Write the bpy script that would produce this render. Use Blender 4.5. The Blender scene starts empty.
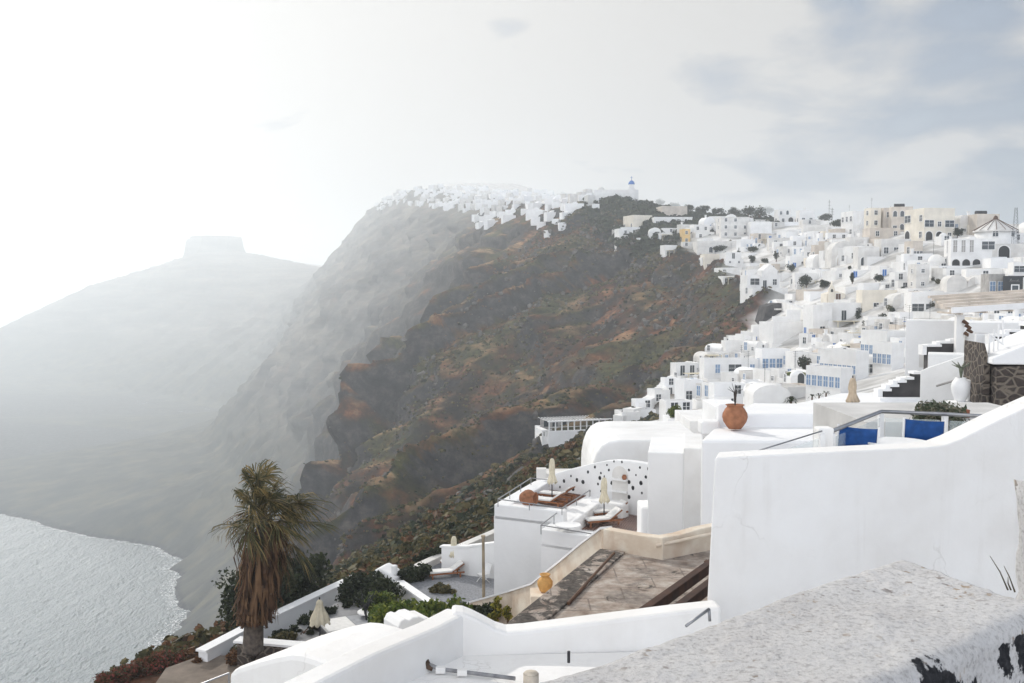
import bpy, bmesh, math, random
import numpy as np
from mathutils import Vector, Matrix, noise as mnoise
from mathutils.bvhtree import BVHTree

random.seed(7)
RNG = np.random.default_rng(11)
PI = math.pi
scene = bpy.context.scene
COL = scene.collection
R = math.radians

# ------------------------------------------------------------------ render settings
scene.render.engine = 'CYCLES'
scene.view_settings.view_transform = 'Standard'
scene.view_settings.look = 'None'
scene.view_settings.exposure = 0.31
scene.view_settings.gamma = 1.0
scene.cycles.use_denoising = True
scene.cycles.max_bounces = 6
scene.cycles.diffuse_bounces = 4
scene.cycles.glossy_bounces = 2
scene.cycles.transmission_bounces = 3
scene.cycles.transparent_max_bounces = 6
scene.cycles.volume_bounces = 4
scene.cycles.use_adaptive_sampling = True
scene.cycles.adaptive_threshold = 0.02
scene.cycles.sample_clamp_indirect = 6.0

# ------------------------------------------------------------------ camera (eye 230 m above the sea; z = 0 at the eye)
SEA = -230.0
F = 1000.0
PITCH = math.atan(51.5 / F)
cam = bpy.data.cameras.new('camera')
cam.sensor_width = 36.0
cam.lens = 36.0 * F / 1024.0
cam.clip_start = 0.05
cam.clip_end = 60000
camo = bpy.data.objects.new('camera', cam)
COL.objects.link(camo)
camo.rotation_euler = (PI / 2 - PITCH, 0, 0)
scene.camera = camo
CP, SP = math.cos(PITCH), math.sin(PITCH)

def ray(px, py):
    u, v = (px - 512.0) / F, (341.5 - py) / F
    return Vector((u, CP + v * SP, v * CP - SP))
def P(px, py, y):
    """point seen at a picture position, at forward distance y"""
    d = ray(px, py)
    return d * (y / d.y)
def PZ(px, py, z):
    d = ray(px, py)
    return d * (z / d.z)
def proj(p):
    dp = p[1] * CP - p[2] * SP
    up = p[1] * SP + p[2] * CP
    if dp <= 0.01: return (-9999, -9999)
    return (512 + F * p[0] / dp, 341.5 - F * up / dp)

# ------------------------------------------------------------------ object bookkeeping
def tag(o, label=None, cat=None, group=None, kind=None):
    if label: o['label'] = label
    if cat: o['category'] = cat
    if group: o['group'] = group
    if kind: o['kind'] = kind
    return o
def empty(name, loc, rz=0.0, label=None, cat=None, group=None):
    o = bpy.data.objects.new(name, None)
    COL.objects.link(o)
    o.location = loc
    o.rotation_euler = (0, 0, rz)
    o.empty_display_size = 0.3
    return tag(o, label, cat, group)
KIDS = {}
def link(name, mesh, parent=None):
    o = bpy.data.objects.new(name, mesh)
    COL.objects.link(o)
    if parent is not None:
        o.parent = parent
        KIDS.setdefault(parent.name, []).append(o)
    return o
def copy_tree(o, parent=None):
    c = o.copy()
    COL.objects.link(c)
    if parent is not None:
        c.parent = parent
        KIDS.setdefault(parent.name, []).append(c)
    for ch in KIDS.get(o.name, []):
        copy_tree(ch, c)
    return c

class MB:
    """collects shapes; build() links them as one mesh object"""
    def __init__(s):
        s.v, s.f, s.m, s.sm = [], [], [], []
        s.mi, s.smooth = 0, False
    def add(s, vs, fs, T=None):
        b = len(s.v)
        if T is not None: vs = [T @ Vector(p) for p in vs]
        s.v += [tuple(p) for p in vs]
        for f in fs:
            s.f.append(tuple(b + i for i in f)); s.m.append(s.mi); s.sm.append(s.smooth)
        return s
    def box(s, x0, x1, y0, y1, z0, z1, T=None):
        vs = [(x0,y0,z0),(x1,y0,z0),(x1,y1,z0),(x0,y1,z0),(x0,y0,z1),(x1,y0,z1),(x1,y1,z1),(x0,y1,z1)]
        return s.add(vs, [(0,3,2,1),(4,5,6,7),(0,1,5,4),(1,2,6,5),(2,3,7,6),(3,0,4,7)], T)
    def prism(s, poly, z0, z1, T=None, z1s=None, batter=1.0):
        """vertical prism over a CCW plan polygon; z1s gives a top height per corner"""
        n = len(poly)
        cx = sum(p[0] for p in poly) / n; cy = sum(p[1] for p in poly) / n
        zt = z1s or [z1] * n
        vs = [(cx + (p[0]-cx)*batter, cy + (p[1]-cy)*batter, z0) for p in poly] + [(p[0], p[1], zt[i]) for i, p in enumerate(poly)]
        fs = [tuple(reversed(range(n))), tuple(range(n, 2*n))] + [(i, (i+1) % n, n + (i+1) % n, n + i) for i in range(n)]
        return s.add(vs, fs, T)
    def sheet(s, prof, a, b, T=None):
        """profile in (x,z) extruded in y from a to b (profile CCW seen from -y)"""
        n = len(prof)
        vs = [(p[0], a, p[1]) for p in prof] + [(p[0], b, p[1]) for p in prof]
        fs = [tuple(range(n)), tuple(reversed(range(n, 2*n)))] + [((i+1) % n, i, n + i, n + (i+1) % n) for i in range(n)]
        return s.add(vs, fs, T)
    def tube(s, pts, r, n=6, T=None, cap=True):
        pts = [Vector(p) for p in pts]
        rs = r if isinstance(r, (list, tuple)) else [r] * len(pts)
        vs, fs = [], []
        up = Vector((0.0, 0.0, 1.0))
        for i, p in enumerate(pts):
            t = (pts[min(i+1, len(pts)-1)] - pts[max(i-1, 0)]).normalized()
            a = t.cross(up)
            if a.length < 1e-3: a = t.cross(Vector((1, 0, 0)))
            a.normalize(); b = a.cross(t)
            for k in range(n):
                w = 2*PI*k/n
                vs.append(p + (a*math.cos(w) + b*math.sin(w))*rs[i])
        for i in range(len(pts)-1):
            for k in range(n):
                k2 = (k+1) % n
                fs.append((i*n+k, i*n+k2, (i+1)*n+k2, (i+1)*n+k))
        if cap:
            fs.append(tuple(reversed(range(n)))); fs.append(tuple(range((len(pts)-1)*n, len(pts)*n)))
        return s.add(vs, fs, T)
    def lathe(s, prof, n=20, T=None, a0=0.0, a1=2*PI):
        """(r,z) from bottom to top"""
        full = abs(a1 - a0 - 2*PI) < 1e-6
        m = n if full else n + 1
        vs, fs = [], []
        for r, z in prof:
            for k in range(m):
                w = a0 + (a1-a0)*k/n
                vs.append((r*math.cos(w), r*math.sin(w), z))
        for i in range(len(prof)-1):
            for k in range(n):
                k2 = (k+1) % m
                fs.append((i*m+k, i*m+k2, (i+1)*m+k2, (i+1)*m+k))
        if full:
            if prof[0][0] > 1e-4: fs.append(tuple(reversed(range(m))))
            if prof[-1][0] > 1e-4: fs.append(tuple(range((len(prof)-1)*m, len(prof)*m)))
        return s.add(vs, fs, T)
    def build(s, name, mats, parent=None, bevel=0.0, seg=2):
        me = bpy.data.meshes.new(name)
        me.from_pydata(s.v, [], s.f)
        for m in (mats if isinstance(mats, (list, tuple)) else [mats]): me.materials.append(m)
        me.polygons.foreach_set('material_index', s.m)
        me.polygons.foreach_set('use_smooth', s.sm)
        me.update()
        o = link(name, me, parent)
        if bevel > 0:
            md = o.modifiers.new('edge', 'BEVEL'); md.width = bevel; md.segments = seg; md.limit_method = 'ANGLE'; md.angle_limit = R(40)
        return o

def TR(loc=(0,0,0), rz=0.0, rx=0.0, ry=0.0, sc=1.0):
    return Matrix.Translation(loc) @ Matrix.Rotation(rz, 4, 'Z') @ Matrix.Rotation(ry, 4, 'Y') @ Matrix.Rotation(rx, 4, 'X') @ Matrix.Scale(sc, 4)

# ------------------------------------------------------------------ noise on arrays
def _hash(ix, iy, iz):
    h = (ix.astype(np.int64)*374761393 + iy.astype(np.int64)*668265263 + iz.astype(np.int64)*2147483647 + 974634777) & 0xffffffff
    h = ((h ^ (h >> 13)) * 1274126177) & 0xffffffff
    h = ((h ^ (h >> 16)) * 2246822519) & 0xffffffff
    return ((h ^ (h >> 15)) & 0xffff) / 65535.0
def vnoise(x, y, z):
    x, y, z = np.broadcast_arrays(np.asarray(x, float), np.asarray(y, float), np.asarray(z, float))
    ix, iy, iz = np.floor(x), np.floor(y), np.floor(z)
    fx, fy, fz = x-ix, y-iy, z-iz
    u, v, w = fx*fx*fx*(fx*(fx*6-15)+10), fy*fy*fy*(fy*(fy*6-15)+10), fz*fz*fz*(fz*(fz*6-15)+10)
    def c(a, b, d): return _hash(ix+a, iy+b, iz+d)
    x00 = c(0,0,0)*(1-u)+c(1,0,0)*u; x10 = c(0,1,0)*(1-u)+c(1,1,0)*u
    x01 = c(0,0,1)*(1-u)+c(1,0,1)*u; x11 = c(0,1,1)*(1-u)+c(1,1,1)*u
    return ((x00*(1-v)+x10*v)*(1-w) + (x01*(1-v)+x11*v)*w)*2-1
def fbm(x, y, z, o=5, g=0.5):
    t, a = 0, 1.0
    for i in range(o):
        k = 2.03**i
        t = t + a*vnoise(x*k+17*i, y*k-9*i, z*k+5*i); a *= g
    return t
def ridged(x, y, z, o=5, g=0.55):
    t, a, n = 0, 1.0, 0
    for i in range(o):
        k = 2.07**i
        t = t + a*(1-2*np.abs(vnoise(x*k+31*i, y*k+7*i, z*k-13*i))); n += a; a *= g
    return t/n

# ------------------------------------------------------------------ node materials
def nodes(m):
    m.use_nodes = True
    nt = m.node_tree
    return nt, nt.nodes, nt.links
MATS = {}
def mat(name, col, rough=0.85, var=0.06, scale=6.0, bump=0.0, bscale=30.0, stain=None, stain_amt=0.0, stain_scale=1.2, metallic=0.0, spec=0.3, coords='Object', col2=None, detail=6.0, trans=0.0):
    """Principled material whose colour wanders with noise, with optional stains and bump"""
    if name in MATS: return MATS[name]
    m = bpy.data.materials.new(name)
    nt, N, L = nodes(m)
    b = N['Principled BSDF']
    b.inputs['Roughness'].default_value = rough
    b.inputs['Metallic'].default_value = metallic
    b.inputs['Specular IOR Level'].default_value = spec
    if trans: b.inputs['Transmission Weight'].default_value = trans
    tc = N.new('ShaderNodeTexCoord')
    src = tc.outputs[coords]
    if coords == 'World':
        pass
    nz = N.new('ShaderNodeTexNoise'); nz.inputs['Scale'].default_value = scale; nz.inputs['Detail'].default_value = detail
    L.new(src, nz.inputs['Vector'])
    rp = N.new('ShaderNodeValToRGB')
    c2 = col2 or tuple(max(0, c*(1-var*2.2)) for c in col)
    c1 = tuple(min(1, c*(1+var*0.6)) for c in col) if col2 is None else col
    rp.color_ramp.elements[0].position = 0.3; rp.color_ramp.elements[0].color = (*c2, 1)
    rp.color_ramp.elements[1].position = 0.68; rp.color_ramp.elements[1].color = (*c1, 1)
    L.new(nz.outputs['Fac'], rp.inputs['Fac'])
    out = rp.outputs['Color']
    if stain:
        n2 = N.new('ShaderNodeTexNoise'); n2.inputs['Scale'].default_value = stain_scale; n2.inputs['Detail'].default_value = 8
        n2.inputs['Roughness'].default_value = 0.65
        L.new(src, n2.inputs['Vector'])
        r2 = N.new('ShaderNodeValToRGB')
        r2.color_ramp.elements[0].position = 0.5; r2.color_ramp.elements[0].color = (0, 0, 0, 1)
        r2.color_ramp.elements[1].position = 0.72; r2.color_ramp.elements[1].color = (stain_amt,)*3 + (1,)
        L.new(n2.outputs['Fac'], r2.inputs['Fac'])
        mx = N.new('ShaderNodeMixRGB'); mx.inputs['Color2'].default_value = (*stain, 1)
        L.new(r2.outputs['Color'], mx.inputs['Fac']); L.new(out, mx.inputs['Color1'])
        out = mx.outputs['Color']
    L.new(out, b.inputs['Base Color'])
    if bump:
        nb = N.new('ShaderNodeTexNoise'); nb.inputs['Scale'].default_value = bscale; nb.inputs['Detail'].default_value = 5
        L.new(src, nb.inputs['Vector'])
        bp = N.new('ShaderNodeBump'); bp.inputs['Strength'].default_value = 0.6; bp.inputs['Distance'].default_value = bump
        L.new(nb.outputs['Fac'], bp.inputs['Height']); L.new(bp.outputs['Normal'], b.inputs['Normal'])
    MATS[name] = m
    return m
# ------------------------------------------------------------------ light: hazy sun from the front left, white cloud over a physical sky
SUN_AZ, SUN_EL = R(-31), R(31)          # azimuth measured from +Y (view) towards +X
sdir = Vector((math.sin(SUN_AZ)*math.cos(SUN_EL), math.cos(SUN_AZ)*math.cos(SUN_EL), math.sin(SUN_EL)))
sl = bpy.data.lights.new('sun', 'SUN')
sl.energy = 2.3
sl.angle = R(1.5)
sl.color = (1.0, 0.955, 0.89)
so = bpy.data.objects.new('sun', sl)
COL.objects.link(so)
so.rotation_euler = sdir.to_track_quat('Z', 'Y').to_euler()

world = bpy.data.worlds.new('World')
scene.world = world
world.use_nodes = True
nt = world.node_tree; N = nt.nodes; L = nt.links
N.clear()
out = N.new('ShaderNodeOutputWorld')
sky = N.new('ShaderNodeTexSky'); sky.sky_type = 'NISHITA'; sky.sun_disc = False
sky.sun_elevation = SUN_EL; sky.sun_rotation = SUN_AZ
sky.air_density = 1.0; sky.dust_density = 3.0; sky.ozone_density = 1.0
bg1 = N.new('ShaderNodeBackground'); bg1.inputs['Strength'].default_value = 0.11
L.new(sky.outputs[0], bg1.inputs['Color'])
tc = N.new('ShaderNodeTexCoord')
dirv = tc.outputs['Generated']
def vmath(op, a, b=None):
    n = N.new('ShaderNodeVectorMath'); n.operation = op
    L.new(a, n.inputs[0])
    if b is not None:
        if isinstance(b, (tuple, Vector)): n.inputs[1].default_value = tuple(b)
        else: L.new(b, n.inputs[1])
    return n
def fmath(op, a, b=None, clamp=False):
    n = N.new('ShaderNodeMath'); n.operation = op; n.use_clamp = clamp
    for i, q in enumerate((a, b)):
        if q is None: continue
        if isinstance(q, (int, float)): n.inputs[i].default_value = q
        else: L.new(q, n.inputs[i])
    return n.outputs[0]
# cloud pattern on a flat cloud deck: direction / (z + k)
sx = N.new('ShaderNodeSeparateXYZ'); L.new(dirv, sx.inputs[0])
zk = fmath('ADD', fmath('MAXIMUM', sx.outputs['Z'], 0.0), 0.22)
cx = N.new('ShaderNodeCombineXYZ')
L.new(fmath('DIVIDE', sx.outputs['X'], zk), cx.inputs['X']); L.new(fmath('DIVIDE', sx.outputs['Y'], zk), cx.inputs['Y'])
cn = N.new('ShaderNodeTexNoise'); cn.inputs['Scale'].default_value = 2.1; cn.inputs['Detail'].default_value = 7; cn.inputs['Roughness'].default_value = 0.52
cn.inputs['Distortion'].default_value = 0.25
L.new(vmath('ADD', cx.outputs[0], (2.95, 1.95, 0.4)).outputs[0], cn.inputs['Vector'])
dt = vmath('DOT_PRODUCT', dirv, tuple(sdir)).outputs['Value']
glow = fmath('POWER', fmath('MAXIMUM', dt, 0.0), 3.0)
# thickness: thin where noise is low and away from the sun
shade = N.new('ShaderNodeValToRGB')
e = shade.color_ramp.elements
e[0].position = 0.39; e[0].color = (0.30, 0.385, 0.53, 1)
e[1].position = 0.55; e[1].color = (0.97, 0.945, 0.915, 1)
back = fmath('MAXIMUM', fmath('MULTIPLY', sx.outputs['Y'], -1.0), 0.0)
ns = fmath('ADD', cn.outputs['Fac'], fmath('MULTIPLY', glow, 0.36))
ns = fmath('SUBTRACT', ns, fmath('MULTIPLY', fmath('MAXIMUM', sx.outputs['X'], 0.0), 0.22))
L.new(ns, shade.inputs['Fac'])
gl = N.new('ShaderNodeMixRGB'); gl.blend_type = 'ADD'; gl.inputs['Fac'].default_value = 1.0
gc = N.new('ShaderNodeMixRGB'); gc.inputs['Color1'].default_value = (0, 0, 0, 1); gc.inputs['Color2'].default_value = (0.27, 0.265, 0.255, 1)
L.new(glow, gc.inputs['Fac'])
L.new(shade.outputs['Color'], gl.inputs['Color1']); L.new(gc.outputs['Color'], gl.inputs['Color2'])
# front-lit cloud behind the camera, brightened further as added fill for shaded walls
bg2 = N.new('ShaderNodeBackground'); L.new(fmath('MULTIPLY_ADD', back, 1.9), bg2.inputs['Strength']); bg2.inputs['Strength'].links[0].from_node.inputs[2].default_value = 0.50
L.new(gl.outputs['Color'], bg2.inputs['Color'])
cov = N.new('ShaderNodeValToRGB')
cov.color_ramp.elements[0].position = 0.22; cov.color_ramp.elements[0].color = (0.55, 0.55, 0.55, 1)
cov.color_ramp.elements[1].position = 0.5; cov.color_ramp.elements[1].color = (1, 1, 1, 1)
L.new(ns, cov.inputs['Fac'])
mix = N.new('ShaderNodeMixShader')
L.new(cov.outputs['Color'], mix.inputs['Fac']); L.new(bg1.outputs[0], mix.inputs[1]); L.new(bg2.outputs[0], mix.inputs[2])
L.new(mix.outputs[0], out.inputs['Surface'])

# ------------------------------------------------------------------ haze
hb = MB()
hb.box(-4200, 2600, -260, 7600, SEA - 8, 235)
hm = bpy.data.materials.new('haze_air')
nt2, N2, L2 = nodes(hm)
N2.remove(N2['Principled BSDF'])
pv = N2.new('ShaderNodeVolumePrincipled')
pv.inputs['Color'].default_value = (0.90, 0.955, 1.0, 1)
pv.inputs['Density'].default_value = 0.00045
pv.inputs['Anisotropy'].default_value = 0.59
L2.new(pv.outputs[0], N2['Material Output'].inputs['Volume'])
hz = hb.build('haze', hm)
tag(hz, kind='stuff', label='pale sunlit sea haze filling the air over the caldera', cat='haze')

# ------------------------------------------------------------------ sea
def sea_material():
    m = bpy.data.materials.new('sea_water')
    nt, N, L = nodes(m)
    b = N['Principled BSDF']
    b.inputs['Base Color'].default_value = (0.15, 0.19, 0.215, 1)
    b.inputs['Roughness'].default_value = 0.33
    b.inputs['IOR'].default_value = 1.5; b.inputs['Specular IOR Level'].default_value = 1.0
    tc = N.new('ShaderNodeTexCoord')
    mp = N.new('ShaderNodeMapping'); mp.inputs['Rotation'].default_value = (0, 0, R(35)); mp.inputs['Scale'].default_value = (1.0, 0.45, 1.0)
    L.new(tc.outputs['Object'], mp.inputs['Vector'])
    bump = None
    for sc, dist in ((0.055, 7.5), (0.17, 5.0), (0.5, 2.8)):
        n = N.new('ShaderNodeTexNoise'); n.inputs['Scale'].default_value = sc; n.inputs['Detail'].default_value = 4; n.inputs['Roughness'].default_value = 0.6
        L.new(mp.outputs[0], n.inputs['Vector'])
        bp = N.new('ShaderNodeBump'); bp.inputs['Distance'].default_value = dist; bp.inputs['Strength'].default_value = 1.0
        L.new(n.outputs['Fac'], bp.inputs['Height'])
        if bump is not None: L.new(bump, bp.inputs['Normal'])
        bump = bp.outputs['Normal']
    L.new(bump, b.inputs['Normal'])
    return m
sb = MB()
sb.add([(-4000, -240, SEA), (2400, -240, SEA), (2400, 7400, SEA), (-4000, 7400, SEA)], [(0, 1, 2, 3)])
sea = sb.build('sea', sea_material())
tag(sea, kind='structure', label='grey glittering sea at the foot of the cliffs', cat='sea')
# open sea beyond the haze, out to the horizon
sb = MB()
sb.add([(-45000, 7640, SEA-12), (45000, 7640, SEA-12), (45000, 50000, SEA-12), (-45000, 50000, SEA-12)], [(0, 1, 2, 3)])
sea2 = sb.build('open_sea', sea.data.materials[0])
tag(sea2, kind='structure', label='open sea out to the horizon', cat='sea')

# ------------------------------------------------------------------ terrain: cross sections (x, z) from the sea (left) to the plateau (right)
SL = [
 (-150, [(-420,-232),(-190,-232),(-85,-140),(-34,-30),(-16,-20),(-3,-13),(12,-7),(60,4),(560,4)]),
 (20,   [(-420,-232),(-190,-232),(-80,-140),(-17.5,-17.6),(-11,-17.6),(-2,-16),(11,-9.5),(60,2),(560,4)]),
 (45,   [(-420,-232),(-190,-232),(-76,-140),(-18.5,-17.6),(-9,-17.2),(3,-16.5),(20,-10),(60,0),(560,4)]),
 (60,   [(-420,-232),(-190,-232),(-74,-140),(-19.3,-21.5),(-8,-17.9),(1,-17.3),(25,-10.5),(62,0),(560,4)]),
 (100,  [(-420,-232),(-190,-232),(-78,-145),(-24,-34),(-4,-23),(8,-16.5),(34,-11.5),(66,-3),(560,5)]),
 (130,  [(-420,-232),(-190,-232),(-84,-150),(-27,-41),(-5,-29),(17,-18),(40,-14),(78,-4),(560,6)]),
 (180,  [(-420,-232),(-190,-232),(-92,-155),(-25,-47),(4,-35),(30,-21),(58,-15),(98,3),(560,10)]),
 (230,  [(-420,-232),(-190,-232),(-98,-160),(-29,-51),(11,-37.5),(37,-23),(64,-9),(104,9),(560,16)]),
 (275,  [(-420,-232),(-190,-232),(-104,-165),(-38,-56),(11,-36),(46,-22),(74,-2),(114,17),(560,20)]),
 (330,  [(-420,-232),(-192,-232),(-112,-170),(-48,-63),(7,-37),(58,-11),(84,7),(122,22),(560,22)]),
 (370,  [(-420,-232),(-194,-232),(-116,-172),(-36,-42),(14,-20),(60,0),(82,14),(126,25),(560,22)]),
 (410,  [(-420,-232),(-196,-232),(-118,-172),(-22,-16),(20,-3),(58,9),(76,22),(130,28),(560,20)]),
 (460,  [(-420,-232),(-199,-232),(-122,-170),(-9,2),(24,13),(50,21),(60,33),(116,31),(560,18)]),
 (530,  [(-420,-232),(-203,-232),(-128,-170),(-5,14),(16,30),(30,43),(50,50),(90,40),(560,18)]),
 (600,  [(-430,-232),(-210,-232),(-140,-170),(-28,6),(0,38),(22,52),(46,56),(100,42),(560,20)]),
 (720,  [(-480,-232),(-243,-232),(-175,-178),(-62,0),(-8,54),(18,66),(46,64),(110,46),(560,22)]),
 (870,  [(-560,-232),(-314,-232),(-225,-175),(-100,-10),(-30,66),(8,80),(40,80),(110,55),(560,26)]),
 (935, [(-620,-231.5),(-415,-231),(-255,-170),(-126,-8),(-46,75),(-1,88),(38,87),(110,61),(560,28)]),
 (1000, [(-900,-230.9),(-492,-230.6),(-280,-175),(-150,-5),(-60,82),(-10,94),(35,93),(110,66),(560,30)]),
 (1120, [(-1000,-229.4),(-700,-229),(-350,-170),(-190,0),(-95,98),(-40,112),(20,112),(120,78),(560,34)]),
 (1300, [(-1100,-224),(-430,-225),(-345,-150),(-240,10),(-135,125),(-70,137),(0,138),(140,92),(560,40)]),
 (1480, [(-1150,-215),(-900,-212),(-400,-190),(-300,0),(-203,120),(-120,152),(-40,153),(120,130),(560,96)]),
 (1620, [(-1200,-195),(-950,-190),(-560,-185),(-370,-60),(-240,110),(-150,148),(-60,152),(120,130),(560,96)]),
 (1800, [(-1250,-185),(-1000,-178),(-800,-150),(-480,-40),(-330,30),(-180,90),(-60,120),(120,110),(560,90)]),
 (2050, [(-1350,-170),(-1180,-140),(-860,10),(-640,62),(-430,48),(-300,40),(-100,60),(120,70),(560,70)]),
 (2250, [(-1400,-180),(-1153,-128),(-905,12),(-690,84),(-600,84),(-470,60),(-200,30),(120,40),(560,50)]),
 (2450, [(-1500,-230),(-1300,-190),(-1000,-60),(-740,20),(-620,20),(-480,0),(-200,0),(120,10),(560,20)]),
 (2900, [(-1700,-232),(-1400,-232),(-1100,-232),(-800,-200),(-640,-180),(-480,-150),(-200,-120),(120,-60),(560,-40)]),
]
# everything past 1 km lies farther back than first laid out, kept on the same sight lines
SL = [(y if y <= 1000 else y + 0.75*(y-1000), [(x*k, max(z*k, -228.0) if y > 1000 and z > -230.2 else z) for x, z in s] if (k := (1 if y <= 1000 else (y + 0.75*(y-1000))/y)) else 0) for y, s in SL]
def pchip(x, y, q):
    h = np.diff(x); d = np.diff(y, axis=0) / h.reshape(-1, *([1]*(y.ndim-1)))
    m = np.zeros_like(y)
    m[0], m[-1] = d[0], d[-1]
    a, b = d[:-1], d[1:]
    with np.errstate(divide='ignore', invalid='ignore'):
        hm_ = np.where(a*b > 0, 2*a*b/(a+b), 0.0)
    m[1:-1] = np.nan_to_num(hm_)
    i = np.clip(np.searchsorted(x, q) - 1, 0, len(x)-2)
    hh = h[i]; t = (q - x[i]) / hh
    sh = (-1,) + (1,)*(y.ndim-1)
    t = t.reshape(sh); hh = hh.reshape(sh)
    return (2*t**3-3*t**2+1)*y[i] + (t**3-2*t**2+t)*hh*m[i] + (-2*t**3+3*t**2)*y[i+1] + (t**3-t**2)*hh*m[i+1]
ys = np.array([s[0] for s in SL], float)
ks = np.array([s[1] for s in SL], float)
rows = np.concatenate([np.arange(-150, 20, 8.0), np.arange(20, 500, 1.7), np.arange(500, 1000, 4.0), np.arange(1000, 2200, 7.0), np.arange(2200, 3500, 9.0), np.arange(3500, 4321, 50.0)])
kk = pchip(ys, ks, rows)
segs = [5, 40, 60, 56, 52, 44, 30, 8]
cols, idx = [], []
for i, n in enumerate(segs):
    cols += [i + j / n for j in range(n)]
cols = np.array(sorted(cols + [8.0, 0.88, 0.93, 0.955, 0.97, 0.98, 0.987, 0.993, 0.997]))
i0 = np.minimum(cols.astype(int), 7); tt = cols - i0
G = kk[:, i0]*(1-tt)[None, :, None] + kk[:, i0+1]*tt[None, :, None]
for _ in range(10):
    G[:, 1:-1] = 0.25*G[:, :-2] + 0.5*G[:, 1:-1] + 0.25*G[:, 2:]
X, Z = G[..., 0].copy(), G[..., 1].copy()
Y = np.repeat(rows[:, None], X.shape[1], axis=1)
C = np.repeat(cols[None, :], X.shape[0], axis=0)
def sst(a, b, x):
    t = np.clip((x-a)/(b-a), 0, 1); return t*t*(3-2*t)
# limit between open hillside and built-up ground, as a column position that depends on distance
town_c = np.interp(Y, [0, 40, 60, 100, 140, 190, 230, 275, 330, 380, 420, 470, 530, 600, 2900], [5.6, 5.6, 5.4, 4.95, 4.8, 4.9, 5.3, 5.85, 5.75, 5.85, 5.75, 5.6, 5.5, 4.7, 4.4])
TOWN = sst(-0.03, 0.03, C - town_c - 0.10*sst(200, 240, Y)*sst(330, 290, Y) + 0.16*fbm(X*0.07, Y*0.07, Z*0.05, 4))
wild = 1 - TOWN
# the ridge right of the church and the bank under it stay wild
ridge = sst(400, 425, Y)*sst(760, 700, Y)*sst(0.285, 0.265, X/np.maximum(Y, 1))*sst(0.075, 0.095, X/np.maximum(Y, 1))*sst(5.3, 5.6, C)
TOWN = TOWN*(1 - ridge)
near = sst(70, 130, Y)
face = wild * sst(1.05, 2.0, C)
far = sst(500, 1100, Y)
amp = face*(0.25 + near*1.9 + far*2.2)
# terraced rock: ledges and small cliffs, tilted like lava beds
Tz = 15.0 + 14*far
w = Z/Tz - (0.40*(1-far)-0.1*far)*X/Tz + 0.004*Y*(1-far) + 0.75*fbm(X*0.011, Y*0.011, Z*0.006+3, 5)
fw = w - np.floor(w)
g = np.where(fw < 0.62, 0.30*fw/0.62, 0.30 + 0.70*sst(0.62, 0.92, fw))
rock_zone = sst(190, 300, Y) * face * (1 - sst(3.6, 4.7, C + 0.5*fbm(X*0.02, Y*0.02, 0*X+9, 3))*(1-far))
patch = sst(-0.05, 0.45, fbm(X*0.014+3, Y*0.014, Z*0.01, 4))
rock_zone = np.maximum(rock_zone, patch*sst(150, 230, Y)*face*(1-sst(5.0, 5.6, C))*0.9)
rock_zone = np.maximum(rock_zone, sst(395, 440, Y)*face*sst(-30, 5, Z)*(1-far*0.4))
Z = Z + (g - fw)*Tz*(0.42*rock_zone*(1-far) + 0.22*rock_zone*far + 0.06*face*near)
rd = ridged(X*0.030, Y*0.030, Z*0.022, 5)
rd2 = ridged(X*0.009+5, Y*0.009, Z*0.007, 4)
rdf = ridged(X*0.11, Y*0.11, Z*0.045, 4)
fine = fbm(X*0.16, Y*0.16, Z*0.12, 4)
DXn = np.gradient(Z, axis=1) / (np.abs(np.gradient(X, axis=1)) + 0.05)
steep = np.clip(DXn, 0, 2.5)/2.5
# ribs running down the slope, each with a cliff on its near side
ph = (0.84*Y - 0.55*X + 17*fbm(X*0.013, Y*0.013, Z*0.006+4, 4))/(41.0 + 60*far)
fr = ph - np.floor(ph)
rib = np.where(fr < 0.15, sst(0, 0.15, fr), (1 - (fr-0.15)/0.85))
hsh = _hash(np.floor(ph), 0*ph, 0*ph)
mid = sst(1.7, 2.5, C)*(1 - sst(3.7, 5.2, C - 0.5*sst(380, 430, Y)))*(1 - np.maximum(far, sst(430, 480, Y))*sst(2.9, 3.7, C))
brk = 0.35 + 0.9*sst(-0.5, 0.6, fbm(X*0.02, Y*0.02, Z*0.02+11, 3))
ribA = mid*wild*sst(140, 240, Y)*(8 + 22*hsh)*(1 - 0.62*far)*brk
X = X - 0.75*ribA*(rib - 0.45)
Z = Z + 0.9*ribA*(rib - 0.5)
lump = ridged(X*0.024+9, Y*0.024, Z*0.016, 5)
openm = wild*sst(170, 260, Y)*sst(2.0, 2.8, C)
X = X - openm*4.5*lump*(1-far); Z = Z + openm*2.2*lump*(1-far)
crag = ridged(X*0.055, Y*0.055, Z*0.03, 5)
X = X - wild*sst(130, 230, Y)*sst(1.7, 2.5, C)*2.8*crag; Z = Z + wild*sst(130, 230, Y)*sst(1.7, 2.5, C)*0.9*crag
X = X - amp*(2.2*rd + 1.3*far*rd2 + 5.0*rd2*sst(250, 400, Y)*(1-far) + 0.8*rdf)*(0.30 + steep)*0.9
Z = Z + amp*(0.55*rd + 0.35*fine) + face*0.18*fine
coast = sst(0.7, 0.98, C)*(1-sst(1.0, 1.5, C))
X = X + coast*(9*fbm(Y*0.02, X*0+1, X*0, 4) + 5*ridged(Y*0.05, X*0+6, X*0, 3))
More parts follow.
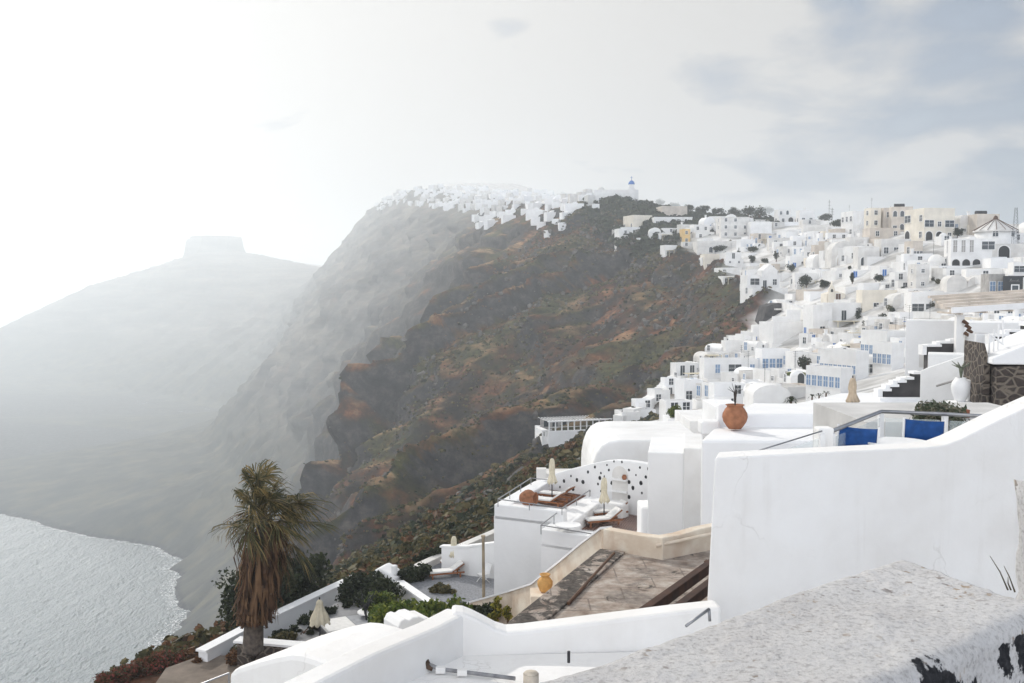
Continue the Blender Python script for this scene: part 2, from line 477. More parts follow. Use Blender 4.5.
# Skaros: flat-topped rock on the far headland
cx0, cy0 = -953.0, 3205.0
rr = np.sqrt(((X-cx0)/82)**2 + ((Y-cy0)/85)**2) + 0.12*fbm(X*0.03, Y*0.03, 0*X, 3)
Z = np.where(True, Z + sst(1.12, 0.86, rr)*np.maximum(0, 171 - Z)*0.98, Z)
Z = np.where(Z < SEA-3, SEA-3, Z)
nr, nc = X.shape
V = np.stack([X, Y, Z], -1).reshape(-1, 3)
I = np.arange(nr*nc).reshape(nr, nc)
Q = np.stack([I[:-1, :-1], I[:-1, 1:], I[1:, 1:], I[1:, :-1]], -1).reshape(-1, 4)
me = bpy.data.meshes.new('hillside')
me.vertices.add(len(V)); me.vertices.foreach_set('co', V.ravel())
me.loops.add(Q.size); me.loops.foreach_set('vertex_index', Q.ravel())
me.polygons.add(len(Q)); me.polygons.foreach_set('loop_start', np.arange(0, Q.size, 4)); me.polygons.foreach_set('loop_total', np.full(len(Q), 4))
me.update(calc_edges=True); me.validate()
at = me.attributes.new('town', 'FLOAT', 'POINT'); at.data.foreach_set('value', TOWN.ravel())
rock_at = np.clip(np.maximum(rock_zone, 0.95*mid*wild*sst(140, 240, Y)), 0, 1)
at = me.attributes.new('rocky', 'FLOAT', 'POINT'); at.data.foreach_set('value', rock_at.ravel())
me.polygons.foreach_set('use_smooth', np.ones(len(Q), bool))

def terrain_material():
    m = bpy.data.materials.new('hillside_ground')
    nt, N, L = nodes(m)
    b = N['Principled BSDF']; b.inputs['Roughness'].default_value = 0.95; b.inputs['Specular IOR Level'].default_value = 0.1
    tc = N.new('ShaderNodeTexCoord'); src = tc.outputs['Object']
    def nz(scale, detail=7, rough=0.6, vec=src):
        n = N.new('ShaderNodeTexNoise'); n.inputs['Scale'].default_value = scale; n.inputs['Detail'].default_value = detail; n.inputs['Roughness'].default_value = rough
        L.new(vec, n.inputs['Vector']); return n.outputs['Fac']
    def ramp(fac, *st):
        r = N.new('ShaderNodeValToRGB'); el = r.color_ramp.elements
        while len(el) < len(st): el.new(0.5)
        for e_, (p, c) in zip(el, st): e_.position = p; e_.color = (*c, 1) if len(c) == 3 else c
        L.new(fac, r.inputs['Fac']); return r.outputs['Color']
    def mx(fac, a, c):
        n = N.new('ShaderNodeMixRGB'); L.new(fac, n.inputs['Fac']); L.new(a, n.inputs['Color1']); L.new(c, n.inputs['Color2']); return n.outputs['Color']
    dry = ramp(nz(0.09, 9, 0.68), (0.36, (0.012, 0.012, 0.012)), (0.46, (0.032, 0.024, 0.018)), (0.54, (0.085, 0.038, 0.022)), (0.63, (0.19, 0.080, 0.038)), (0.74, (0.33, 0.225, 0.125)))
    grn = ramp(nz(0.5, 5), (0.35, (0.02, 0.026, 0.014)), (0.6, (0.075, 0.078, 0.03)), (0.8, (0.16, 0.125, 0.05)))
    soil = mx(ramp(nz(0.035, 6), (0.46, (0, 0, 0)), (0.58, (0.85,)*3)), dry, grn)
    rock = ramp(nz(0.22, 10, 0.72), (0.32, (0.014, 0.014, 0.017)), (0.5, (0.042, 0.041, 0.043)), (0.66, (0.10, 0.088, 0.08)), (0.8, (0.24, 0.215, 0.185)))
    geo = N.new('ShaderNodeNewGeometry'); sp = N.new('ShaderNodeSeparateXYZ'); L.new(geo.outputs['Normal'], sp.inputs[0])
    ad = N.new('ShaderNodeMath'); ad.operation = 'ADD'
    n3 = N.new('ShaderNodeMath'); n3.operation = 'MULTIPLY_ADD'; L.new(nz(0.12, 6), n3.inputs[0]); n3.inputs[1].default_value = 0.5; n3.inputs[2].default_value = -0.25
    L.new(sp.outputs['Z'], ad.inputs[0]); L.new(n3.outputs[0], ad.inputs[1])
    stp = ramp(ad.outputs[0], (0.58, (1, 1, 1)), (0.77, (0, 0, 0)))
    rk = N.new('ShaderNodeAttribute'); rk.attribute_name = 'rocky'
    mm = N.new('ShaderNodeMixRGB'); mm.blend_type = 'MULTIPLY'; mm.inputs['Fac'].default_value = 1
    L.new(stp, mm.inputs['Color1']); L.new(ramp(rk.outputs['Fac'], (0.0, (0.35,)*3), (0.6, (1, 1, 1))), mm.inputs['Color2'])
    colr = mx(mm.outputs['Color'], soil, rock)
    # straw-coloured grass on the flatter ledges
    lg = N.new('ShaderNodeMath'); lg.operation = 'MULTIPLY'
    L.new(ramp(sp.outputs['Z'], (0.80, (0, 0, 0)), (0.93, (1, 1, 1))), lg.inputs[0]); L.new(ramp(nz(0.06, 6), (0.48, (0, 0, 0)), (0.62, (0.65,)*3)), lg.inputs[1])
    lg2 = N.new('ShaderNodeMath'); lg2.operation = 'MULTIPLY'; L.new(lg.outputs[0], lg2.inputs[0]); L.new(rk.outputs['Fac'], lg2.inputs[1])
    colr = mx(lg2.outputs[0], colr, ramp(nz(0.4, 6), (0.35, (0.24, 0.125, 0.06)), (0.65, (0.48, 0.32, 0.18))))
    # far cliffs of ashy tuff, paled further with distance in place of haze
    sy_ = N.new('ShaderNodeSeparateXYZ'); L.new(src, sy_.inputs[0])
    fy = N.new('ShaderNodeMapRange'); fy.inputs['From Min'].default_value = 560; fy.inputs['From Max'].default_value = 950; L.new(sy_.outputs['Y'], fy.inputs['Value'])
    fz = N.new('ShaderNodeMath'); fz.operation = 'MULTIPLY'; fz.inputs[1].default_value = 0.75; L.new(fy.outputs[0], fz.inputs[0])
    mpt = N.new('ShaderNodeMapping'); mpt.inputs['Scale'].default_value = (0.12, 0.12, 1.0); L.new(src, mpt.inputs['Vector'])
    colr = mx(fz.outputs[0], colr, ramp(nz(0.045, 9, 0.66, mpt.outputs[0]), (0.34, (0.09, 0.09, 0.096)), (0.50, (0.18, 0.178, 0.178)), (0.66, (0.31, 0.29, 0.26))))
    zc = N.new('ShaderNodeSeparateXYZ'); L.new(src, zc.inputs[0])
    lowf = N.new('ShaderNodeMapRange'); lowf.inputs['From Min'].default_value = -95; lowf.inputs['From Max'].default_value = -165
    L.new(zc.outputs['Z'], lowf.inputs['Value'])
    mps = N.new('ShaderNodeMapping'); mps.inputs['Rotation'].default_value = (0, 0, R(18)); mps.inputs['Scale'].default_value = (0.5, 1.0, 0.6); L.new(src, mps.inputs['Vector'])
    scree = ramp(nz(0.05, 8, 0.65, mps.outputs[0]), (0.36, (0.080, 0.084, 0.085)), (0.5, (0.11, 0.111, 0.102)), (0.68, (0.175, 0.16, 0.122)))
    colr = mx(lowf.outputs[0], colr, scree)
    # dark rock and wrack along the waterline
    shf = N.new('ShaderNodeMapRange'); shf.inputs['From Min'].default_value = SEA+4; shf.inputs['From Max'].default_value = SEA+2
    L.new(zc.outputs['Z'], shf.inputs['Value'])
    colr = mx(shf.outputs[0], colr, ramp(nz(0.2, 6), (0.4, (0.05, 0.05, 0.055)), (0.7, (0.13, 0.13, 0.13))))
    # whitewashed paving between the houses, its colour darkened so gaps read as shade
    pave = ramp(nz(0.16, 4, 0.5), (0.34, (0.36, 0.35, 0.335)), (0.5, (0.58, 0.57, 0.555)), (0.64, (0.74, 0.735, 0.725)))
    tw = N.new('ShaderNodeAttribute'); tw.attribute_name = 'town'
    colr = mx(tw.outputs['Fac'], colr, pave)
    L.new(colr, b.inputs['Base Color'])
    bp = N.new('ShaderNodeBump'); bp.inputs['Distance'].default_value = 0.8; bp.inputs['Strength'].default_value = 0.55
    L.new(nz(0.7, 8, 0.7), bp.inputs['Height']); L.new(bp.outputs['Normal'], b.inputs['Normal'])
    return m
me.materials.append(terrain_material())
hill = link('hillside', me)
tag(hill, kind='structure', label='steep rust-brown caldera cliff dropping to the sea', cat='hillside')
BVH = BVHTree.FromPolygons([tuple(v) for v in V], [tuple(q) for q in Q])
def ground(x, y):
    h = BVH.ray_cast(Vector((x, y, 600)), Vector((0, 0, -1)))
    return h[0].z if h[0] is not None else SEA
def hit(px, py, lo=16.0):
    for k in range(40):                     # a point just over a skyline is taken a little lower
        d = ray(px, py + k)
        h = BVH.ray_cast(d*lo, d)
        if h[0] is not None:
            return h[0] if k == 0 else P(px, py, h[0].y)
    return None
# ------------------------------------------------------------------ shared materials
WHITE = mat('whitewash', (0.80, 0.795, 0.785), 0.9, 0.05, 0.5, 0.02, 4.0, stain=(0.60, 0.57, 0.53), stain_amt=0.45, stain_scale=0.35)
WHITE2 = mat('whitewash_clean', (0.82, 0.82, 0.82), 0.9, 0.03, 0.6, 0.02, 4.0)
OFFWHITE = mat('weathered_whitewash', (0.70, 0.685, 0.66), 0.9, 0.10, 0.5, 0.02, 4.0, stain=(0.48, 0.44, 0.40), stain_amt=0.5, stain_scale=0.3)
CREAM = mat('cream_plaster', (0.76, 0.705, 0.61), 0.9, 0.08, 0.4, 0.02, 4.0)
BEIGE = mat('beige_plaster', (0.64, 0.575, 0.505), 0.9, 0.10, 0.4, 0.02, 4.0, stain=(0.38, 0.32, 0.27), stain_amt=0.5, stain_scale=0.3)
YELLOW = mat('ochre_plaster', (0.72, 0.50, 0.22), 0.9, 0.08, 0.4)
GREY = mat('grey_stone_wall', (0.40, 0.385, 0.37), 0.95, 0.16, 1.2, 0.05, 3.0)
DARKSTONE = mat('dark_lava_stone', (0.085, 0.08, 0.08), 0.95, 0.25, 0.8, 0.10, 1.5, col2=(0.02, 0.02, 0.022))
GLASS_D = mat('dark_window_glass', (0.025, 0.035, 0.045), 0.15, 0.1, 1.0, spec=0.6)
GLASS_B = mat('pale_blue_window', (0.22, 0.33, 0.50), 0.35, 0.15, 2.0)
BLUE = mat('blue_paint', (0.045, 0.17, 0.48), 0.5, 0.1, 3.0)
WFRAME = mat('white_frame_paint', (0.78, 0.78, 0.78), 0.5, 0.03, 3.0)
BROWNW = mat('brown_wood', (0.11, 0.055, 0.03), 0.7, 0.2, 3.0)
POOL = mat('pool_water', (0.16, 0.42, 0.66), 0.08, 0.12, 0.6, spec=0.5)
SHADOWC = mat('dark_interior', (0.03, 0.03, 0.032), 0.9, 0.1)
RED = mat('red_paint', (0.42, 0.06, 0.04), 0.7, 0.1)
ROOFGREY = mat('pale_roof_screed', (0.62, 0.61, 0.60), 0.95, 0.12, 0.5, 0.02, 3.0)
CANVAS = mat('cream_canvas', (0.66, 0.60, 0.46), 0.9, 0.10, 4.0, 0.01, 30)
IRON = mat('dark_iron', (0.05, 0.05, 0.055), 0.5, 0.1, metallic=0.6)

# ------------------------------------------------------------------ shared window and door meshes (front faces -y, origin at the foot centre, wall face at y=0)
def mesh_of(mb, name, mats):
    o = mb.build(name, mats)
    me = o.data
    bpy.data.objects.remove(o)
    return me
def rect_opening(w, h, pane_mat, frame_mat, name, door=False):
    m = MB()
    m.mi = 0; m.box(-w/2, w/2, -0.03, 0.10, 0, h)
    m.mi = 1
    t = 0.09
    m.box(-w/2-t, -w/2, -0.08, 0.08, 0 if door else -t, h+t); m.box(w/2, w/2+t, -0.08, 0.08, 0 if door else -t, h+t)
    m.box(-w/2, w/2, -0.075, 0.08, h, h+t-0.004)
    if not door: m.box(-w/2-0.16, w/2+0.16, -0.14, 0.08, -0.17, -t-0.004)
    m.box(-0.03, 0.03, -0.06, 0.02, 0, h)
    if not door: m.box(-w/2, -0.03, -0.055, 0.02, h*0.55, h*0.55+0.05); m.box(0.03, w/2, -0.055, 0.02, h*0.55, h*0.55+0.05)
    return mesh_of(m, name, [pane_mat, frame_mat])
def arch_opening(w, h, pane_mat, frame_mat, name, n=10):
    m = MB()
    r = w/2
    def prof(rr, zb=0.0):
        return [(-rr, zb), (rr, zb)] + [(rr*math.cos(PI*k/n), h-r + rr*math.sin(PI*k/n)) for k in range(n+1)]
    m.mi = 0; m.sheet(prof(r), -0.03, 0.10)
    m.mi = 1
    t = max(0.1, 0.10*w)
    a, b = [(r*math.cos(PI*k/n), h-r + r*math.sin(PI*k/n)) for k in range(n+1)], [((r+t)*math.cos(PI*k/n), h-r + (r+t)*math.sin(PI*k/n)) for k in range(n+1)]
    a = [(r, 0)] + a + [(-r, 0)]; b = [(r+t, 0)] + b + [(-r-t, 0)]
    for k in range(len(a)-1):
        m.sheet([a[k], b[k], b[k+1], a[k+1]], -0.09, 0.08)
    return mesh_of(m, name, [pane_mat, frame_mat])
OPEN = {
    'w': ('window', rect_opening(0.95, 1.25, GLASS_D, WFRAME, 'window')),
    'b': ('window', rect_opening(0.95, 1.7, GLASS_B, WFRAME, 'window')),
    'W': ('window', rect_opening(2.6, 1.7, GLASS_D, WFRAME, 'window')),
    'd': ('door', rect_opening(1.05, 2.15, BLUE, WFRAME, 'door', True)),
    'D': ('door', rect_opening(1.05, 2.15, GLASS_D, WFRAME, 'door', True)),
    'n': ('door', rect_opening(1.1, 2.15, BROWNW, WFRAME, 'door', True)),
    'a': ('window', arch_opening(1.1, 1.7, GLASS_D, WFRAME, 'window')),
    'A': ('archway', arch_opening(2.3, 3.0, SHADOWC, WHITE, 'archway')),
    'B': ('archway', arch_opening(4.2, 4.2, BEIGE, WHITE, 'archway')),
    's': ('window', rect_opening(0.55, 0.6, GLASS_D, WFRAME, 'window')),
    't': ('window', rect_opening(0.8, 2.6, GREY, WFRAME, 'window')),
}
HGT = {'w':1.25,'b':1.7,'W':1.7,'d':2.15,'D':2.15,'n':2.15,'a':1.7,'A':3.0,'B':4.2,'s':0.6,'t':2.6}
WID = {'w':1.2,'b':1.2,'W':2.9,'d':1.3,'D':1.3,'n':1.3,'a':1.4,'A':2.9,'B':5.2,'s':0.8,'t':1.1}

def parapet_body(m, x0, x1, y0, y1, z0, h, t=0.28, dip=0.45, wob=0.0):
    """walls with a roof sunk behind a parapet, as one skin"""
    j = lambda: random.uniform(-wob, wob)
    o = [(x0+j(), y0+j()), (x1+j(), y0+j()), (x1+j(), y1+j()), (x0+j(), y1+j())]
    t = min(t, (x1-x0)*0.2, (y1-y0)*0.2)
    i = [(o[0][0]+t, o[0][1]+t), (o[1][0]-t, o[1][1]+t), (o[2][0]-t, o[2][1]-t), (o[3][0]+t, o[3][1]-t)]
    vs = [(*p, z0) for p in o] + [(*p, h) for p in o] + [(*p, h) for p in i] + [(*p, h-dip) for p in i]
    fs = [(0, 3, 2, 1)] + [(k, (k+1) % 4, 4+(k+1) % 4, 4+k) for k in range(4)] + [(4+k, 4+(k+1) % 4, 8+(k+1) % 4, 8+k) for k in range(4)] \
        + [(8+k, 8+(k+1) % 4, 12+(k+1) % 4, 12+k) for k in range(4)]
    mi = m.mi
    m.add(vs, fs)
    m.mi = 1
    m.add([(*p, h-dip) for p in i], [(0, 1, 2, 3)])
    m.mi = mi
def vault_body(m, w, d, z0, h, rise, n=12):
    prof = [(0, z0), (w, z0), (w, h-rise)] + [(w/2 + w/2*math.cos(PI*k/n), h-rise + rise*math.sin(PI*k/n)) for k in range(1, n)] + [(0, h-rise)]
    m.sheet(prof, 0, d)

FOOT = []          # footprints already taken (x, y, radius)
HOUSES = []
HANDBOX = []
def put_openings(root, spec, face_len, h, face):
    """spec: rows bottom to top separated by '/', one letter per opening, '.' for a gap"""
    rows = [r for r in spec.split('/')]
    nr_ = len(rows)
    for ri, r in enumerate(rows):
        n = len(r)
        if not n: continue
        need = sum(WID.get(c, 0.9) for c in r)
        sc = min(1.0, face_len*0.96/max(need, 0.1))
        z0 = h*ri/nr_
        hh = h/nr_
        for k, c in enumerate(r):
            if c == '.': continue
            nm, me = OPEN[c]
            o = link(nm, me, root)
            s = min(sc, hh*0.86/HGT[c])
            u = face_len*(k+0.5)/n
            zz = z0 + 0.02 if c in 'dDnAB' else z0 + max(0.12*hh, min(0.95, hh - HGT[c]*s - 0.35))
            if face == 'f': o.location = (u, 0, zz)
            else: o.location = (0, face_len - u, zz); o.rotation_euler = (0, 0, -PI/2)
            if c in 'sbwtaW' and s > 0.98: s = min(1.25, max(s, hh*0.42/HGT[c]))
            o.scale = (s, 1, s)
def house(pos, yaw, w, d, h, kind='flat', front='', left='', wmat=None, label='', group=None, name='white_house', cat='house', emb=5.0, extra=None):
    """origin at the near (front-left) corner; +x along the front, +y into the hill"""
    root = empty(name, pos, yaw, label, cat, group)
    wmat = wmat or WHITE
    roofm = ROOFGREY if wmat in (WHITE, OFFWHITE, WHITE2) else wmat
    m = MB()
    if kind == 'flat':
        parapet_body(m, 0, w, 0, d, -emb, h, wob=0.0)
    elif kind == 'plain':
        m.box(0, w, 0, d, -emb, h)
    elif kind == 'vault':
        m.smooth = False
        vault_body(m, w, d, -emb, h, min(w/2*0.9, h*0.45))
    elif kind == 'vaults':
        n = max(2, int(w/4.2)); ww = w/n
        for k in range(n):
            b = len(m.v); vault_body(m, ww-0.02*(k < n-1), d + (k % 2)*0.5, -emb, h*(1-0.05*(k % 2)), min(ww/2*0.9, h*0.4))
            m.v[b:] = [(x+k*ww, y-(k % 2)*0.25, z) for x, y, z in m.v[b:]]
    elif kind == 'dome':
        parapet_body(m, 0, w, 0, d, -emb, h*0.66)
    elif kind == 'gable':
        m.sheet([(0, -emb), (w, -emb), (w, h*0.7), (w/2, h), (0, h*0.7)], 0, d)
    elif kind == 'step':                    # two storeys, the upper one set back
        parapet_body(m, 0, w, 0, d*0.5, -emb, h*0.52, wob=0.0)
        parapet_body(m, w*0.12, w*0.98, d*0.5+0.01, d*1.1, -emb, h, wob=0.0)
    elif kind == 'court':                   # low walled terrace in front, house behind
        parapet_body(m, 0, w, 0, d*0.55, -emb, h*0.40, dip=0.9, t=0.3)
        parapet_body(m, 0.02*w, w*0.97, d*0.55+0.01, d*1.15, -emb, h, wob=0.0)
    m.build('wall', [wmat, roofm], root)
    if kind == 'dome':
        q = MB(); q.smooth = True
        r = min(w, d)*0.36
        q.lathe([(r, 0), (r, h*0.10)] + [(r*math.cos(a), h*0.10 + r*math.sin(a)) for a in [PI/2*k/7 for k in range(1, 7)]] + [(0.001, h*0.10+r)], 18, TR((w/2, d/2, h*0.66-0.46)))
        q.build('dome', wmat, root)
    if kind in ('step', 'court'):
        if front:
            sub = front.split('|')
            put_openings(root, sub[0], w, h*(0.52 if kind == 'step' else 0.40), 'f')
            if len(sub) > 1:
                b = len(KIDS[root.name]); zz = h*(0.52 if kind == 'step' else 0.40)
                put_openings(root, sub[1], w*0.86, h-zz, 'f')
                for o in KIDS[root.name][b:]:
                    o.location.x += w*0.10; o.location.y = d*(0.5 if kind == 'step' else 0.55)+0.01; o.location.z += zz
    elif front: put_openings(root, front, w, h, 'f')
    if left: put_openings(root, left, d, h, 'l')
    if extra: extra(root, w, d, h)
    HOUSES.append((root, w, d, h))
    cx, cy = w/2, d/2
    c, s = math.cos(yaw), math.sin(yaw)
    FOOT.append((pos[0] + c*cx - s*cy, pos[1] + s*cx + c*cy, 0.5*math.hypot(w, d)))
    return root
def add_chimney(root, w, d, h):
    m = MB(); x, y = w*random.uniform(0.2, 0.8), d*random.uniform(0.4, 0.8)
    m.box(x-0.3, x+0.3, y-0.3, y+0.3, h-0.5, h+1.0); m.box(x-0.42, x+0.42, y-0.42, y+0.42, h+1.004, h+1.15)
    m.build('chimney', WHITE, root)
def add_tanks(root, w, d, h):
    m = MB()
    for k in range(2):
        m.tube([(w*(0.3+0.25*k)-0.7, d*0.5, h+0.5), (w*(0.3+0.25*k)+0.7, d*0.5, h+0.5)], 0.55, 10)
    m.build('water_tank', IRON, root)
def add_stair(root, w, d, h):
    m = MB(); n = 10
    L_ = min(w*0.7, h*1.3)
    for k in range(n):
        m.box(w*0.12 + L_*k/n, w*0.12 + L_*(k+1)/n, -1.2, -0.004, -3, h*0.9*(k+1)/n)
    m.build('outside_stair', WHITE, root)
def add_awning(root, w, d, h):
    m = MB()
    m.box(w*0.1, w*0.9, -2.6, -0.01, 2.5, 2.62)
    for x in (0.12, 0.5, 0.88): m.box(w*x-0.09, w*x+0.09, -2.55, -2.37, -1.0, 2.496)
    m.build('terrace_canopy', CANVAS, root)
def add_antenna(root, w, d, h):
    m = MB()
    m.tube([(w*0.4, d*0.5, h-0.6), (w*0.4, d*0.5, h+3.2)], 0.03, 5)
    for z in (2.3, 2.7, 3.1): m.tube([(w*0.4-0.4, d*0.5, h+z), (w*0.4+0.4, d*0.5, h+z)], 0.015, 4)
    m.build('antenna', IRON, root)

def row_house(pxL, pxR, top, base, f=0.3, ang=25, kind='flat', front='', left='', wmat=None, label='', name='white_house', cat='house', group=None, extra=None, y=None, dmin=4.0, dmax=16.0, emb=5.0):
    pm = pxL + f*(pxR-pxL)
    p = P(pm, base, y) if y else hit(pm, base)
    if p is None: p = P(pm, base, 400)
    yy = p.y
    W = (pxR-pxL)/F*yy
    a = R(ang)
    al = math.atan((pm-512)/F)
    w = max(2.0, (1-f)*W/math.cos(a))
    d = min(dmax, max(dmin, f*W/math.sin(a)))
    h = (base-top)/F*yy
    HANDBOX.append((pxL, pxR, top, base, yy, False))
    return house(p, a-al, w, d, h, kind, front, left, wmat, label, group, name, cat, emb, extra)

# ------------------------------------------------------------------ houses picked out one by one
# left, right, top, base, share of lit left face, angle, kind, front, left, material, label, extra
T = [
 (716,749,217,238,.15,15,'flat','www/www/ww.',"w/w/w",OFFWHITE,'three-storey white block with rows of small windows below the skyline trees',None),
 (747,771,222,237,.15,12,'flat','','',WHITE,'long blank white wall-like house right of the three-storey block',None),
 (773,794,209,224,.3,25,'step','wA|wa','w',WHITE,'two-tier white house with rounded openings on the skyline beside dark trees',None),
 (796,814,210,224,.2,20,'flat','ww','w',WHITE,'small white skyline house with two dark windows',add_chimney),
 (800,819,219,228,.3,25,'court','|w','',OFFWHITE,'low whitewashed house with a walled front just below the skyline pair',None),
 (688,714,224,240,.3,25,'step','ww|ww','w',WHITE,'white two-tier house directly right of the ochre facade',None),
 (681,690,229,244,.2,20,'flat','w/w','w',YELLOW,'narrow ochre yellow house facade on the cliff edge',None),
 (692,745,241,255,.1,10,'flat','..aaa.AAA','',OFFWHITE,'long pale house with a line of arched windows under the three-storey block',None),
 (700,737,254,270,.12,14,'flat','n.w.','',CREAM,'cream terrace house with planted roof edge above the dark cliff',None),
 (613,637,228,243,.3,22,'step','ww|w','w',WHITE,'left of two clustered white houses perched on the dark cliff',None),
 (632,659,232,244,.25,22,'step','wDw|ww','w',WHITE2,'right of two clustered white houses perched on the dark cliff',None),
 (623,652,215,229,.35,25,'flat','','w.w',CREAM,'long cream-ended house above the cliff cluster',None),
 (650,692,217,227,.1,10,'flat','ww....','',WHITE,'long low white house running along the ridge under the beige box',None),
 (656,687,206,216,.2,18,'flat','....','',BEIGE,'flat beige box house high on the dark ridge',None),
 (660,677,245,257,.3,25,'flat','Dw','',WHITE,'small white house under a flat canopy at the cliff edge',add_awning),
 (741,787,275,297,.25,24,'court','|WDw','w',WHITE,'gleaming white cliff-edge villa with a walled forecourt over black rock',add_chimney),
 (757,777,264,285,.3,26,'gable','..','w',WHITE,'white gabled house rising behind the cliff-edge villa',None),
 (718,743,276,285,.2,20,'flat','DDD','',WHITE,'low white shelter with three dark bays in the black cliff',add_awning),
 (841,867,211,237,.45,30,'flat','w/.','w.w/www',WHITE,'white house with a diagonal outside stair left of the cream tower block',add_stair),
 (864,880,208,238,.4,28,'flat','w/w/w','w/w/w',CREAM,'tall narrow cream block on the skyline',add_antenna),
 (880,893,208,233,.25,22,'flat','./w','',BEIGE,'beige block with slanted roof edge between two cream blocks',None),
 (889,911,207,233,.1,12,'flat','DaD/aaa','',BEIGE,'beige arcaded house with blue-black tanks on its roof',add_tanks),
 (905,952,208,241,.40,32,'flat','AAw/WwW/..','A.w/W.w',CREAM,'largest cream skyline block, three storeys with balconies and arches',None),
 (864,907,227,246,.3,26,'court','|w.w','',BEIGE,'beige terraced house below the narrow cream block',None),
 (874,909,239,257,.2,20,'flat','www','',OFFWHITE,'off-white long house with three dark slots under the beige terrace',None),
 (905,922,241,257,.45,30,'flat','DDD','w',BEIGE,'brownish house with three tall dark doors below the big cream block',None),
 (825,856,241,268,.2,20,'vault','B','',OFFWHITE,'pale barrel-vaulted house with one great rounded arch',None),
 (853,878,247,269,.2,18,'flat','aA','',OFFWHITE,'grey-white house with a small arch next to the great arch',None),
 (806,828,254,270,.3,24,'vault','a','',WHITE,'small vaulted white cave house left of the great arch',None),
 (966,997,214,236,.35,28,'flat','ww/..','',BEIGE,'pinkish beige block with two black roof tanks behind the windmill',add_tanks),
 (944,988,239,269,.15,14,'flat','AAAA/ttt.W','t/t',WHITE,'white mansion with four arches below and tall grey shutters above',None),
 (986,1026,244,259,.05,8,'flat','.A..','',OFFWHITE,'white terrace house with one dark arch at the foot of the windmill',None),
 (937,951,231,246,.3,25,'dome','w','',WHITE,'tiny white domed chapel left of the windmill',None),
 (911,928,264,290,.3,26,'flat','s/s','s/s',OFFWHITE,'square crenellated white tower house mid-slope',None),
 (889,911,272,291,.4,30,'step','w|w','w',WHITE,'bright white stepped house touching the square tower',None),
 (904,962,292,316,.12,12,'flat','WWWW','',WHITE,'flat-roofed pavilion with a band of four wide dark windows',None),
 (856,906,290,313,.12,14,'flat','.D.sD','',CREAM,'cream house with crossed outside stairs and a dark door',add_stair),
 (817,868,303,333,.22,22,'court','|..D.D','s',WHITE,'white terrace house with a dark planted terrace under the yellow chapel',add_awning),
 (1008,1034,262,277,.2,15,'flat','WW','',WHITE,'white house with two black windows above the dark shopfront',None),
 (982,1003,274,296,.3,20,'flat','bb','',GREY,'grey stone house with pale shutters beside the dark shopfront',None),
 (940,984,275,296,.15,14,'vaults','.','',OFFWHITE,'row of shaded white barrel vaults below the mansion arches',None),
 (982,1011,258,270,.3,20,'flat','..','',WHITE2,'blank white cube in front of the windmill terrace',None),
 (861,912,331,361,.5,40,'flat','.','bbbbbb',WHITE,'large white house with six pale blue shutters along its sunny side',None),
 (877,903,343,371,.55,40,'flat','.','bbbb',WHITE,'small white house with a rounded parapet and four blue shutters',None),
 (820,868,351,381,.75,48,'flat','','bbbbbbbb',WHITE,'long low white row with eight blue doors stepping downhill',None),
 (806,852,368,396,.75,48,'flat','','bbbbbb',WHITE,'lowest white row with blue doors behind the closed beige parasol',None),
 (803,831,305,338,.35,28,'flat','w/.','d./..',WHITE,'tall white house with one blue door below the cave facade',None),
 (755,789,349,374,.2,20,'flat','bbb.','b',WHITE2,'bluish white house with three pale panes beside the dark bush',None),
 (699,768,360,392,.12,14,'court','|bWb','',WHITE,'broad white villa with a pool terrace and pale blue openings',None),
 (671,703,364,385,.3,26,'court','|DD','w',WHITE,'white house with an open timber frame at the left tip of the town',add_awning),
 (676,703,380,405,.3,26,'flat','w.','',WHITE2,'white terrace block carrying a small pool above the round bush',None),
 (721,758,341,357,.12,14,'flat','....','',WHITE,'crenellated white wall house at the foot of the long stair wall',None),
 (759,806,322,348,.3,35,'flat','.','',WHITE,'white house climbing beside the long sloping stair wall',None),
 (786,812,352,375,.3,24,'flat','.D','',WHITE,'white house half hidden by the big dark bush',None),
 (705,752,385,410,.2,20,'step','wD.|.w','',WHITE2,'white villa with dark doorway just above the terracotta urn',None),
 (744,790,385,408,.2,16,'vault','','',WHITE,'smooth white vaulted roof right of the terracotta urn',None),
 (616,640,412,427,.25,20,'flat','','',WHITE,'low white terrace block just up the slope from the cliff restaurant',None),
 (634,656,401,416,.25,20,'court','|.w','',WHITE2,'small walled white house halfway along the stepped wall',None),
 (648,670,390,406,.3,22,'flat','w.','',WHITE,'small white house near the top of the stepped wall',None),
 (660,682,379,395,.3,22,'step','D.|w','',WHITE2,'two-tier white house where the stepped wall meets the town',None),
 (660,700,403,425,.3,22,'court','|ww','',WHITE,'white house with railed terrace behind the round bush',None),
]
for (a, b, t, bs, f, an, k, fr, le, wm, lab, ex) in T:
    row_house(a, b, t, bs, f, an, k, fr, le, wm, lab, extra=ex)

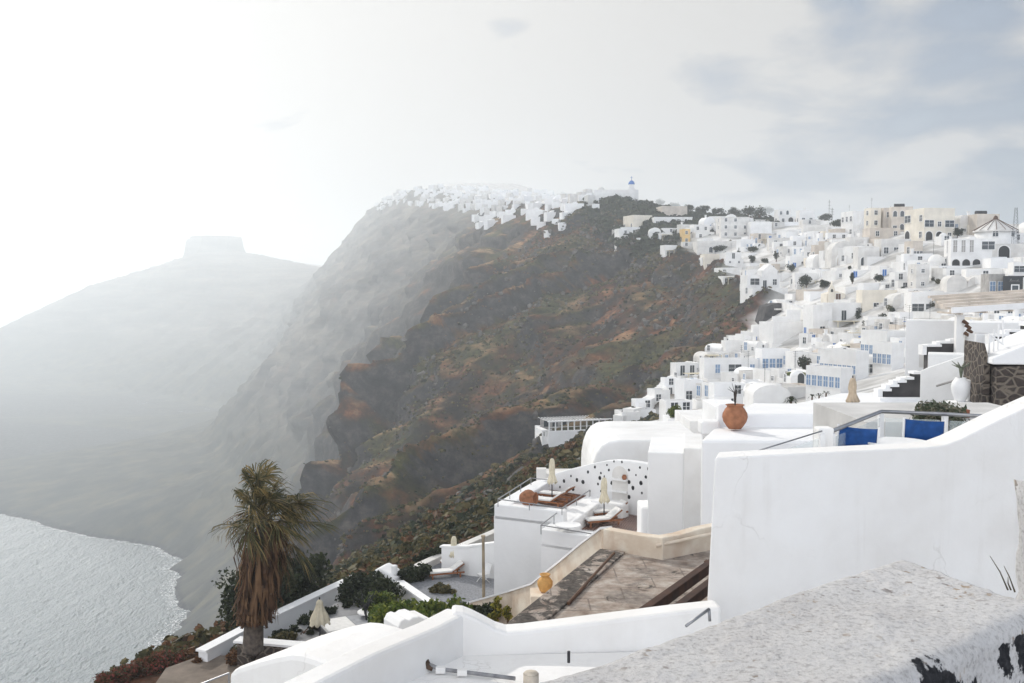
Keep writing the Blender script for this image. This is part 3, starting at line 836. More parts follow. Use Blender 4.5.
# trees and landmarks that the filling houses must not cover
TT = [(648,208,14,9,'dark tree at the left end of the ridge thicket'),(660,206,12,8,'dark tree just above the beige box house'),(674,210,15,8,'low dark tree right of the beige box house'),(688,213,16,9,'dark tree midway along the ridge thicket'),
 (702,214,18,9,'broad dark tree above the three-storey block, left'),(718,215,16,8,'dark tree above the three-storey block, middle'),(734,217,16,10,'dark tree above the three-storey block, right'),
 (748,219,18,15,'tallest dark tree on the ridge, left of the skyline house'),(759,222,16,17,'dark tree touching the two-tier skyline house'),(769,214,14,8,'small dark tree topping the ridge behind the skyline house'),
 (826,222,16,9,'dark tree on the bank right of the skyline pair'),(838,228,18,9,'dark bush left of the stair house on the skyline'),
 (806,288,17,15,'biggest round dark tree among the mid-slope houses'),(791,272,11,9,'small round dark tree up-left of the biggest one'),(824,288,14,9,'low dark tree right of the biggest round one'),
 (776,262,6,13,'slim dark tree left of the arched houses'),(765,264,9,7,'little dark tree beside the slim one'),(752,263,10,9,'bushy dark tree above the cliff-edge villa'),(753,252,12,6,'dark shrub-like tree beside the long arcaded house'),
 (957,238,12,12,'flat-topped dark tree left of the windmill'),(805,377,17,26,'large dark bush-like tree in the white courtyard above the pergola'),(852,284,6,14,'slim dark cypress below the great arch'),(879,282,11,9,'dark clipped tree left of the square tower'),
 (664,248,16,8,'dark tree on the bank below the two clustered houses'),(705,253,18,6,'low dark tree row piece over the cream terrace'),(720,251,16,6,'low dark tree right part over the cream terrace'),(642,250,20,8,'dark tree under the right cliff-perched house')]

def keep(pxL, pxR, top, base):
    p = hit(0.5*(pxL+pxR), base)
    HANDBOX.append((pxL, pxR, top, base, p.y if p else 400, True))
for px, py, w, h, lab in TT: keep(px-w/2, px+w/2, py-h, py)
for q in ((974,1016,221,248), (824,848,281,303), (1000,1036,272,297), (752,812,300,320), (722,806,318,356), (784,808,370,390), (612,692,372,432), (770,800,392,410), (840,856,268,285), (870,884,270,284)): keep(*q)
# ------------------------------------------------------------------ landmarks
LAND = []
def windmill():
    p = hit(995, 246)
    s = p.y/F
    root = empty('windmill', p, 0, 'round white windmill with a ribbed conical roof on the skyline', 'windmill')
    r, hw, ap = 19.5*s, 14*s, 26*s
    m = MB(); m.smooth = True
    m.lathe([(r*1.04, -6), (r*1.02, 0), (r*0.97, hw)], 40)
    m.build('tower', WHITE, root)
    m = MB(); m.smooth = False
    m.lathe([(r*1.06, hw-0.1), (r*1.06, hw+0.25), (r*0.12, ap), (0.001, ap+0.5)], 40)
    m.mi = 1
    for k in range(16):
        a = 2*PI*k/16
        m.tube([(r*1.08*math.cos(a), r*1.08*math.sin(a), hw+0.3), (r*0.13*math.cos(a), r*0.13*math.sin(a), ap+0.05)], 0.075, 4)
    m.build('roof', [OFFWHITE, BROWNW], root)
    m = MB(); m.smooth = True
    m.lathe([(0.5, ap-0.3), (0.55, ap+0.4), (0.35, ap+0.9), (0.001, ap+1.1)], 12)
    m.build('cap', BROWNW, root)
    for a in (-115, -62):
        nm, me = OPEN['w']
        o = link('window', me, root)
        o.location = (r*0.985*math.cos(R(a)), r*0.985*math.sin(R(a)), hw*0.62); o.rotation_euler = (0, 0, R(a+90)); o.scale = (1.25, 1, 1.25)
    FOOT.append((p.x, p.y, r))
    LAND.append(('the windmill', 995, 238))
windmill()
def blue_church():
    p = hit(594, 203)
    s = p.y/F
    root = empty('church', p, -0.07, 'long white church with a small blue-domed belfry on the ridge', 'church')
    m = MB(); parapet_body(m, 0, 44*s, 0, 9, -8, 13*s, dip=0.3); m.build('nave', [WHITE, ROOFGREY], root)
    m = MB(); m.box(34*s, 40*s, -1.2, -0.01, -8, 14*s); m.box(34.4*s, 39.6*s, -1.0, 2.2, 14*s+0.004, 18*s)
    bt = m.build('belfry', WHITE, root)
    m = MB(); m.smooth = True
    r = 3.1*s
    m.lathe([(r, 0), (r*1.02, 0.4)] + [(r*math.cos(PI/2*k/6), 0.4+r*1.1*math.sin(PI/2*k/6)) for k in range(1, 6)] + [(0.001, 0.4+r*1.1)], 16, TR((37*s, 0.6, 18*s)))
    m.tube([(37*s, 0.6, 18*s+r*1.3), (37*s, 0.6, 18*s+r*1.3+2.2)], 0.12, 4); m.tube([(37*s-0.6, 0.6, 18*s+r*1.3+1.5), (37*s+0.6, 0.6, 18*s+r*1.3+1.5)], 0.1, 4)
    m.build('dome', BLUE, root)
    m = MB(); m.smooth = True
    r = 3.6*s
    m.lathe([(r, 0), (r, 0.8)] + [(r*math.cos(PI/2*k/6), 0.8+r*0.8*math.sin(PI/2*k/6)) for k in range(1, 6)] + [(0.001, 0.8+r*0.8)], 16, TR((7*s, 4.5, 13*s-0.4)))
    m.build('dome', OFFWHITE, root)
    put_openings(root, '.www..D...s', 44*s, 11*s, 'f')
    FOOT.append((p.x+20*s, p.y+4, 22*s))
    LAND.append(('the blue-domed church', 620, 195))
blue_church()
def yellow_chapel():
    p = hit(833, 303)
    s = p.y/F
    root = empty('chapel', p, -0.1, 'small pale yellow chapel with a pointed bell gable', 'chapel')
    m = MB(); m.sheet([(-6*s, -5), (12*s, -5), (12*s, 9*s), (3*s, 12*s), (-6*s, 9*s)], 0, 7); m.build('nave', CREAM, root)
    m = MB(); m.sheet([(-5*s, -5), (1*s, -5), (1*s, 14*s), (-1.2*s, 18*s), (-2.0*s, 22*s), (-2.8*s, 18*s), (-5*s, 14*s)], -0.9, -0.01); g = m.build('bell_gable', CREAM, root)
    m = MB()
    for z, rr in ((13.2, 1.1),): m.sheet([(-2*s-rr*s, z*s-2.2*s), (-2*s+rr*s, z*s-2.2*s), (-2*s+rr*s, z*s), (-2*s, z*s+rr*s), (-2*s-rr*s, z*s)], -0.95, -0.85)
    m.build('bell_opening', SHADOWC, g)
    nm, me = OPEN['n']; o = link('door', me, root); o.location = (5*s, 0, 0.05)
    FOOT.append((p.x, p.y+3, 10*s))
    LAND.append(('the yellow chapel', 836, 292))
yellow_chapel()
def shop():
    p = hit(1003, 295)
    s = p.y/F
    root = empty('shop', p, -0.44, 'dark painted shopfront with white scrawled lettering and pale window', 'shop')
    m = MB(); m.box(0, 30*s, 0, 8, -4, 19*s); m.build('wall', mat('charcoal_paint', (0.035, 0.037, 0.042), 0.7, 0.1), root)
    m = MB(); m.box(7*s, 14.5*s, -0.05, 0.02, 3*s, 10.5*s); f = m.build('window_frame', WFRAME, root)
    m = MB(); m.box(8*s, 13.5*s, -0.08, 0.02, 4*s, 9.5*s); m.build('pane', GLASS_D, f)
    m = MB(); m.box(17.5*s, 18.8*s, -0.35, -0.01, -4, 17.5*s); m.build('white_post', WFRAME, root)
    # scrawled name over the window: looped strokes
    m = MB()
    pts = [(5.8, 13.2), (6.4, 15.6), (7.3, 16.2), (7.4, 15.0), (6.4, 14.4), (7.6, 13.6), (8.2, 14.5), (8.6, 13.6), (9.2, 14.6), (9.6, 13.6), (10.2, 14.5), (10.7, 13.6), (11.3, 14.6), (11.7, 13.6), (12.3, 14.5), (12.6, 13.6), (13.3, 15.8), (13.6, 13.6), (14.6, 14.0)]
    m.tube([(x*s, -0.05, z*s) for x, z in pts], 0.11*s, 5)
    m.build('lettering', mat('pale_lettering', (0.5, 0.5, 0.5), 0.6, 0.05), root)
    q = root.matrix_basis.copy()
    c, sn = math.cos(-0.44), math.sin(-0.44)
    b = Vector((p.x + c*19.5*s + sn*0.6, p.y + sn*19.5*s - c*0.6, p.z + 6.5*s))
    sg = empty('shop_sign', b, -0.44, 'square orange shop sign with a dark round letter, hung on the dark shopfront', 'sign')
    m = MB(); m.box(0, 9*s, -0.06, 0.06, 0, 10*s); m.build('board', mat('orange_sign', (0.80, 0.33, 0.03), 0.5, 0.04), sg, 0.03)
    m = MB()
    cx, cz, r0, r1 = 4.3*s, 5*s, 1.7*s, 2.9*s
    n = 18
    for k in range(n):
        a, b2 = R(40 + 280*k/n), R(40 + 280*(k+1)/n)
        m.sheet([(cx+r0*math.cos(a), cz+r0*math.sin(a)), (cx+r1*math.cos(a), cz+r1*math.sin(a)), (cx+r1*math.cos(b2), cz+r1*math.sin(b2)), (cx+r0*math.cos(b2), cz+r0*math.sin(b2))], -0.10, -0.061)
    m.build('letter', SHADOWC, sg)
    LAND.append(('the dark shopfront', 1013, 285))
    FOOT.append((p.x+3, p.y, 14*s))
shop()
# restaurant terrace far out on the slope, with its stepped white wall up to the town
def restaurant():
    y0 = hit(547, 447).y
    s = y0/F
    p = P(549, 446, y0)
    root = empty('cliff_restaurant', p, 0.30, 'long white restaurant terrace with an open railed gallery on the brown slope', 'restaurant')
    L_ = 96*s
    m = MB(); parapet_body(m, 0, L_, 0, 9, -14, 15*s, dip=0.6); m.build('wall', [WHITE2, ROOFGREY], root)
    m = MB(); m.box(-6.5*s, -0.01, 0.5, 5, -8, 9*s); m.box(-6.5*s, -0.01, 0.5, 5, 15*s, 16*s)
    for x in (-6.2, -3.4, -0.7): m.box(x*s, x*s+0.3, 0.55, 0.85, 9*s+0.004, 15*s-0.004)
    m.build('side_porch', WHITE, root)
    m = MB()
    n = 15
    for k in range(n): m.box(L_*k/(n-1)*0.985, L_*k/(n-1)*0.985+0.22, 0.1, 0.32, 15*s+0.004, 24*s)
    m.box(-0.2, L_+0.2, -0.2, 0.5, 24*s+0.004, 25.2*s)
    for k in range(30): m.box(L_*k/29*0.985, L_*k/29*0.985+0.12, 0.504, 7, 24*s+0.1, 24.8*s)
    m.box(0, L_, 0.12, 0.2, 18.4*s, 18.8*s)
    m.build('gallery', WFRAME, root)
    m = MB(); m.box(0.5, L_-0.5, 6.6, 7.0, 15*s-0.6, 23*s); m.build('back_wall', GREY, root)
    m = MB()
    for k in range(9): m.box(L_*(0.06+0.1*k), L_*(0.115+0.1*k), 6.45, 6.56, 15*s, 21*s)
    m.build('window', GLASS_D, root)
    LAND.append(('the cliff restaurant', 580, 425))
    FOOT.append((p.x+L_/2, p.y+6, L_*0.55))
restaurant()
def wall_run(pts, h, t, label, name='stepped_wall', cat='wall', m_=None, sink=3.0, lift=0.0, ws=None):
    """a wall that follows ground points, one block per stretch, stepping up as it goes"""
    m = MB()
    W_ = ws or [hit(*q) for q in pts]
    for a, b in zip(W_[:-1], W_[1:]):
        d = Vector((b.x-a.x, b.y-a.y, 0)); L_ = d.length
        if L_ < 0.05: continue
        ang = math.atan2(d.y, d.x)
        n = max(1, int(L_/2.6))
        for k in range(n):
            z = a.z + (b.z-a.z)*(k+0.5)/n + lift
            m.box(L_*k/n, L_*(k+1)/n - 0.004, -t/2, t/2, z-sink-a.z, z+h-a.z, TR(a, ang))
    o = m.build(name, m_ or WHITE)
    return tag(o, label, cat)
wall_run([(618,426),(628,422),(640,412),(652,404),(664,392),(676,382)], 1.7, 2.2, 'stepped white wall climbing the slope from the restaurant to the town', sink=5)
wall_run([(731,352),(752,346),(772,335),(800,322)], 3.6, 1.6, 'broad white stair wall rising diagonally to the tall blue-doored house', sink=5)
wall_run([(724,344),(735,343),(747,343)], 1.6, 0.6, 'short crenellated white parapet over the brown slope')
wall_run([(776,307),(790,312),(800,316),(812,322)], 2.2, 1.2, 'white wall dropping right below the cave facade')
# dark cave facade with blue doors
def cave():
    p = hit(771, 318); s = p.y/F
    root = empty('cave_house', p, 0.10, 'cave house of dark lava stone with a line of blue doors', 'house')
    m = MB(); m.sheet([(-14*s, -6), (38*s, -6), (36*s, 4*s), (24*s, 13*s), (8*s, 15*s), (-4*s, 12*s)], 0, 6); m.build('wall', DARKSTONE, root)
    put_openings(root, '...ddd.d.', 32*s, 9*s, 'f')
    m = MB(); m.box(3*s, 11*s, -1.2, -0.01, 8*s, 9.6*s); m.build('canopy', OFFWHITE, root)
    FOOT.append((p.x, p.y+3, 20*s))
cave()

# ------------------------------------------------------------------ houses between the picked ones
POLY = [(618,236),(690,224),(770,222),(860,224),(1024,238),(1040,345),(930,345),(880,372),(800,400),(760,412),(700,412),(668,388),(722,350),(800,322),(742,292),(702,266),(640,246)]
def inside(x, y, poly):
    c = False
    for i in range(len(poly)):
        (x1, y1), (x2, y2) = poly[i], poly[i-1]
        if (y1 > y) != (y2 > y) and x < (x2-x1)*(y-y1)/(y2-y1)+x1: c = not c
    return c
for root, *_ in list(HOUSES):
    q = proj(root.location)
INF = []
tries = 0
rr_ = random.Random(5)
n_low = n_full = 0
while len(INF) < 360 and tries < 16000:
    tries += 1
    px, py = rr_.uniform(615, 1040), rr_.uniform(222, 412)
    if not inside(px, py, POLY): continue
    p = hit(px, py)
    if p is None or p.y < 90 or p.y > 640: continue
    w = rr_.uniform(4.5, 9.0)*(0.6 if py > 335 else 1.0); d = rr_.uniform(3.5, 6.5)
    rad = 0.5*math.hypot(w, d)
    if any((p.x-fx)**2 + (p.y+d/2-fy)**2 < (0.45*(rad+fr))**2 for fx, fy, fr in FOOT): continue
    al = math.atan((px-512)/F)
    yaw = R(rr_.uniform(8, 42)) - al
    h = rr_.choice([2.6, 3.0, 3.3, 3.6, 4.4, 5.4])
    if py > 335: h = min(h, 3.0)
    hp, wp = (max(h, 4.8) if py < 335 else h)/p.y*F, w/p.y*F
    # keep the picked houses' fronts in view: where one would be covered, only a low walled terrace fits
    low = False; room = 99.0
    for a, b, tp, bs, yy, st in HANDBOX:
        if px-wp*0.5 < b+1 and px+wp > a-1 and p.y < yy+2 and py > (tp if st else bs-0.1*(bs-tp)) and py-hp < bs-0.3*(bs-tp):
            room = min(room, (py - (bs-0.15*(bs-tp)))*p.y/F)
    if room < 1.0 or (room < 99 and n_low >= 130): continue
    if room < 99:
        low = True; n_low += 1; h = min(room, 2.6)
    elif n_full >= 230: continue
    else: n_full += 1
    kind = rr_.choices(['flat', 'vault', 'step', 'court', 'dome', 'vaults', 'gable'], [38, 20, 16, 16, 3, 5, 2])[0]
    if not low and kind in ('step', 'court') and py < 335: h = max(h, 4.8)
    ch = rr_.choice('wwDbdsan')
    n = max(1, int(w/2.4))
    fr_ = ''.join(rr_.choice(['.', ch, ch, 'w', 'D', 's']) for _ in range(n))
    if low: kind = 'flat'; fr_ = ''.join(rr_.choice('...wds') for _ in range(n)) if h > 2.0 else ''
    if kind == 'vault': fr_ = rr_.choice(['A', 'D', 'd', 'a', 'w']); w = min(w, 5.5)
    if kind in ('step', 'court'): fr_ = (fr_ if kind == 'step' else '') + '|' + ''.join(rr_.choice('..wDbd') for _ in range(max(1, n-1)))
    le_ = '' if low else ''.join(rr_.choice('..wbs') for _ in range(2))
    wm = rr_.choices([WHITE, WHITE2, OFFWHITE, BEIGE, CREAM], [48, 18, 24, 6, 4])[0]
    ex = rr_.choice([None, None, None, None, add_chimney, add_chimney, add_stair, add_stair, add_awning, add_awning, add_antenna])
    if low: ex = None
    o = house(p, yaw, w, d, h, kind, fr_, le_, wm, 'x', None, *(('walled_terrace', 'terrace') if low else ()), extra=ex)
    INF.append((o, px, py, w, h, 'low' if low else kind, fr_ + le_, wm, ex))
# a label for each: how it looks, then the landmark it stands by
LM = LAND + [('the three-storey block', 732, 228), ('the great arch', 840, 256), ('the largest cream block', 928, 226), ('the square tower house', 919, 277), ('the windowed pavilion', 933, 304),
    ('the cliff-edge villa', 764, 288), ('the pool villa', 733, 376), ('the white mansion with arches', 966, 255), ('the cave facade', 785, 310), ('the six-shutter house', 880, 345), ('the long stair wall', 768, 338),
    ('the ochre facade', 685, 236), ('the terracotta urn', 738, 410)]
KN = {'low': 'low walled', 'flat': 'flat-roofed', 'vault': 'barrel-vaulted', 'step': 'two-tier', 'court': 'walled-front', 'dome': 'domed', 'vaults': 'multi-vaulted', 'gable': 'gabled'}
MN = {WHITE.name: 'white', WHITE2.name: 'bright white', OFFWHITE.name: 'off-white', BEIGE.name: 'beige', CREAM.name: 'cream'}
used = {}
for (o, px, py, w, h, kind, sp, wm, ex) in INF:
    ln, lx, ly = min(LM, key=lambda q: (q[1]-px)**2 + ((q[2]-py)*1.5)**2)
    dx, dy = px-lx, (py-ly)*1.5
    rel = ('right of' if dx > 0 else 'left of') if abs(dx) > abs(dy)*1.3 else ('below' if dy > 0 else 'above')
    if min(abs(dx), abs(dy)) > 0.45*max(abs(dx), abs(dy)): rel = ('below and ' if dy > 0 else 'above and ') + ('right of' if dx > 0 else 'left of')
    op = 'with blue door' if 'd' in sp else 'with brown door' if 'n' in sp else 'with blue shutters' if 'b' in sp else 'with dark archway' if 'A' in sp else 'with dark doors' if 'D' in sp else 'with small windows' if 'w' in sp or 's' in sp else 'with arched window' if 'a' in sp else 'with blank walls'
    if kind == 'low': op = 'tucked'
    key = (KN[kind], MN[wm.name], op, rel, ln)
    used.setdefault(key, []).append((o, px, py, ex))
EXN = {add_chimney: 'chimneyed', add_stair: 'stepped-stair', add_awning: 'canopied', add_antenna: 'antenna-topped', None: 'plain'}
ORD = ['nearest', 'second nearest', 'third nearest', 'fourth nearest', 'fifth nearest', 'sixth nearest', 'seventh nearest', 'eighth nearest', 'ninth nearest', 'tenth nearest', 'eleventh nearest', 'twelfth nearest']
for key, lst in used.items():
    k, mn, op, rel, ln = key
    lx, ly = next((q[1], q[2]) for q in LM if q[0] == ln)
    lst.sort(key=lambda q: (q[1]-lx)**2 + (q[2]-ly)**2)
    for i, (o, px, py, ex) in enumerate(lst):
        pre = ('' if len(lst) == 1 else ORD[min(i, 11)] + ' ')
        o['label'] = f"{pre}{mn} {k} {'terrace' if k == 'low walled' else 'house'} {op} {rel} {ln}"
for root, *_ in HOUSES: root['group'] = 'low walled terraces between the houses' if root.name.startswith('walled') else 'whitewashed houses of the cliff town'

# ------------------------------------------------------------------ far hilltop town in the haze: single small houses, no parts at that size
FARP = [(376,205),(400,190),(440,186),(500,190),(560,192),(592,196),(590,214),(548,220),(520,212),(505,226),(480,226),(470,212),(430,206),(395,208),(378,214)]
CLIF = [(530,222),(560,214),(600,205),(606,226),(575,236),(545,238)]
far_meshes = []
for k in range(5):
    m = MB()
    w, d, h = [(6, 5, 3.2), (8, 6, 2.8), (5, 5, 4.6), (10, 5, 3.4), (4.5, 4.5, 2.6)][k]
    parapet_body(m, -w/2, w/2, -d/2, d/2, -3, h, dip=0.3)
    if k in (1, 3): vault_body(m, w*0.4, d*0.8, h-0.5, h+1.4, 1.3)
    far_meshes.append(mesh_of(m, 'far_house', [WHITE2 if k != 2 else OFFWHITE, ROOFGREY]))
fp = []
n_far = 0; tries = 0
while n_far < 240 and tries < 14000:
    tries += 1
    px, py = rr_.uniform(374, 606), rr_.uniform(184, 238)
    clif = inside(px, py, CLIF)
    if not (inside(px, py, FARP) or clif): continue
    p = hit(px, py)
    if p is None or p.y < 500: continue
    g_ = ground(p.x, p.y+5) - ground(p.x, p.y-5)
    if abs(g_) > (9 if clif else 6): continue
    if any((p.x-x)**2 + ((p.y-y)*0.6)**2 < 4.6**2 for x, y in fp): continue
    fp.append((p.x, p.y))
    o = link('far_house', rr_.choice(far_meshes))
    o.location = p; o.rotation_euler = (0, 0, rr_.uniform(-0.5, 0.7)); s_ = 0.8 if p.y < 900 else 1.0; o.scale = (s_, s_, s_*rr_.uniform(0.8, 1.2))
    near_ = p.y < 900
    tag(o, 'small white house scattered on the ridge left of the blue-domed church' if near_ else 'tiny pale house in the hazy town on the far cliff top', 'house', 'scattered houses by the church ridge' if near_ else 'houses of the far hazy hilltop town')
    n_far += 1
print('infill', n_full, n_low, 'far', n_far)
# ------------------------------------------------------------------ near architecture
def plan(z, *pts):
    return [tuple(PZ(px, py, z)[:2]) for px, py in pts]
def ccw(poly):
    a = sum(poly[i-1][0]*poly[i][1] - poly[i][0]*poly[i-1][1] for i in range(len(poly)))
    return poly if a > 0 else poly[::-1]
def on_wall(px, py, a, b):
    """(u, z) where a view ray meets the vertical plane through plan points a, b"""
    d = ray(px, py)
    ax, ay = a; dx, dy = b[0]-a[0], b[1]-a[1]
    l = math.hypot(dx, dy); dx /= l; dy /= l
    # a + u*dir = t*d
    det = d.x*(-dy) - d.y*(-dx)
    t = (ax*(-dy) - ay*(-dx))/det
    p = d*t
    return ((p.x-ax)*dx + (p.y-ay)*dy, p.z)
def wall_sheet(name, a, b, top, zbot, t, m_, label=None, cat='wall', parent=None, bottom_shift=0.0, bevel=0.02, cut=0.0):
    """upright wall along a-b whose top edge runs through picture points; thickness t behind the face"""
    pr = [on_wall(px, py, a, b) for px, py in top]
    ang = math.atan2(b[1]-a[1], b[0]-a[0])
    prof = [(pr[0][0]+bottom_shift, zbot), (pr[-1][0], zbot)] + pr[::-1]
    m = MB(); m.sheet(prof, 0, t)
    if cut: m.v = [(x + (cut if y > 1e-6 and x < 0.5*pr[-1][0] and x < pr[0][0] + bottom_shift + abs(bottom_shift) + 1e-3 else 0), y, z) for x, y, z in m.v]
    m.v = [tuple(TR((a[0], a[1], 0), ang) @ Vector(p)) for p in m.v]
    o = m.build(name, m_, parent, bevel)
    if label: tag(o, label, cat)
    return o

# materials for the near surfaces
def rough_lime():
    m = bpy.data.materials.new('rough_lime_render')
    nt, N, L = nodes(m)
    b = N['Principled BSDF']; b.inputs['Roughness'].default_value = 0.95; b.inputs['Specular IOR Level'].default_value = 0.15
    tc = N.new('ShaderNodeTexCoord'); src = tc.outputs['Object']
    def nz(s, d=6, r=0.6):
        n = N.new('ShaderNodeTexNoise'); n.inputs['Scale'].default_value = s; n.inputs['Detail'].default_value = d; n.inputs['Roughness'].default_value = r
        L.new(src, n.inputs['Vector']); return n.outputs['Fac']
    def rmp(f, *st):
        r = N.new('ShaderNodeValToRGB'); el = r.color_ramp.elements
        while len(el) < len(st): el.new(0.5)
        for e_, (p, c) in zip(el, st): e_.position = p; e_.color = (*c, 1)
        L.new(f, r.inputs['Fac']); return r.outputs['Color']
    def mx(f, a, c):
        n = N.new('ShaderNodeMixRGB'); L.new(f, n.inputs['Fac']); L.new(a, n.inputs['Color1']); L.new(c, n.inputs['Color2']); return n.outputs['Color']
    base = rmp(nz(3.0, 8), (0.35, (0.42, 0.405, 0.40)), (0.5, (0.52, 0.51, 0.505)), (0.68, (0.60, 0.59, 0.585)))
    grain = rmp(nz(95, 4, 0.7), (0.36, (0.24, 0.23, 0.225)), (0.47, (0.55, 0.54, 0.535)), (0.6, (0.63, 0.62, 0.615)))
    n = N.new('ShaderNodeMixRGB'); n.inputs['Fac'].default_value = 0.5; L.new(base, n.inputs['Color1']); L.new(grain, n.inputs['Color2'])
    col = n.outputs['Color']
    spk = N.new('ShaderNodeMath'); spk.operation = 'MULTIPLY'
    L.new(rmp(nz(42, 3, 0.5), (0.62, (0, 0, 0)), (0.67, (1, 1, 1))), spk.inputs[0]); L.new(rmp(nz(4.5, 5), (0.46, (0, 0, 0)), (0.56, (0.9,)*3)), spk.inputs[1])
    col = mx(spk.outputs[0], col, rmp(nz(12, 2), (0.4, (0.33, 0.25, 0.17)), (0.6, (0.22, 0.20, 0.19))))
    # flaked black paint plus flecks painted as shade, only on the side face (vertex attribute)
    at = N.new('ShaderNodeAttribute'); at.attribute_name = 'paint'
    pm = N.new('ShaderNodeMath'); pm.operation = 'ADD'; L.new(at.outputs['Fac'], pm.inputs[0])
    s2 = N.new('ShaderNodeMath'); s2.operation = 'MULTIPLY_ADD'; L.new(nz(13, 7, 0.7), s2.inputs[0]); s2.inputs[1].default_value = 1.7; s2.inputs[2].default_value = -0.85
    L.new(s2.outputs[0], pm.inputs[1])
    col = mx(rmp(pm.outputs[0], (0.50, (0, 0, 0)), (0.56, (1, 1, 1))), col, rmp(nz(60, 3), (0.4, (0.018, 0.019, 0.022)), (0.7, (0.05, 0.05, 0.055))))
    L.new(col, b.inputs['Base Color'])
    b1 = N.new('ShaderNodeBump'); b1.inputs['Distance'].default_value = 0.012; b1.inputs['Strength'].default_value = 0.55; L.new(nz(38, 7, 0.7), b1.inputs['Height'])
    b2 = N.new('ShaderNodeBump'); b2.inputs['Distance'].default_value = 0.004; b2.inputs['Strength'].default_value = 0.7; L.new(nz(150, 4, 0.7), b2.inputs['Height']); L.new(b1.outputs['Normal'], b2.inputs['Normal'])
    L.new(b2.outputs['Normal'], b.inputs['Normal'])
    return m
LIME = rough_lime()
def aged_white():
    m = bpy.data.materials.new('near_whitewash')
    nt, N, L = nodes(m); b = N['Principled BSDF']; b.inputs['Roughness'].default_value = 0.92; b.inputs['Specular IOR Level'].default_value = 0.2
    tc = N.new('ShaderNodeTexCoord'); src = tc.outputs['Object']
    def nz(s, d=6, r=0.6, vec=src):
        n = N.new('ShaderNodeTexNoise'); n.inputs['Scale'].default_value = s; n.inputs['Detail'].default_value = d; n.inputs['Roughness'].default_value = r
        L.new(vec, n.inputs['Vector']); return n.outputs['Fac']
    def rmp(f, *st):
        r = N.new('ShaderNodeValToRGB'); el = r.color_ramp.elements
        while len(el) < len(st): el.new(0.5)
        for e_, (p, c) in zip(el, st): e_.position = p; e_.color = (*c, 1)
        L.new(f, r.inputs['Fac']); return r.outputs['Color']
    def mx(f, a, c):
        n = N.new('ShaderNodeMixRGB'); L.new(f, n.inputs['Fac']); L.new(a, n.inputs['Color1']); L.new(c, n.inputs['Color2']); return n.outputs['Color']
    def mul(a, c):
        n = N.new('ShaderNodeMath'); n.operation = 'MULTIPLY'; L.new(a, n.inputs[0]); L.new(c, n.inputs[1]); return n.outputs[0]
    col = rmp(nz(0.7, 6), (0.34, (0.735, 0.715, 0.69)), (0.5, (0.785, 0.77, 0.75)), (0.66, (0.815, 0.805, 0.79)))
    mp = N.new('ShaderNodeMapping'); mp.inputs['Scale'].default_value = (5.0, 5.0, 0.35); L.new(src, mp.inputs['Vector'])
    col = mx(mul(rmp(nz(1.0, 5, 0.6, mp.outputs[0]), (0.54, (0, 0, 0)), (0.70, (0.55,)*3)), rmp(nz(0.6, 3), (0.45, (0, 0, 0)), (0.62, (1, 1, 1)))), col, rmp(nz(4), (0.4, (0.66, 0.635, 0.60)), (0.6, (0.70, 0.68, 0.655))))
    v = N.new('ShaderNodeTexVoronoi'); v.feature = 'DISTANCE_TO_EDGE'; v.inputs['Scale'].default_value = 0.8
    w = N.new('ShaderNodeVectorMath'); w.operation = 'MULTIPLY_ADD'; n3 = N.new('ShaderNodeTexNoise'); n3.inputs['Scale'].default_value = 2.6; n3.inputs['Detail'].default_value = 6; L.new(src, n3.inputs['Vector'])
    L.new(n3.outputs['Color'], w.inputs[0]); w.inputs[1].default_value = (0.5, 0.5, 0.5); L.new(src, w.inputs[2]); L.new(w.outputs[0], v.inputs['Vector'])
    col = mx(mul(rmp(v.outputs['Distance'], (0.0, (0.5,)*3), (0.008, (0, 0, 0))), rmp(nz(0.5, 2), (0.52, (0, 0, 0)), (0.60, (1, 1, 1)))), col, rmp(nz(3), (0.4, (0.52, 0.50, 0.47)), (0.6, (0.56, 0.54, 0.51))))
    L.new(col, b.inputs['Base Color'])
    b1 = N.new('ShaderNodeBump'); b1.inputs['Distance'].default_value = 0.03; b1.inputs['Strength'].default_value = 0.5; L.new(nz(2.6, 4), b1.inputs['Height'])
    b2 = N.new('ShaderNodeBump'); b2.inputs['Distance'].default_value = 0.006; b2.inputs['Strength'].default_value = 0.5; L.new(nz(22, 6), b2.inputs['Height']); L.new(b1.outputs['Normal'], b2.inputs['Normal'])
    L.new(b2.outputs['Normal'], b.inputs['Normal'])
    return m
NEARW = aged_white()

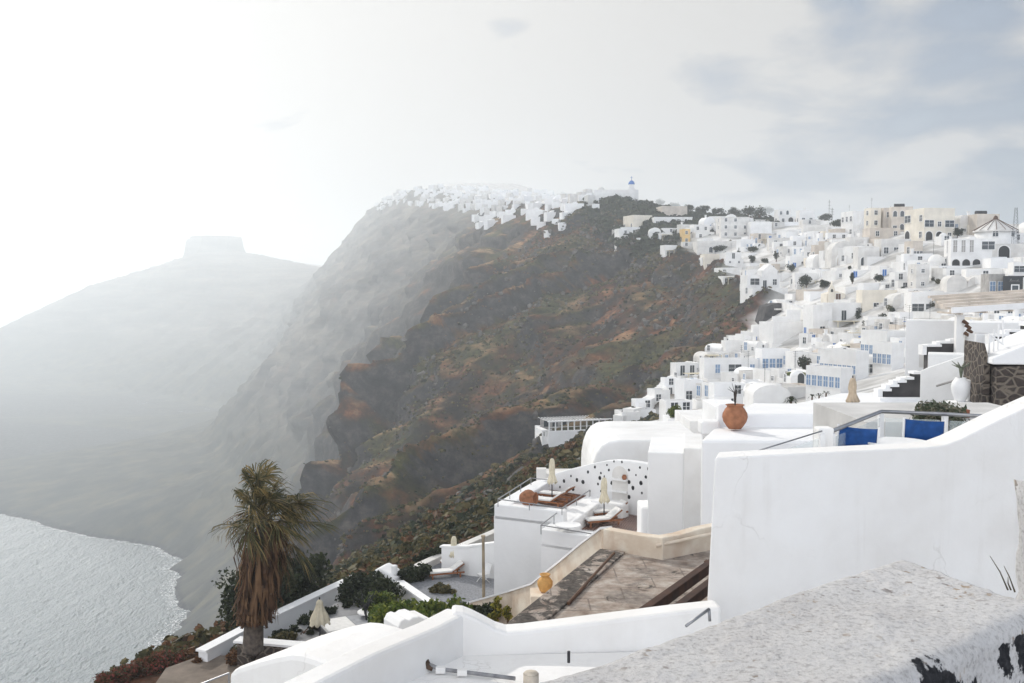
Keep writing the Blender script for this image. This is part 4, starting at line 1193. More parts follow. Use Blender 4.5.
def foreground_parapet():
    A = PZ(894, 554.5, -0.6)
    Ld = Vector((-0.755, -0.656, 0)).normalized()       # along the wall, towards the viewer's left
    Wd = Vector((0.656, -0.755, 0)).normalized()        # across, towards the viewer
    wid, rad, H = 0.375, 0.035, 1.15
    prof = [(0, -H)] + [(0, -H + (H-rad)*k/26) for k in range(1, 27)]
    prof += [(rad-rad*math.cos(a), -rad+rad*math.sin(a)) for a in [PI/2*k/5 for k in range(1, 6)]]
    prof += [(rad + (wid-2*rad)*k/70, 0) for k in range(1, 71)]
    prof += [(wid-rad+rad*math.sin(a), -rad+rad*math.cos(a)) for a in [PI/2*k/5 for k in range(1, 6)]]
    prof += [(wid, -rad - (H-rad)*k/50) for k in range(1, 51)]
    npf = len(prof)
    LL = np.concatenate([np.linspace(0, 1.4, 260), np.linspace(1.42, 3.4, 60)])
    pv_, pz_ = np.array([p[0] for p in prof]), np.array([p[1] for p in prof])
    l, v = np.meshgrid(LL, pv_, indexing='ij'); _, z = np.meshgrid(LL, pz_, indexing='ij')
    x = A.x + Ld.x*l + Wd.x*v; y = A.y + Ld.y*l + Wd.y*v; zz = -0.6 + z
    x = x + Ld.x*0.14*(v/wid)*np.exp(-l*3.0); y = y + Ld.y*0.14*(v/wid)*np.exp(-l*3.0)
    top = (pz_ > -rad*1.01)[None, :]
    n1 = fbm(x*9, y*9, zz*9, 5)
    n2 = fbm(x*2.2, y*2.2, zz*2.2, 3)
    n3 = np.maximum(0, fbm(x*26, y*26, zz*26, 3))
    side = (pv_ > wid-1e-6)[None, :]
    zz = zz + np.where(top, 0.004*n1 + 0.010*n2 + 0.003*n3, 0)
    dn = np.where(side, 0.006*n1 + 0.012*n2, np.where(~top, 0.004*n1, 0))
    x = x + Wd.x*dn; y = y + Wd.y*dn
    # flaked hollow on the near edge
    V_ = np.stack([x, y, zz], -1).reshape(-1, 3)
    nl = len(LL)
    I_ = np.arange(nl*npf).reshape(nl, npf)
    Q_ = np.stack([I_[:-1, :-1], I_[:-1, 1:], I_[1:, 1:], I_[1:, :-1]], -1).reshape(-1, 4).tolist()
    Q_.append(I_[0][::-1].tolist()); Q_.append(I_[-1].tolist())
    me = bpy.data.meshes.new('parapet_wall')
    me.from_pydata(V_.tolist(), [], Q_); me.update()
    me.polygons.foreach_set('use_smooth', [True]*(len(Q_)-2) + [False]*2)
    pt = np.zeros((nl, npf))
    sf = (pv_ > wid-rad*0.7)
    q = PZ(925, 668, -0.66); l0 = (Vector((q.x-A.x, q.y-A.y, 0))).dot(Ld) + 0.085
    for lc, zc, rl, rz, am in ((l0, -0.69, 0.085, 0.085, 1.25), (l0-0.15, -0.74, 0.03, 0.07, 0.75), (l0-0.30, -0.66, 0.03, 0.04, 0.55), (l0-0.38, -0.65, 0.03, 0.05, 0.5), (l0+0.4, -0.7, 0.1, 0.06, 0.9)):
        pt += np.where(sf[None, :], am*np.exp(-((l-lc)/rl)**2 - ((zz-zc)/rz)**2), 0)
    pt += np.where((pv_ > wid-1e-6)[None, :], 0.33, 0)  # extra black flecks darken the whole near face in place of its shade
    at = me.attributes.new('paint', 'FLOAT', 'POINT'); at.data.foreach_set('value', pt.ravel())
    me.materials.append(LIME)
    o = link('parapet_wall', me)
    return tag(o, 'rough grey-white foreground parapet with flaked black paint and painted shade on its side', 'wall')
foreground_parapet()
def rough_post():
    m = MB()
    me = bpy.data.meshes.new('gate_pillar')
    bm = bmesh.new()
    bmesh.ops.create_cube(bm, size=1.0)
    bmesh.ops.subdivide_edges(bm, edges=bm.edges, cuts=24, use_grid_fill=True)
    p = P(1014, 505, 2.7)
    for v in bm.verts:
        c = Vector((p.x + 0.37 + v.co.x*0.38, 2.7 + 0.17 + v.co.y*0.34, p.z - 0.7 + v.co.z*1.4))
        n = mnoise.fractal(c*9, 1.0, 2.0, 4)
        n2 = mnoise.fractal(c*30, 1.0, 2.0, 3)
        v.co = c + Vector((v.co.x, v.co.y, 0.6*v.co.z))*(0.03*n + 0.014*n2)
    bm.to_mesh(me); bm.free()
    me.attributes.new('paint', 'FLOAT', 'POINT')
    me.materials.append(LIME)
    for q in me.polygons: q.use_smooth = True
    tag(link('gate_pillar', me), 'rough lumpy plaster pillar cut by the right edge of the photo', 'pillar')
    m = MB()
    for a, b, c in (((1008, 590), (1000, 572), (990, 556)), ((1015, 592), (1009, 576), (1004, 566)), ((1011, 590), (1008, 583), (1008, 577))):
        m.tube([P(a[0], a[1], 2.55), P(b[0], b[1], 2.55), P(c[0], c[1], 2.58)], [0.0024, 0.0016, 0.0008], 5)
    tag(m.build('dry_twig', mat('dry_stalk', (0.10, 0.08, 0.05), 0.9, 0.2)), 'thin dry stalks sticking up beside the rough pillar', 'plant')
    # floor the viewer stands on
    m = MB(); m.prism(ccw([(-3.5, -2.5), (3.2, -2.5), (3.2, 4.4), (1.6, 4.0), (-3.5, -0.6)]), -2.2, -1.68)
    tag(m.build('viewing_terrace', LIME), kind='structure')
rough_post()

# big white stair wall
W0, W1 = tuple(P(715, 458, 11.3)[:2]), tuple(P(940, 447, 12.1)[:2])
wall_sheet('stair_wall', W0, W1, [(715,458),(760,455.5),(820,452.5),(880,449.5),(925,447.5),(945,445),(960,439.5),(978,430.5),(1000,419.5),(1024,408.5),(1075,386)], -6.5, 0.38, NEARW,
    'big blank white wall that curves upward along a stair at right', bottom_shift=-0.22, bevel=0.02, cut=0.24)
# terrace behind it
TZ = -2.72
pl = ccw([tuple(P(722, 458, 11.75)[:2]), tuple(P(1070, 440, 12.75)[:2]), (8.4, 14.6), tuple(P(1000, 417, 14.3)[:2]), tuple(P(882, 411, 14.85)[:2]), tuple(P(828, 432, 12.95)[:2])])
m = MB(); m.prism(pl, -6, TZ)
tag(m.build('terrace_platform', mat('terrace_screed', (0.58, 0.57, 0.555), 0.95, 0.1, 1.2, 0.01, 8)), 'white cafe terrace platform behind the big stair wall', 'terrace')
GLASSM = bpy.data.materials.new('balustrade_glass')
nt_, N_, L_ = nodes(GLASSM)
N_['Principled BSDF'].inputs['Base Color'].default_value = (0.72, 0.80, 0.81, 1); N_['Principled BSDF'].inputs['Roughness'].default_value = 0.02
N_['Principled BSDF'].inputs['Alpha'].default_value = 0.24; N_['Principled BSDF'].inputs['Specular IOR Level'].default_value = 0.6
STEEL = mat('brushed_steel', (0.32, 0.325, 0.34), 0.35, 0.08, 8, metallic=0.85)
def balustrade(name, pts, zf, label, rail=True, postm=WFRAME, rr=0.028):
    root = empty(name, pts[0], 0, label, 'balustrade')
    o = Vector(pts[0])
    if rail:
        m = MB(); m.smooth = True
        m.tube([Vector(p)-o for p in pts], rr, 10); m.build('handrail', STEEL, root)
    for i, p in enumerate(pts):
        q = Vector(p)-o
        m = MB(); m.box(q.x-0.035, q.x+0.035, q.y-0.035, q.y+0.035, zf-o.z, q.z-0.03); m.build('post', postm, root)
    for a, b in zip(pts[:-1], pts[1:]):
        a, b = Vector(a)-o, Vector(b)-o
        d = (b-a); l = Vector((d.x, d.y, 0)).length; ang = math.atan2(d.y, d.x)
        m = MB(); m.sheet([(0.06, zf-o.z+0.06-a.z), (l-0.06, zf-o.z+0.06-a.z), (l-0.06, b.z-a.z-0.09), (0.06, -0.09)], -0.006, 0.006, TR(a, ang))
        m.build('glass_panel', GLASSM, root)
    return root
balustrade('glass_balustrade', [P(832, 431, 12.7), P(881, 411.5, 14.6), P(945, 414, 14.2), P(1012, 418, 13.8)], TZ, 'glass balustrade with steel handrail around the cafe table')
balustrade('glass_balustrade', [P(733, 458.5, 11.85), P(822, 431, 12.6)], TZ, 'lower glass panel with a thin top edge, left of the white post', rail=True, postm=WFRAME, rr=0.009)
m = MB(); q = P(826, 428, 12.65); m.box(q.x-0.10, q.x+0.10, q.y-0.02, q.y+0.2, TZ, q.z); tag(m.build('white_post', NEARW, None, 0.02), 'square white post where the two glass balustrades meet', 'post')
NAVY = mat('blue_canvas', (0.015, 0.075, 0.26), 0.8, 0.15, 9, 0.006, 22)
def director_chair(pos, rz, label):
    root = empty('folding_chair', pos, rz, label, 'chair', 'blue canvas chairs at the cafe table')
    m = MB()
    for x in (-0.27, 0.27):
        m.tube([(x, -0.24, 0), (x*0.98, 0.22, 0.44), (x*0.98, 0.25, 0.46)], 0.016, 6); m.tube([(x, 0.24, 0), (x*0.98, -0.22, 0.44)], 0.016, 6)
        m.tube([(x, -0.25, 0.64), (x, 0.25, 0.64)], 0.02, 6); m.tube([(x, -0.22, 0.44), (x, -0.22, 0.64)], 0.015, 6)
        m.tube([(x, 0.20, 0.44), (x, 0.29, 0.94)], 0.017, 6)
    m.tube([(-0.27, 0, 0.22), (0.27, 0, 0.22)], 0.012, 6)
    m.build('frame', WFRAME, root)
    m = MB()
    n = 8
    vs, fs = [], []
    for k in range(n+1):
        u = k/n; sag = 0.035*math.sin(PI*u)
        for z in (0.64, 0.72, 0.80, 0.92): vs.append((-0.28+0.56*u, 0.25+0.10*(z-0.64)+sag*0.8, z - sag*(0.5 if z > 0.9 else 0.1)))
    for k in range(n):
        for j in range(3): fs.append((k*4+j, k*4+4+j, k*4+5+j, k*4+1+j))
    m.smooth = True; m.add(vs, fs)
    o = m.build('backrest', NAVY, root); o.modifiers.new('t', 'SOLIDIFY').thickness = 0.008
    m = MB(); vs, fs = [], []
    for k in range(n+1):
        u = k/n
        for j in range(3): vs.append((-0.27+0.54*u, -0.22+0.22*j, 0.45-0.04*math.sin(PI*u)))
    for k in range(n):
        for j in range(2): fs.append((k*3+j, k*3+3+j, k*3+4+j, k*3+1+j))
    m.smooth = True; m.add(vs, fs); o = m.build('seat', NAVY, root); o.modifiers.new('t', 'SOLIDIFY').thickness = 0.008
c2 = P(914, 470, 13.75); director_chair((c2.x, 13.55, TZ), R(-32), 'blue canvas chair standing behind the white round table')
c1 = P(856, 470, 12.75); director_chair((c1.x-0.05, 12.85, TZ), R(-40), 'blue canvas chair left of the white round table, cut by the wall top')
def cafe_table():
    p = P(899, 440, 13.0)
    root = empty('cafe_table', (p.x, 13.05, TZ), 0, 'round white cafe table between two blue chairs', 'table')
    m = MB(); m.smooth = False; m.lathe([(0.02, 0.70), (0.41, 0.70), (0.42, 0.712), (0.42, 0.728), (0.41, 0.735), (0.001, 0.735)], 36); m.build('tabletop', WFRAME, root)
    m = MB(); m.tube([(0, 0, 0.02), (0, 0, 0.70)], 0.03, 8)
    for k in range(3): a = 2*PI*k/3; m.tube([(0, 0, 0.06), (0.3*math.cos(a), 0.3*math.sin(a), 0.012)], 0.018, 6)
    m.build('pedestal', WFRAME, root)
cafe_table()

# ------------------------------------------------------------------ lower white court in front
CT = -3.55
CF = -3.98
ca, cb = tuple(PZ(463, 617, CT)[:2]), tuple(PZ(706, 611, CT)[:2])
court = empty('courtyard_roof', (ca[0], ca[1], CF), 0, 'white walled roof court with a pipe on its floor, bottom centre', 'roof court')
fl = ccw([(ca[0], ca[1]), (cb[0]+0.6, cb[1]), (cb[0]+0.6, 8.2), (-2.9, 8.2)])
o0 = Vector(court.location)
m = MB(); m.prism([(x-o0.x, y-o0.y) for x, y in fl], -3, 0.0); m.build('floor', NEARW, court)
def local(o, par):
    o.parent = par; KIDS.setdefault(par.name, []).append(o); o.matrix_parent_inverse = Matrix.Translation(-Vector(par.location)); return o
local(wall_sheet('parapet', ca, cb, [(452,612),(463,613),(472,616.5),(485,623),(496,629),(507,632.3),(525,631),(560,626.5),(600,621.5),(640,616.5),(675,612),(708,608.5),(722,607)], -8, 0.3, NEARW, bevel=0.04), court)
le = tuple(PZ(272, 700, CT)[:2])
m = MB()
d = Vector((le[0]-ca[0], le[1]-ca[1], 0)); ll = d.length; an = math.atan2(d.y, d.x)
m.sheet([(-0.1, -8), (ll, -8), (ll, CT-0.05), (ll*0.5, CT+0.01), (0.4, CT), (-0.1, CT+0.03)], -0.30, 0.0, TR((ca[0], ca[1], 0), an))
local(m.build('parapet', NEARW, None, 0.04), court)
m = MB(); m.smooth = True; q = PZ(569, 668, CF); m.lathe([(0.56, 0), (0.44, 0.02), (0.30, 0.07), (0.15, 0.125), (0.05, 0.15), (0.001, 0.155)], 24, TR((q.x-o0.x, q.y-o0.y, 0)))
pass
m = MB(); q2 = PZ(569, 652, CF+0.25); m.tube([(q2.x-o0.x, q2.y-o0.y+0.05, 0.12), (q2.x-o0.x, q2.y-o0.y+0.05, 0.24)], 0.016, 8); m.build('vent_stub', IRON, court)
def floor_pipe():
    a, b, c = PZ(428, 668, CF+0.05), PZ(440, 669, CF+0.05), PZ(515, 678.5, CF+0.05)
    root = empty('drain_pipe', a, 0, 'grey pipe lying across the white court floor', 'pipe')
    m = MB(); m.smooth = True
    m.tube([(0, 0, 0.04), b-a, c-a], 0.022, 8); m.build('pipe', mat('grey_plastic', (0.30, 0.30, 0.31), 0.5, 0.15, 12, col2=(0.16, 0.16, 0.17)), root)
    m = MB(); m.smooth = True; m.tube([(-0.03, 0, 0.08), (0.0, 0, 0.02), (0.05, 0, 0.0)], 0.038, 8); m.build('elbow', mat('rusty_iron', (0.10, 0.065, 0.045), 0.8, 0.3, 9), root)
    for f in (0.15, 0.40):
        m = MB(); r_ = (c-a)*f; m.box(r_.x-0.05, r_.x+0.05, r_.y-0.035, r_.y+0.035, -0.03, 0.03+r_.z); m.build('saddle', NEARW, root)
floor_pipe()
m = MB(); m.smooth = True; q = PZ(531, 672, CF+0.15); m.tube([(q.x, q.y, CF-0.1), (q.x, q.y, CF+0.13)], 0.08, 14); m.tube([(q.x, q.y, CF+0.131), (q.x, q.y, CF+0.15)], [0.08, 0.065], 14)
tag(m.build('pipe_stub', mat('old_clay_pipe', (0.55, 0.49, 0.41), 0.9, 0.15, 8)), 'short upright clay pipe on the white court floor', 'pipe')
m = MB(); m.smooth = True; a, b = PZ(686, 626, CT+0.06), PZ(709, 609, CT+0.16); m.tube([a, b], 0.016, 8); m.tube([b, b+Vector((0.01, 0, -0.13))], 0.016, 8)
tag(m.build('grab_rail', STEEL), 'short bent grey metal rail at the foot of the big white wall', 'rail')
# rounded white wall at the bottom left
ma, mb_ = tuple(P(228, 672, 13.6)[:2]), tuple(P(345, 668, 12.3)[:2])
o = wall_sheet('garden_wall', ma, mb_, [(228,673),(236,668),(252,663),(272,657.5),(290,654),(300,655),(315,659.5),(328,664.5),(340,668.5),(356,672)], -9, 1.6, NEARW, 'low rounded white wall right of the palm trunk foot', bevel=0.08)
m = MB(); m.tube([P(196, 686, 13.4), P(229, 673, 13.7)], 0.012, 6); m.tube([P(229, 673, 13.7), P(229, 690, 13.7)], 0.012, 6)
tag(m.build('wire_rail', STEEL), 'thin metal rail running down from the rounded white wall', 'rail')
# scalloped chimney
def scalloped():
    y = 17.5
    a, b = tuple(P(398, 640, y)[:2]), tuple(P(440, 636, y+0.5)[:2])
    top = [(398,627),(401,621),(405,619),(409,620.5),(413,617.5),(419,616.5),(424,618.5),(429,618),(433,620.5),(436,624),(441,627)]
    root = empty('chimney', (a[0], a[1], -7), 0, 'white scalloped chimney block with two arched vents, above the white parapet', 'chimney')
    local(wall_sheet('body', a, b, top, -9, 0.55, NEARW, bevel=0.02), root)
    ang = math.atan2(b[1]-a[1], b[0]-a[0])
    for px, py in ((409, 631), (428, 629)):
        u, z = on_wall(px, py, a, b)
        r = 0.062; n = 10
        m = MB(); m.sheet([(u-r, z-0.1), (u+r, z-0.1)] + [(u+r*math.cos(PI*k/n), z+r*math.sin(PI*k/n)) for k in range(n+1)], -0.012, 0.05, TR((a[0]-a[0], a[1]-a[1], 7), ang))
        m.build('vent', BROWNW, root)
scalloped()

# ------------------------------------------------------------------ brown roofed building
def old_roof(name='old_brown_roof', dark=0.0):
    m = bpy.data.materials.new(name)
    nt, N, L = nodes(m); b = N['Principled BSDF']; b.inputs['Roughness'].default_value = 0.95; b.inputs['Specular IOR Level'].default_value = 0.1
    tc = N.new('ShaderNodeTexCoord'); src = tc.outputs['Object']
    def nz(s, d=8, r=0.65, dist=0.0):
        n = N.new('ShaderNodeTexNoise'); n.inputs['Scale'].default_value = s; n.inputs['Detail'].default_value = d; n.inputs['Roughness'].default_value = r; n.inputs['Distortion'].default_value = dist
        L.new(src, n.inputs['Vector']); return n.outputs['Fac']
    def rmp(f, *st):
        r = N.new('ShaderNodeValToRGB'); el = r.color_ramp.elements
        while len(el) < len(st): el.new(0.5)
        for e_, (p, c) in zip(el, st): e_.position = p; e_.color = (*c, 1)
        L.new(f, r.inputs['Fac']); return r.outputs['Color']
    def mx(f, a, c):
        n = N.new('ShaderNodeMixRGB'); L.new(f, n.inputs['Fac']); L.new(a, n.inputs['Color1']); L.new(c, n.inputs['Color2']); return n.outputs['Color']
    col = rmp(nz(2.2), (0.32, (0.20, 0.15, 0.12)), (0.46, (0.335, 0.275, 0.23)), (0.58, (0.42, 0.365, 0.315)), (0.72, (0.54, 0.495, 0.445)))
    col = mx(rmp(nz(0.7, 8, 0.6, 0.8), (0.50, (0, 0, 0)), (0.60, (0.75,)*3)), col, rmp(nz(6), (0.35, (0.11, 0.095, 0.085)), (0.65, (0.30, 0.26, 0.23))))
    col = mx(rmp(nz(1.1, 9, 0.7, 1.5), (0.57-dark, (0, 0, 0)), (0.64-dark, (0.9,)*3)), col, rmp(nz(9), (0.4, (0.035, 0.033, 0.032)), (0.7, (0.13, 0.115, 0.10))))
    # screed joints
    br = N.new('ShaderNodeTexBrick'); br.inputs['Scale'].default_value = 0.28; br.inputs['Mortar Size'].default_value = 0.006; L.new(src, br.inputs['Vector'])
    col = mx(rmp(br.outputs['Fac'], (0.0, (0, 0, 0)), (1.0, (0.55,)*3)), col, rmp(nz(3), (0.4, (0.10, 0.08, 0.07)), (0.6, (0.16, 0.13, 0.11))))
    L.new(col, b.inputs['Base Color'])
    bp = N.new('ShaderNodeBump'); bp.inputs['Distance'].default_value = 0.04; bp.inputs['Strength'].default_value = 0.7; L.new(nz(7, 8, 0.7), bp.inputs['Height']); L.new(bp.outputs['Normal'], b.inputs['Normal'])
    return m
ROOFB = old_roof()
OLDW = mat('old_cream_parapet', (0.76, 0.69, 0.58), 0.92, 0.14, 1.3, 0.02, 8, stain=(0.52, 0.37, 0.26), stain_amt=0.8, stain_scale=1.0, col2=(0.60, 0.49, 0.38))
def brown_house():
    zr = -7.5
    pl = plan(zr, (500,632), (604,547), (660,557), (716,548), (740,640), (560,668))
    pl = ccw(pl)
    root = empty('brown_roof_house', (pl[0][0], pl[0][1], zr), 0, 'house with a stained brown flat roof and cream parapet', 'house')
    o0 = Vector(root.location)
    m = MB(); m.prism([(x-o0.x, y-o0.y) for x, y in pl], -7, 0); m.build('roof', ROOFB, root)
    a, b, c = tuple(PZ(604,549,zr)[:2]), tuple(PZ(662,560,zr)[:2]), tuple(PZ(716,549,zr)[:2])
    local(wall_sheet('parapet', a, b, [(603,529),(615,531),(640,535.5),(663,538)], zr-6, 0.35, OLDW, bevel=0.03), root)
    local(wall_sheet('parapet', b, c, [(662,538),(680,535),(700,529),(725,524)], zr-6, 0.35, OLDW, bevel=0.03), root)
    # dark stained kerb along the left eave
    e0, e1 = Vector((*PZ(503,629,zr)[:2], zr)), Vector((*PZ(600,551,zr)[:2], zr))
    m = MB(); d = e1-e0; m.box(0, d.length, -0.75, 0.0, 0.004, 0.07, TR(e0-o0, math.atan2(d.y, d.x)))
    m.build('kerb', old_roof('black_stained_kerb', 0.13), root, 0.02)
    e2 = e1 + Vector((0.35, -0.5, 0)); e3 = e0 + d*0.38 + Vector((0.5, -0.9, 0))
    m = MB(); m.tube([e2-o0+Vector((0, 0, 0.06)), e3-o0+Vector((0, 0, 0.06))], 0.045, 8); m.build('roof_pipe', BROWNW, root)
    m = MB(); r0, r1 = PZ(655, 545, zr+0.4), PZ(716, 532, zr+0.6)
    m.tube([r0-o0+Vector((0, -0.1, 0)), r1-o0+Vector((0, -0.1, 0))], 0.05, 8); m.build('wall_pipe', OLDW, root)
brown_house()
def beams():
    z = -6.35
    a, b = PZ(644, 614, z), PZ(712, 565, z)
    root = empty('beam_pergola', a, 0, 'slanting dark brown timber beams over the brown roof', 'pergola')
    d = b-a; ang = math.atan2(d.y, d.x)
    nrm = Vector((math.sin(ang), -math.cos(ang), 0))
    for k in range(5):
        m = MB(); off = nrm*(0.50*k)
        m.box(-1.0, d.length+1.2, -0.09, 0.09, -0.10, 0.12, TR(off, ang))
        m.build('beam', mat('dark_stained_beam', (0.075, 0.035, 0.022), 0.8, 0.3, 3, col2=(0.03, 0.016, 0.012)), root, 0.01)
    m = MB(); m.box(-0.3, -0.15, -2.2, 0.4, -0.24, -0.104, TR((0, 0, 0), ang)); m.box(d.length+0.6, d.length+0.75, -2.2, 0.4, -0.24, -0.104, TR((0, 0, 0), ang)); m.box(-0.3, -0.16, -2.2, -2.05, -1.6, -0.244, TR((0, 0, 0), ang))
    m.build('cross_beam', BROWNW, root)
beams()
def garden_stair_wall():
    P3 = [P(606,529,31.0), P(585,545,32.4), P(566,561,33.9), P(548,575,36), P(536,584.5,37.5), P(515,591,40), P(484,599.5,42.5), P(455,607,44), P(432,613,45.5)]
    root = empty('garden_wall', P3[-1], 0, 'cream wall with a white coping sweeping up from the garden to the brown roof', 'wall')
    o0 = P3[-1]
    m = MB(); vs, fs = [], []
    n = len(P3)
    for i, p in enumerate(P3):
        t = (P3[min(i+1, n-1)] - P3[max(i-1, 0)]); t.z = 0; t.normalize()
        nn = Vector((-t.y, t.x, 0))*0.16
        if nn.y < 0: nn = -nn
        hgt = 4.0
        for q in (p - nn + Vector((0, 0, -hgt)), p - nn, p + nn, p + nn + Vector((0, 0, -hgt))): vs.append(q - o0)
    for i in range(n-1):
        for k in range(4): fs.append((i*4+k, (i+1)*4+k, (i+1)*4+(k+1) % 4, i*4+(k+1) % 4))
    fs += [(0, 1, 2, 3), tuple(reversed(range((n-1)*4, n*4)))]
    m.add(vs, fs); o = m.build('wall', OLDW, root)
    m = MB(); vs = []
    for i, p in enumerate(P3):
        t = (P3[min(i+1, n-1)] - P3[max(i-1, 0)]); t.z = 0; t.normalize()
        nn = Vector((-t.y, t.x, 0))*0.21
        if nn.y < 0: nn = -nn
        for q in (p - nn + Vector((0, 0, 0.003)), p - nn + Vector((0, 0, 0.08)), p + nn + Vector((0, 0, 0.08)), p + nn + Vector((0, 0, 0.003))): vs.append(q - o0)
    m.add(vs, fs); m.build('coping', WHITE2, root)
garden_stair_wall()
TERRA = mat('terracotta', (0.36, 0.155, 0.08), 0.8, 0.15, 5, 0.01, 12)
def urn(pos, h, label, name='terracotta_urn', m_=None, prof=None, rx=0, rz=0, group=None):
    prof = prof or [(0.26, 0), (0.34, 0.10), (0.47, 0.30), (0.52, 0.48), (0.50, 0.64), (0.40, 0.82), (0.33, 0.90), (0.335, 0.95), (0.39, 0.985), (0.39, 1.0), (0.32, 1.0), (0.27, 0.93), (0.25, 0.75)]
    m = MB(); m.smooth = True
    m.lathe([(r*h, z*h) for r, z in prof], 28)
    o = m.build(name, m_ or TERRA)
    o.location = pos; o.rotation_euler = (rx, 0, rz)
    return tag(o, label, 'urn', group)
p = P(545, 592, 33.5); urn(p, 0.62, 'small ochre two-handled jar beside the cream garden wall', 'clay_jar', mat('ochre_clay', (0.60, 0.33, 0.11), 0.8, 0.12, 6), [(0.2, 0), (0.3, 0.1), (0.42, 0.4), (0.42, 0.6), (0.28, 0.8), (0.2, 0.86), (0.3, 0.97), (0.3, 1.0), (0.22, 1.0), (0.18, 0.9)])
m = MB(); m.box(p.x-0.5, p.x+0.5, p.y-0.5, p.y+0.5, p.z-3, p.z-0.003); tag(m.build('jar_plinth', OLDW), 'cream plinth under the ochre jar', 'plinth')
# ------------------------------------------------------------------ villa with perforated wall and decks
def par_top(name, poly, z0, z1, m_, parent, bevel=0.05):
    m = MB(); m.prism(ccw(poly), z0, z1); return m.build(name, m_, parent, bevel)
ZA, ZB = -11.1, -11.66
DECK = mat('red_brown_deck', (0.20, 0.085, 0.05), 0.8, 0.25, 2.5, col2=(0.09, 0.04, 0.028))
def strip_pl(a, b, w, z):
    """plan quad from a to b, w to the right-hand side"""
    d = Vector((b[0]-a[0], b[1]-a[1])).normalized(); n = Vector((d.y, -d.x))*w
    return [a, b, (b[0]+n.x, b[1]+n.y), (a[0]+n.x, a[1]+n.y)]
def villa():
    root = empty('terrace_villa', (*PZ(494, 504, ZA)[:2], -16), 0, 'white villa with sunken wooden decks and a wall full of small holes', 'house')
    o0 = Vector(root.location)
    def loc(poly): return [(x-o0.x, y-o0.y) for x, y in poly]
    A1, A2, A3, A4, A5 = [tuple(PZ(*q, ZA)[:2]) for q in ((494,504), (563,511.5), (598,491), (566,474), (534,481))]
    m = MB(); m.prism(loc(ccw([A1, A2, A3, A4, A5])), -4, ZA-0.62-o0.z); m.build('block', WHITE2, root)
    for a, b, w in ((A1, A2, -0.55), (A5, A1, -0.9), (A4, A5, -0.5)):
        m = MB(); m.prism(loc(ccw(strip_pl(a, b, w, ZA))), ZA-0.621-o0.z-0.2, ZA-o0.z + (0.004 if w == -0.55 else 0)); m.build('parapet', WHITE2, root, 0.06)
    B1, B2, B3, B4 = [tuple(PZ(*q, ZB)[:2]) for q in ((541,529), (610,539), (720,519), (590,496))]
    B5 = tuple(PZ(563, 511.5, ZB)[:2])
    m = MB(); m.prism(loc(ccw([B1, B2, B3, B4])), -4.5, ZB-0.72-o0.z); m.build('block', WHITE2, root)
    m = MB(); m.prism(loc(ccw(strip_pl(B1, B2, -0.75, ZB))), ZB-0.9-o0.z, ZB+0.002-o0.z); m.build('parapet', WHITE2, root, 0.06)
    m = MB(); m.prism(loc(ccw(strip_pl(B4, B1, -1.0, ZB))), ZB-0.9-o0.z, ZB-o0.z); m.build('parapet', WHITE2, root, 0.06)
    # deck boards
    def deck(corners, z, n):
        q = [PZ(*c, z) - o0 for c in corners]
        m = MB()
        for k in range(n):
            t0, t1 = k/n + 0.012, (k+1)/n - 0.10/n*1.5
            a, b = q[0].lerp(q[1], t0), q[0].lerp(q[1], t1); c, d = q[3].lerp(q[2], t1), q[3].lerp(q[2], t0)
            m.prism(ccw([(v.x, v.y) for v in (a, b, c, d)]), q[0].z-0.03, q[0].z)
        m.build('deck', DECK, root)
    deck(((528,500), (562,509), (594,491), (562,482)), ZA-0.58, 26)
    deck(((560,527), (640,534), (652,508), (602,503)), ZB-0.66, 30)
    # perforated wall
    a, b = tuple(PZ(544, 482, -11.3)[:2]), tuple(PZ(652, 516, -12.2)[:2])
    top = [(538,484),(545,479.5),(556,473),(566,470),(580,466.5),(592,463.5),(604,461),(616,460),(630,461),(655,465)]
    local(wall_sheet('perforated_wall', a, b, top, -16, 0.5, WHITE2, bevel=0.06), root)
    ang = math.atan2(b[1]-a[1], b[0]-a[0])
    m = MB(); rnd = random.Random(4)
    for px, py in ((560,487),(564,481),(573,489),(577,480),(583,482),(588,472),(590,491),(595,467),(600,478),(601,473),(607,465),(609,470),(614,461.5),(622,462),(629,470),(640,467.5),(636,475),(649,469),(646,477),(629,482),(633,488),(641,483),(642,493),(629,497),(618,499),(601,491),(606,484),(571,476),(612,483),(622,476),(598,484)):
        u, z = on_wall(px, py, a, b); r = rnd.uniform(0.05, 0.11)
        n = 7; m = MB()
        m.sheet([(u + r*rnd.uniform(0.8, 1.2)*math.cos(2*PI*k/n), z + r*1.2*math.sin(2*PI*k/n)) for k in range(n)], -0.012, 0.05, TR((a[0]-o0.x, a[1]-o0.y, -o0.z), ang))
        m.build('hole', SHADOWC, root)  # dark disc on the wall face, painted for the shade inside a pit
    u0, z0 = on_wall(620, 503, a, b); u1, z1 = on_wall(620, 466, a, b)
    m = MB(); r = 0.52; n = 12
    m.sheet([(u0-r, z0), (u0+r, z0)] + [(u0+r*math.cos(PI*k/n), z1-r+r*math.sin(PI*k/n)) for k in range(n+1)], -0.03, 0.05, TR((a[0]-o0.x, a[1]-o0.y, -o0.z), ang)); nic = m.build('niche', OFFWHITE, root)
    for f in (0.02, 0.30, 0.62):
        m = MB(); m.box(u0-r, u0+r, -0.22, -0.031, z0+(z1-z0)*f, z0+(z1-z0)*f+0.08, TR((a[0]-o0.x, a[1]-o0.y, -o0.z), ang))
        m.build('shelf', WHITE2, nic)
    # small chimney bits on the wall's left shoulder
    q = P(548, 478, 60.5)
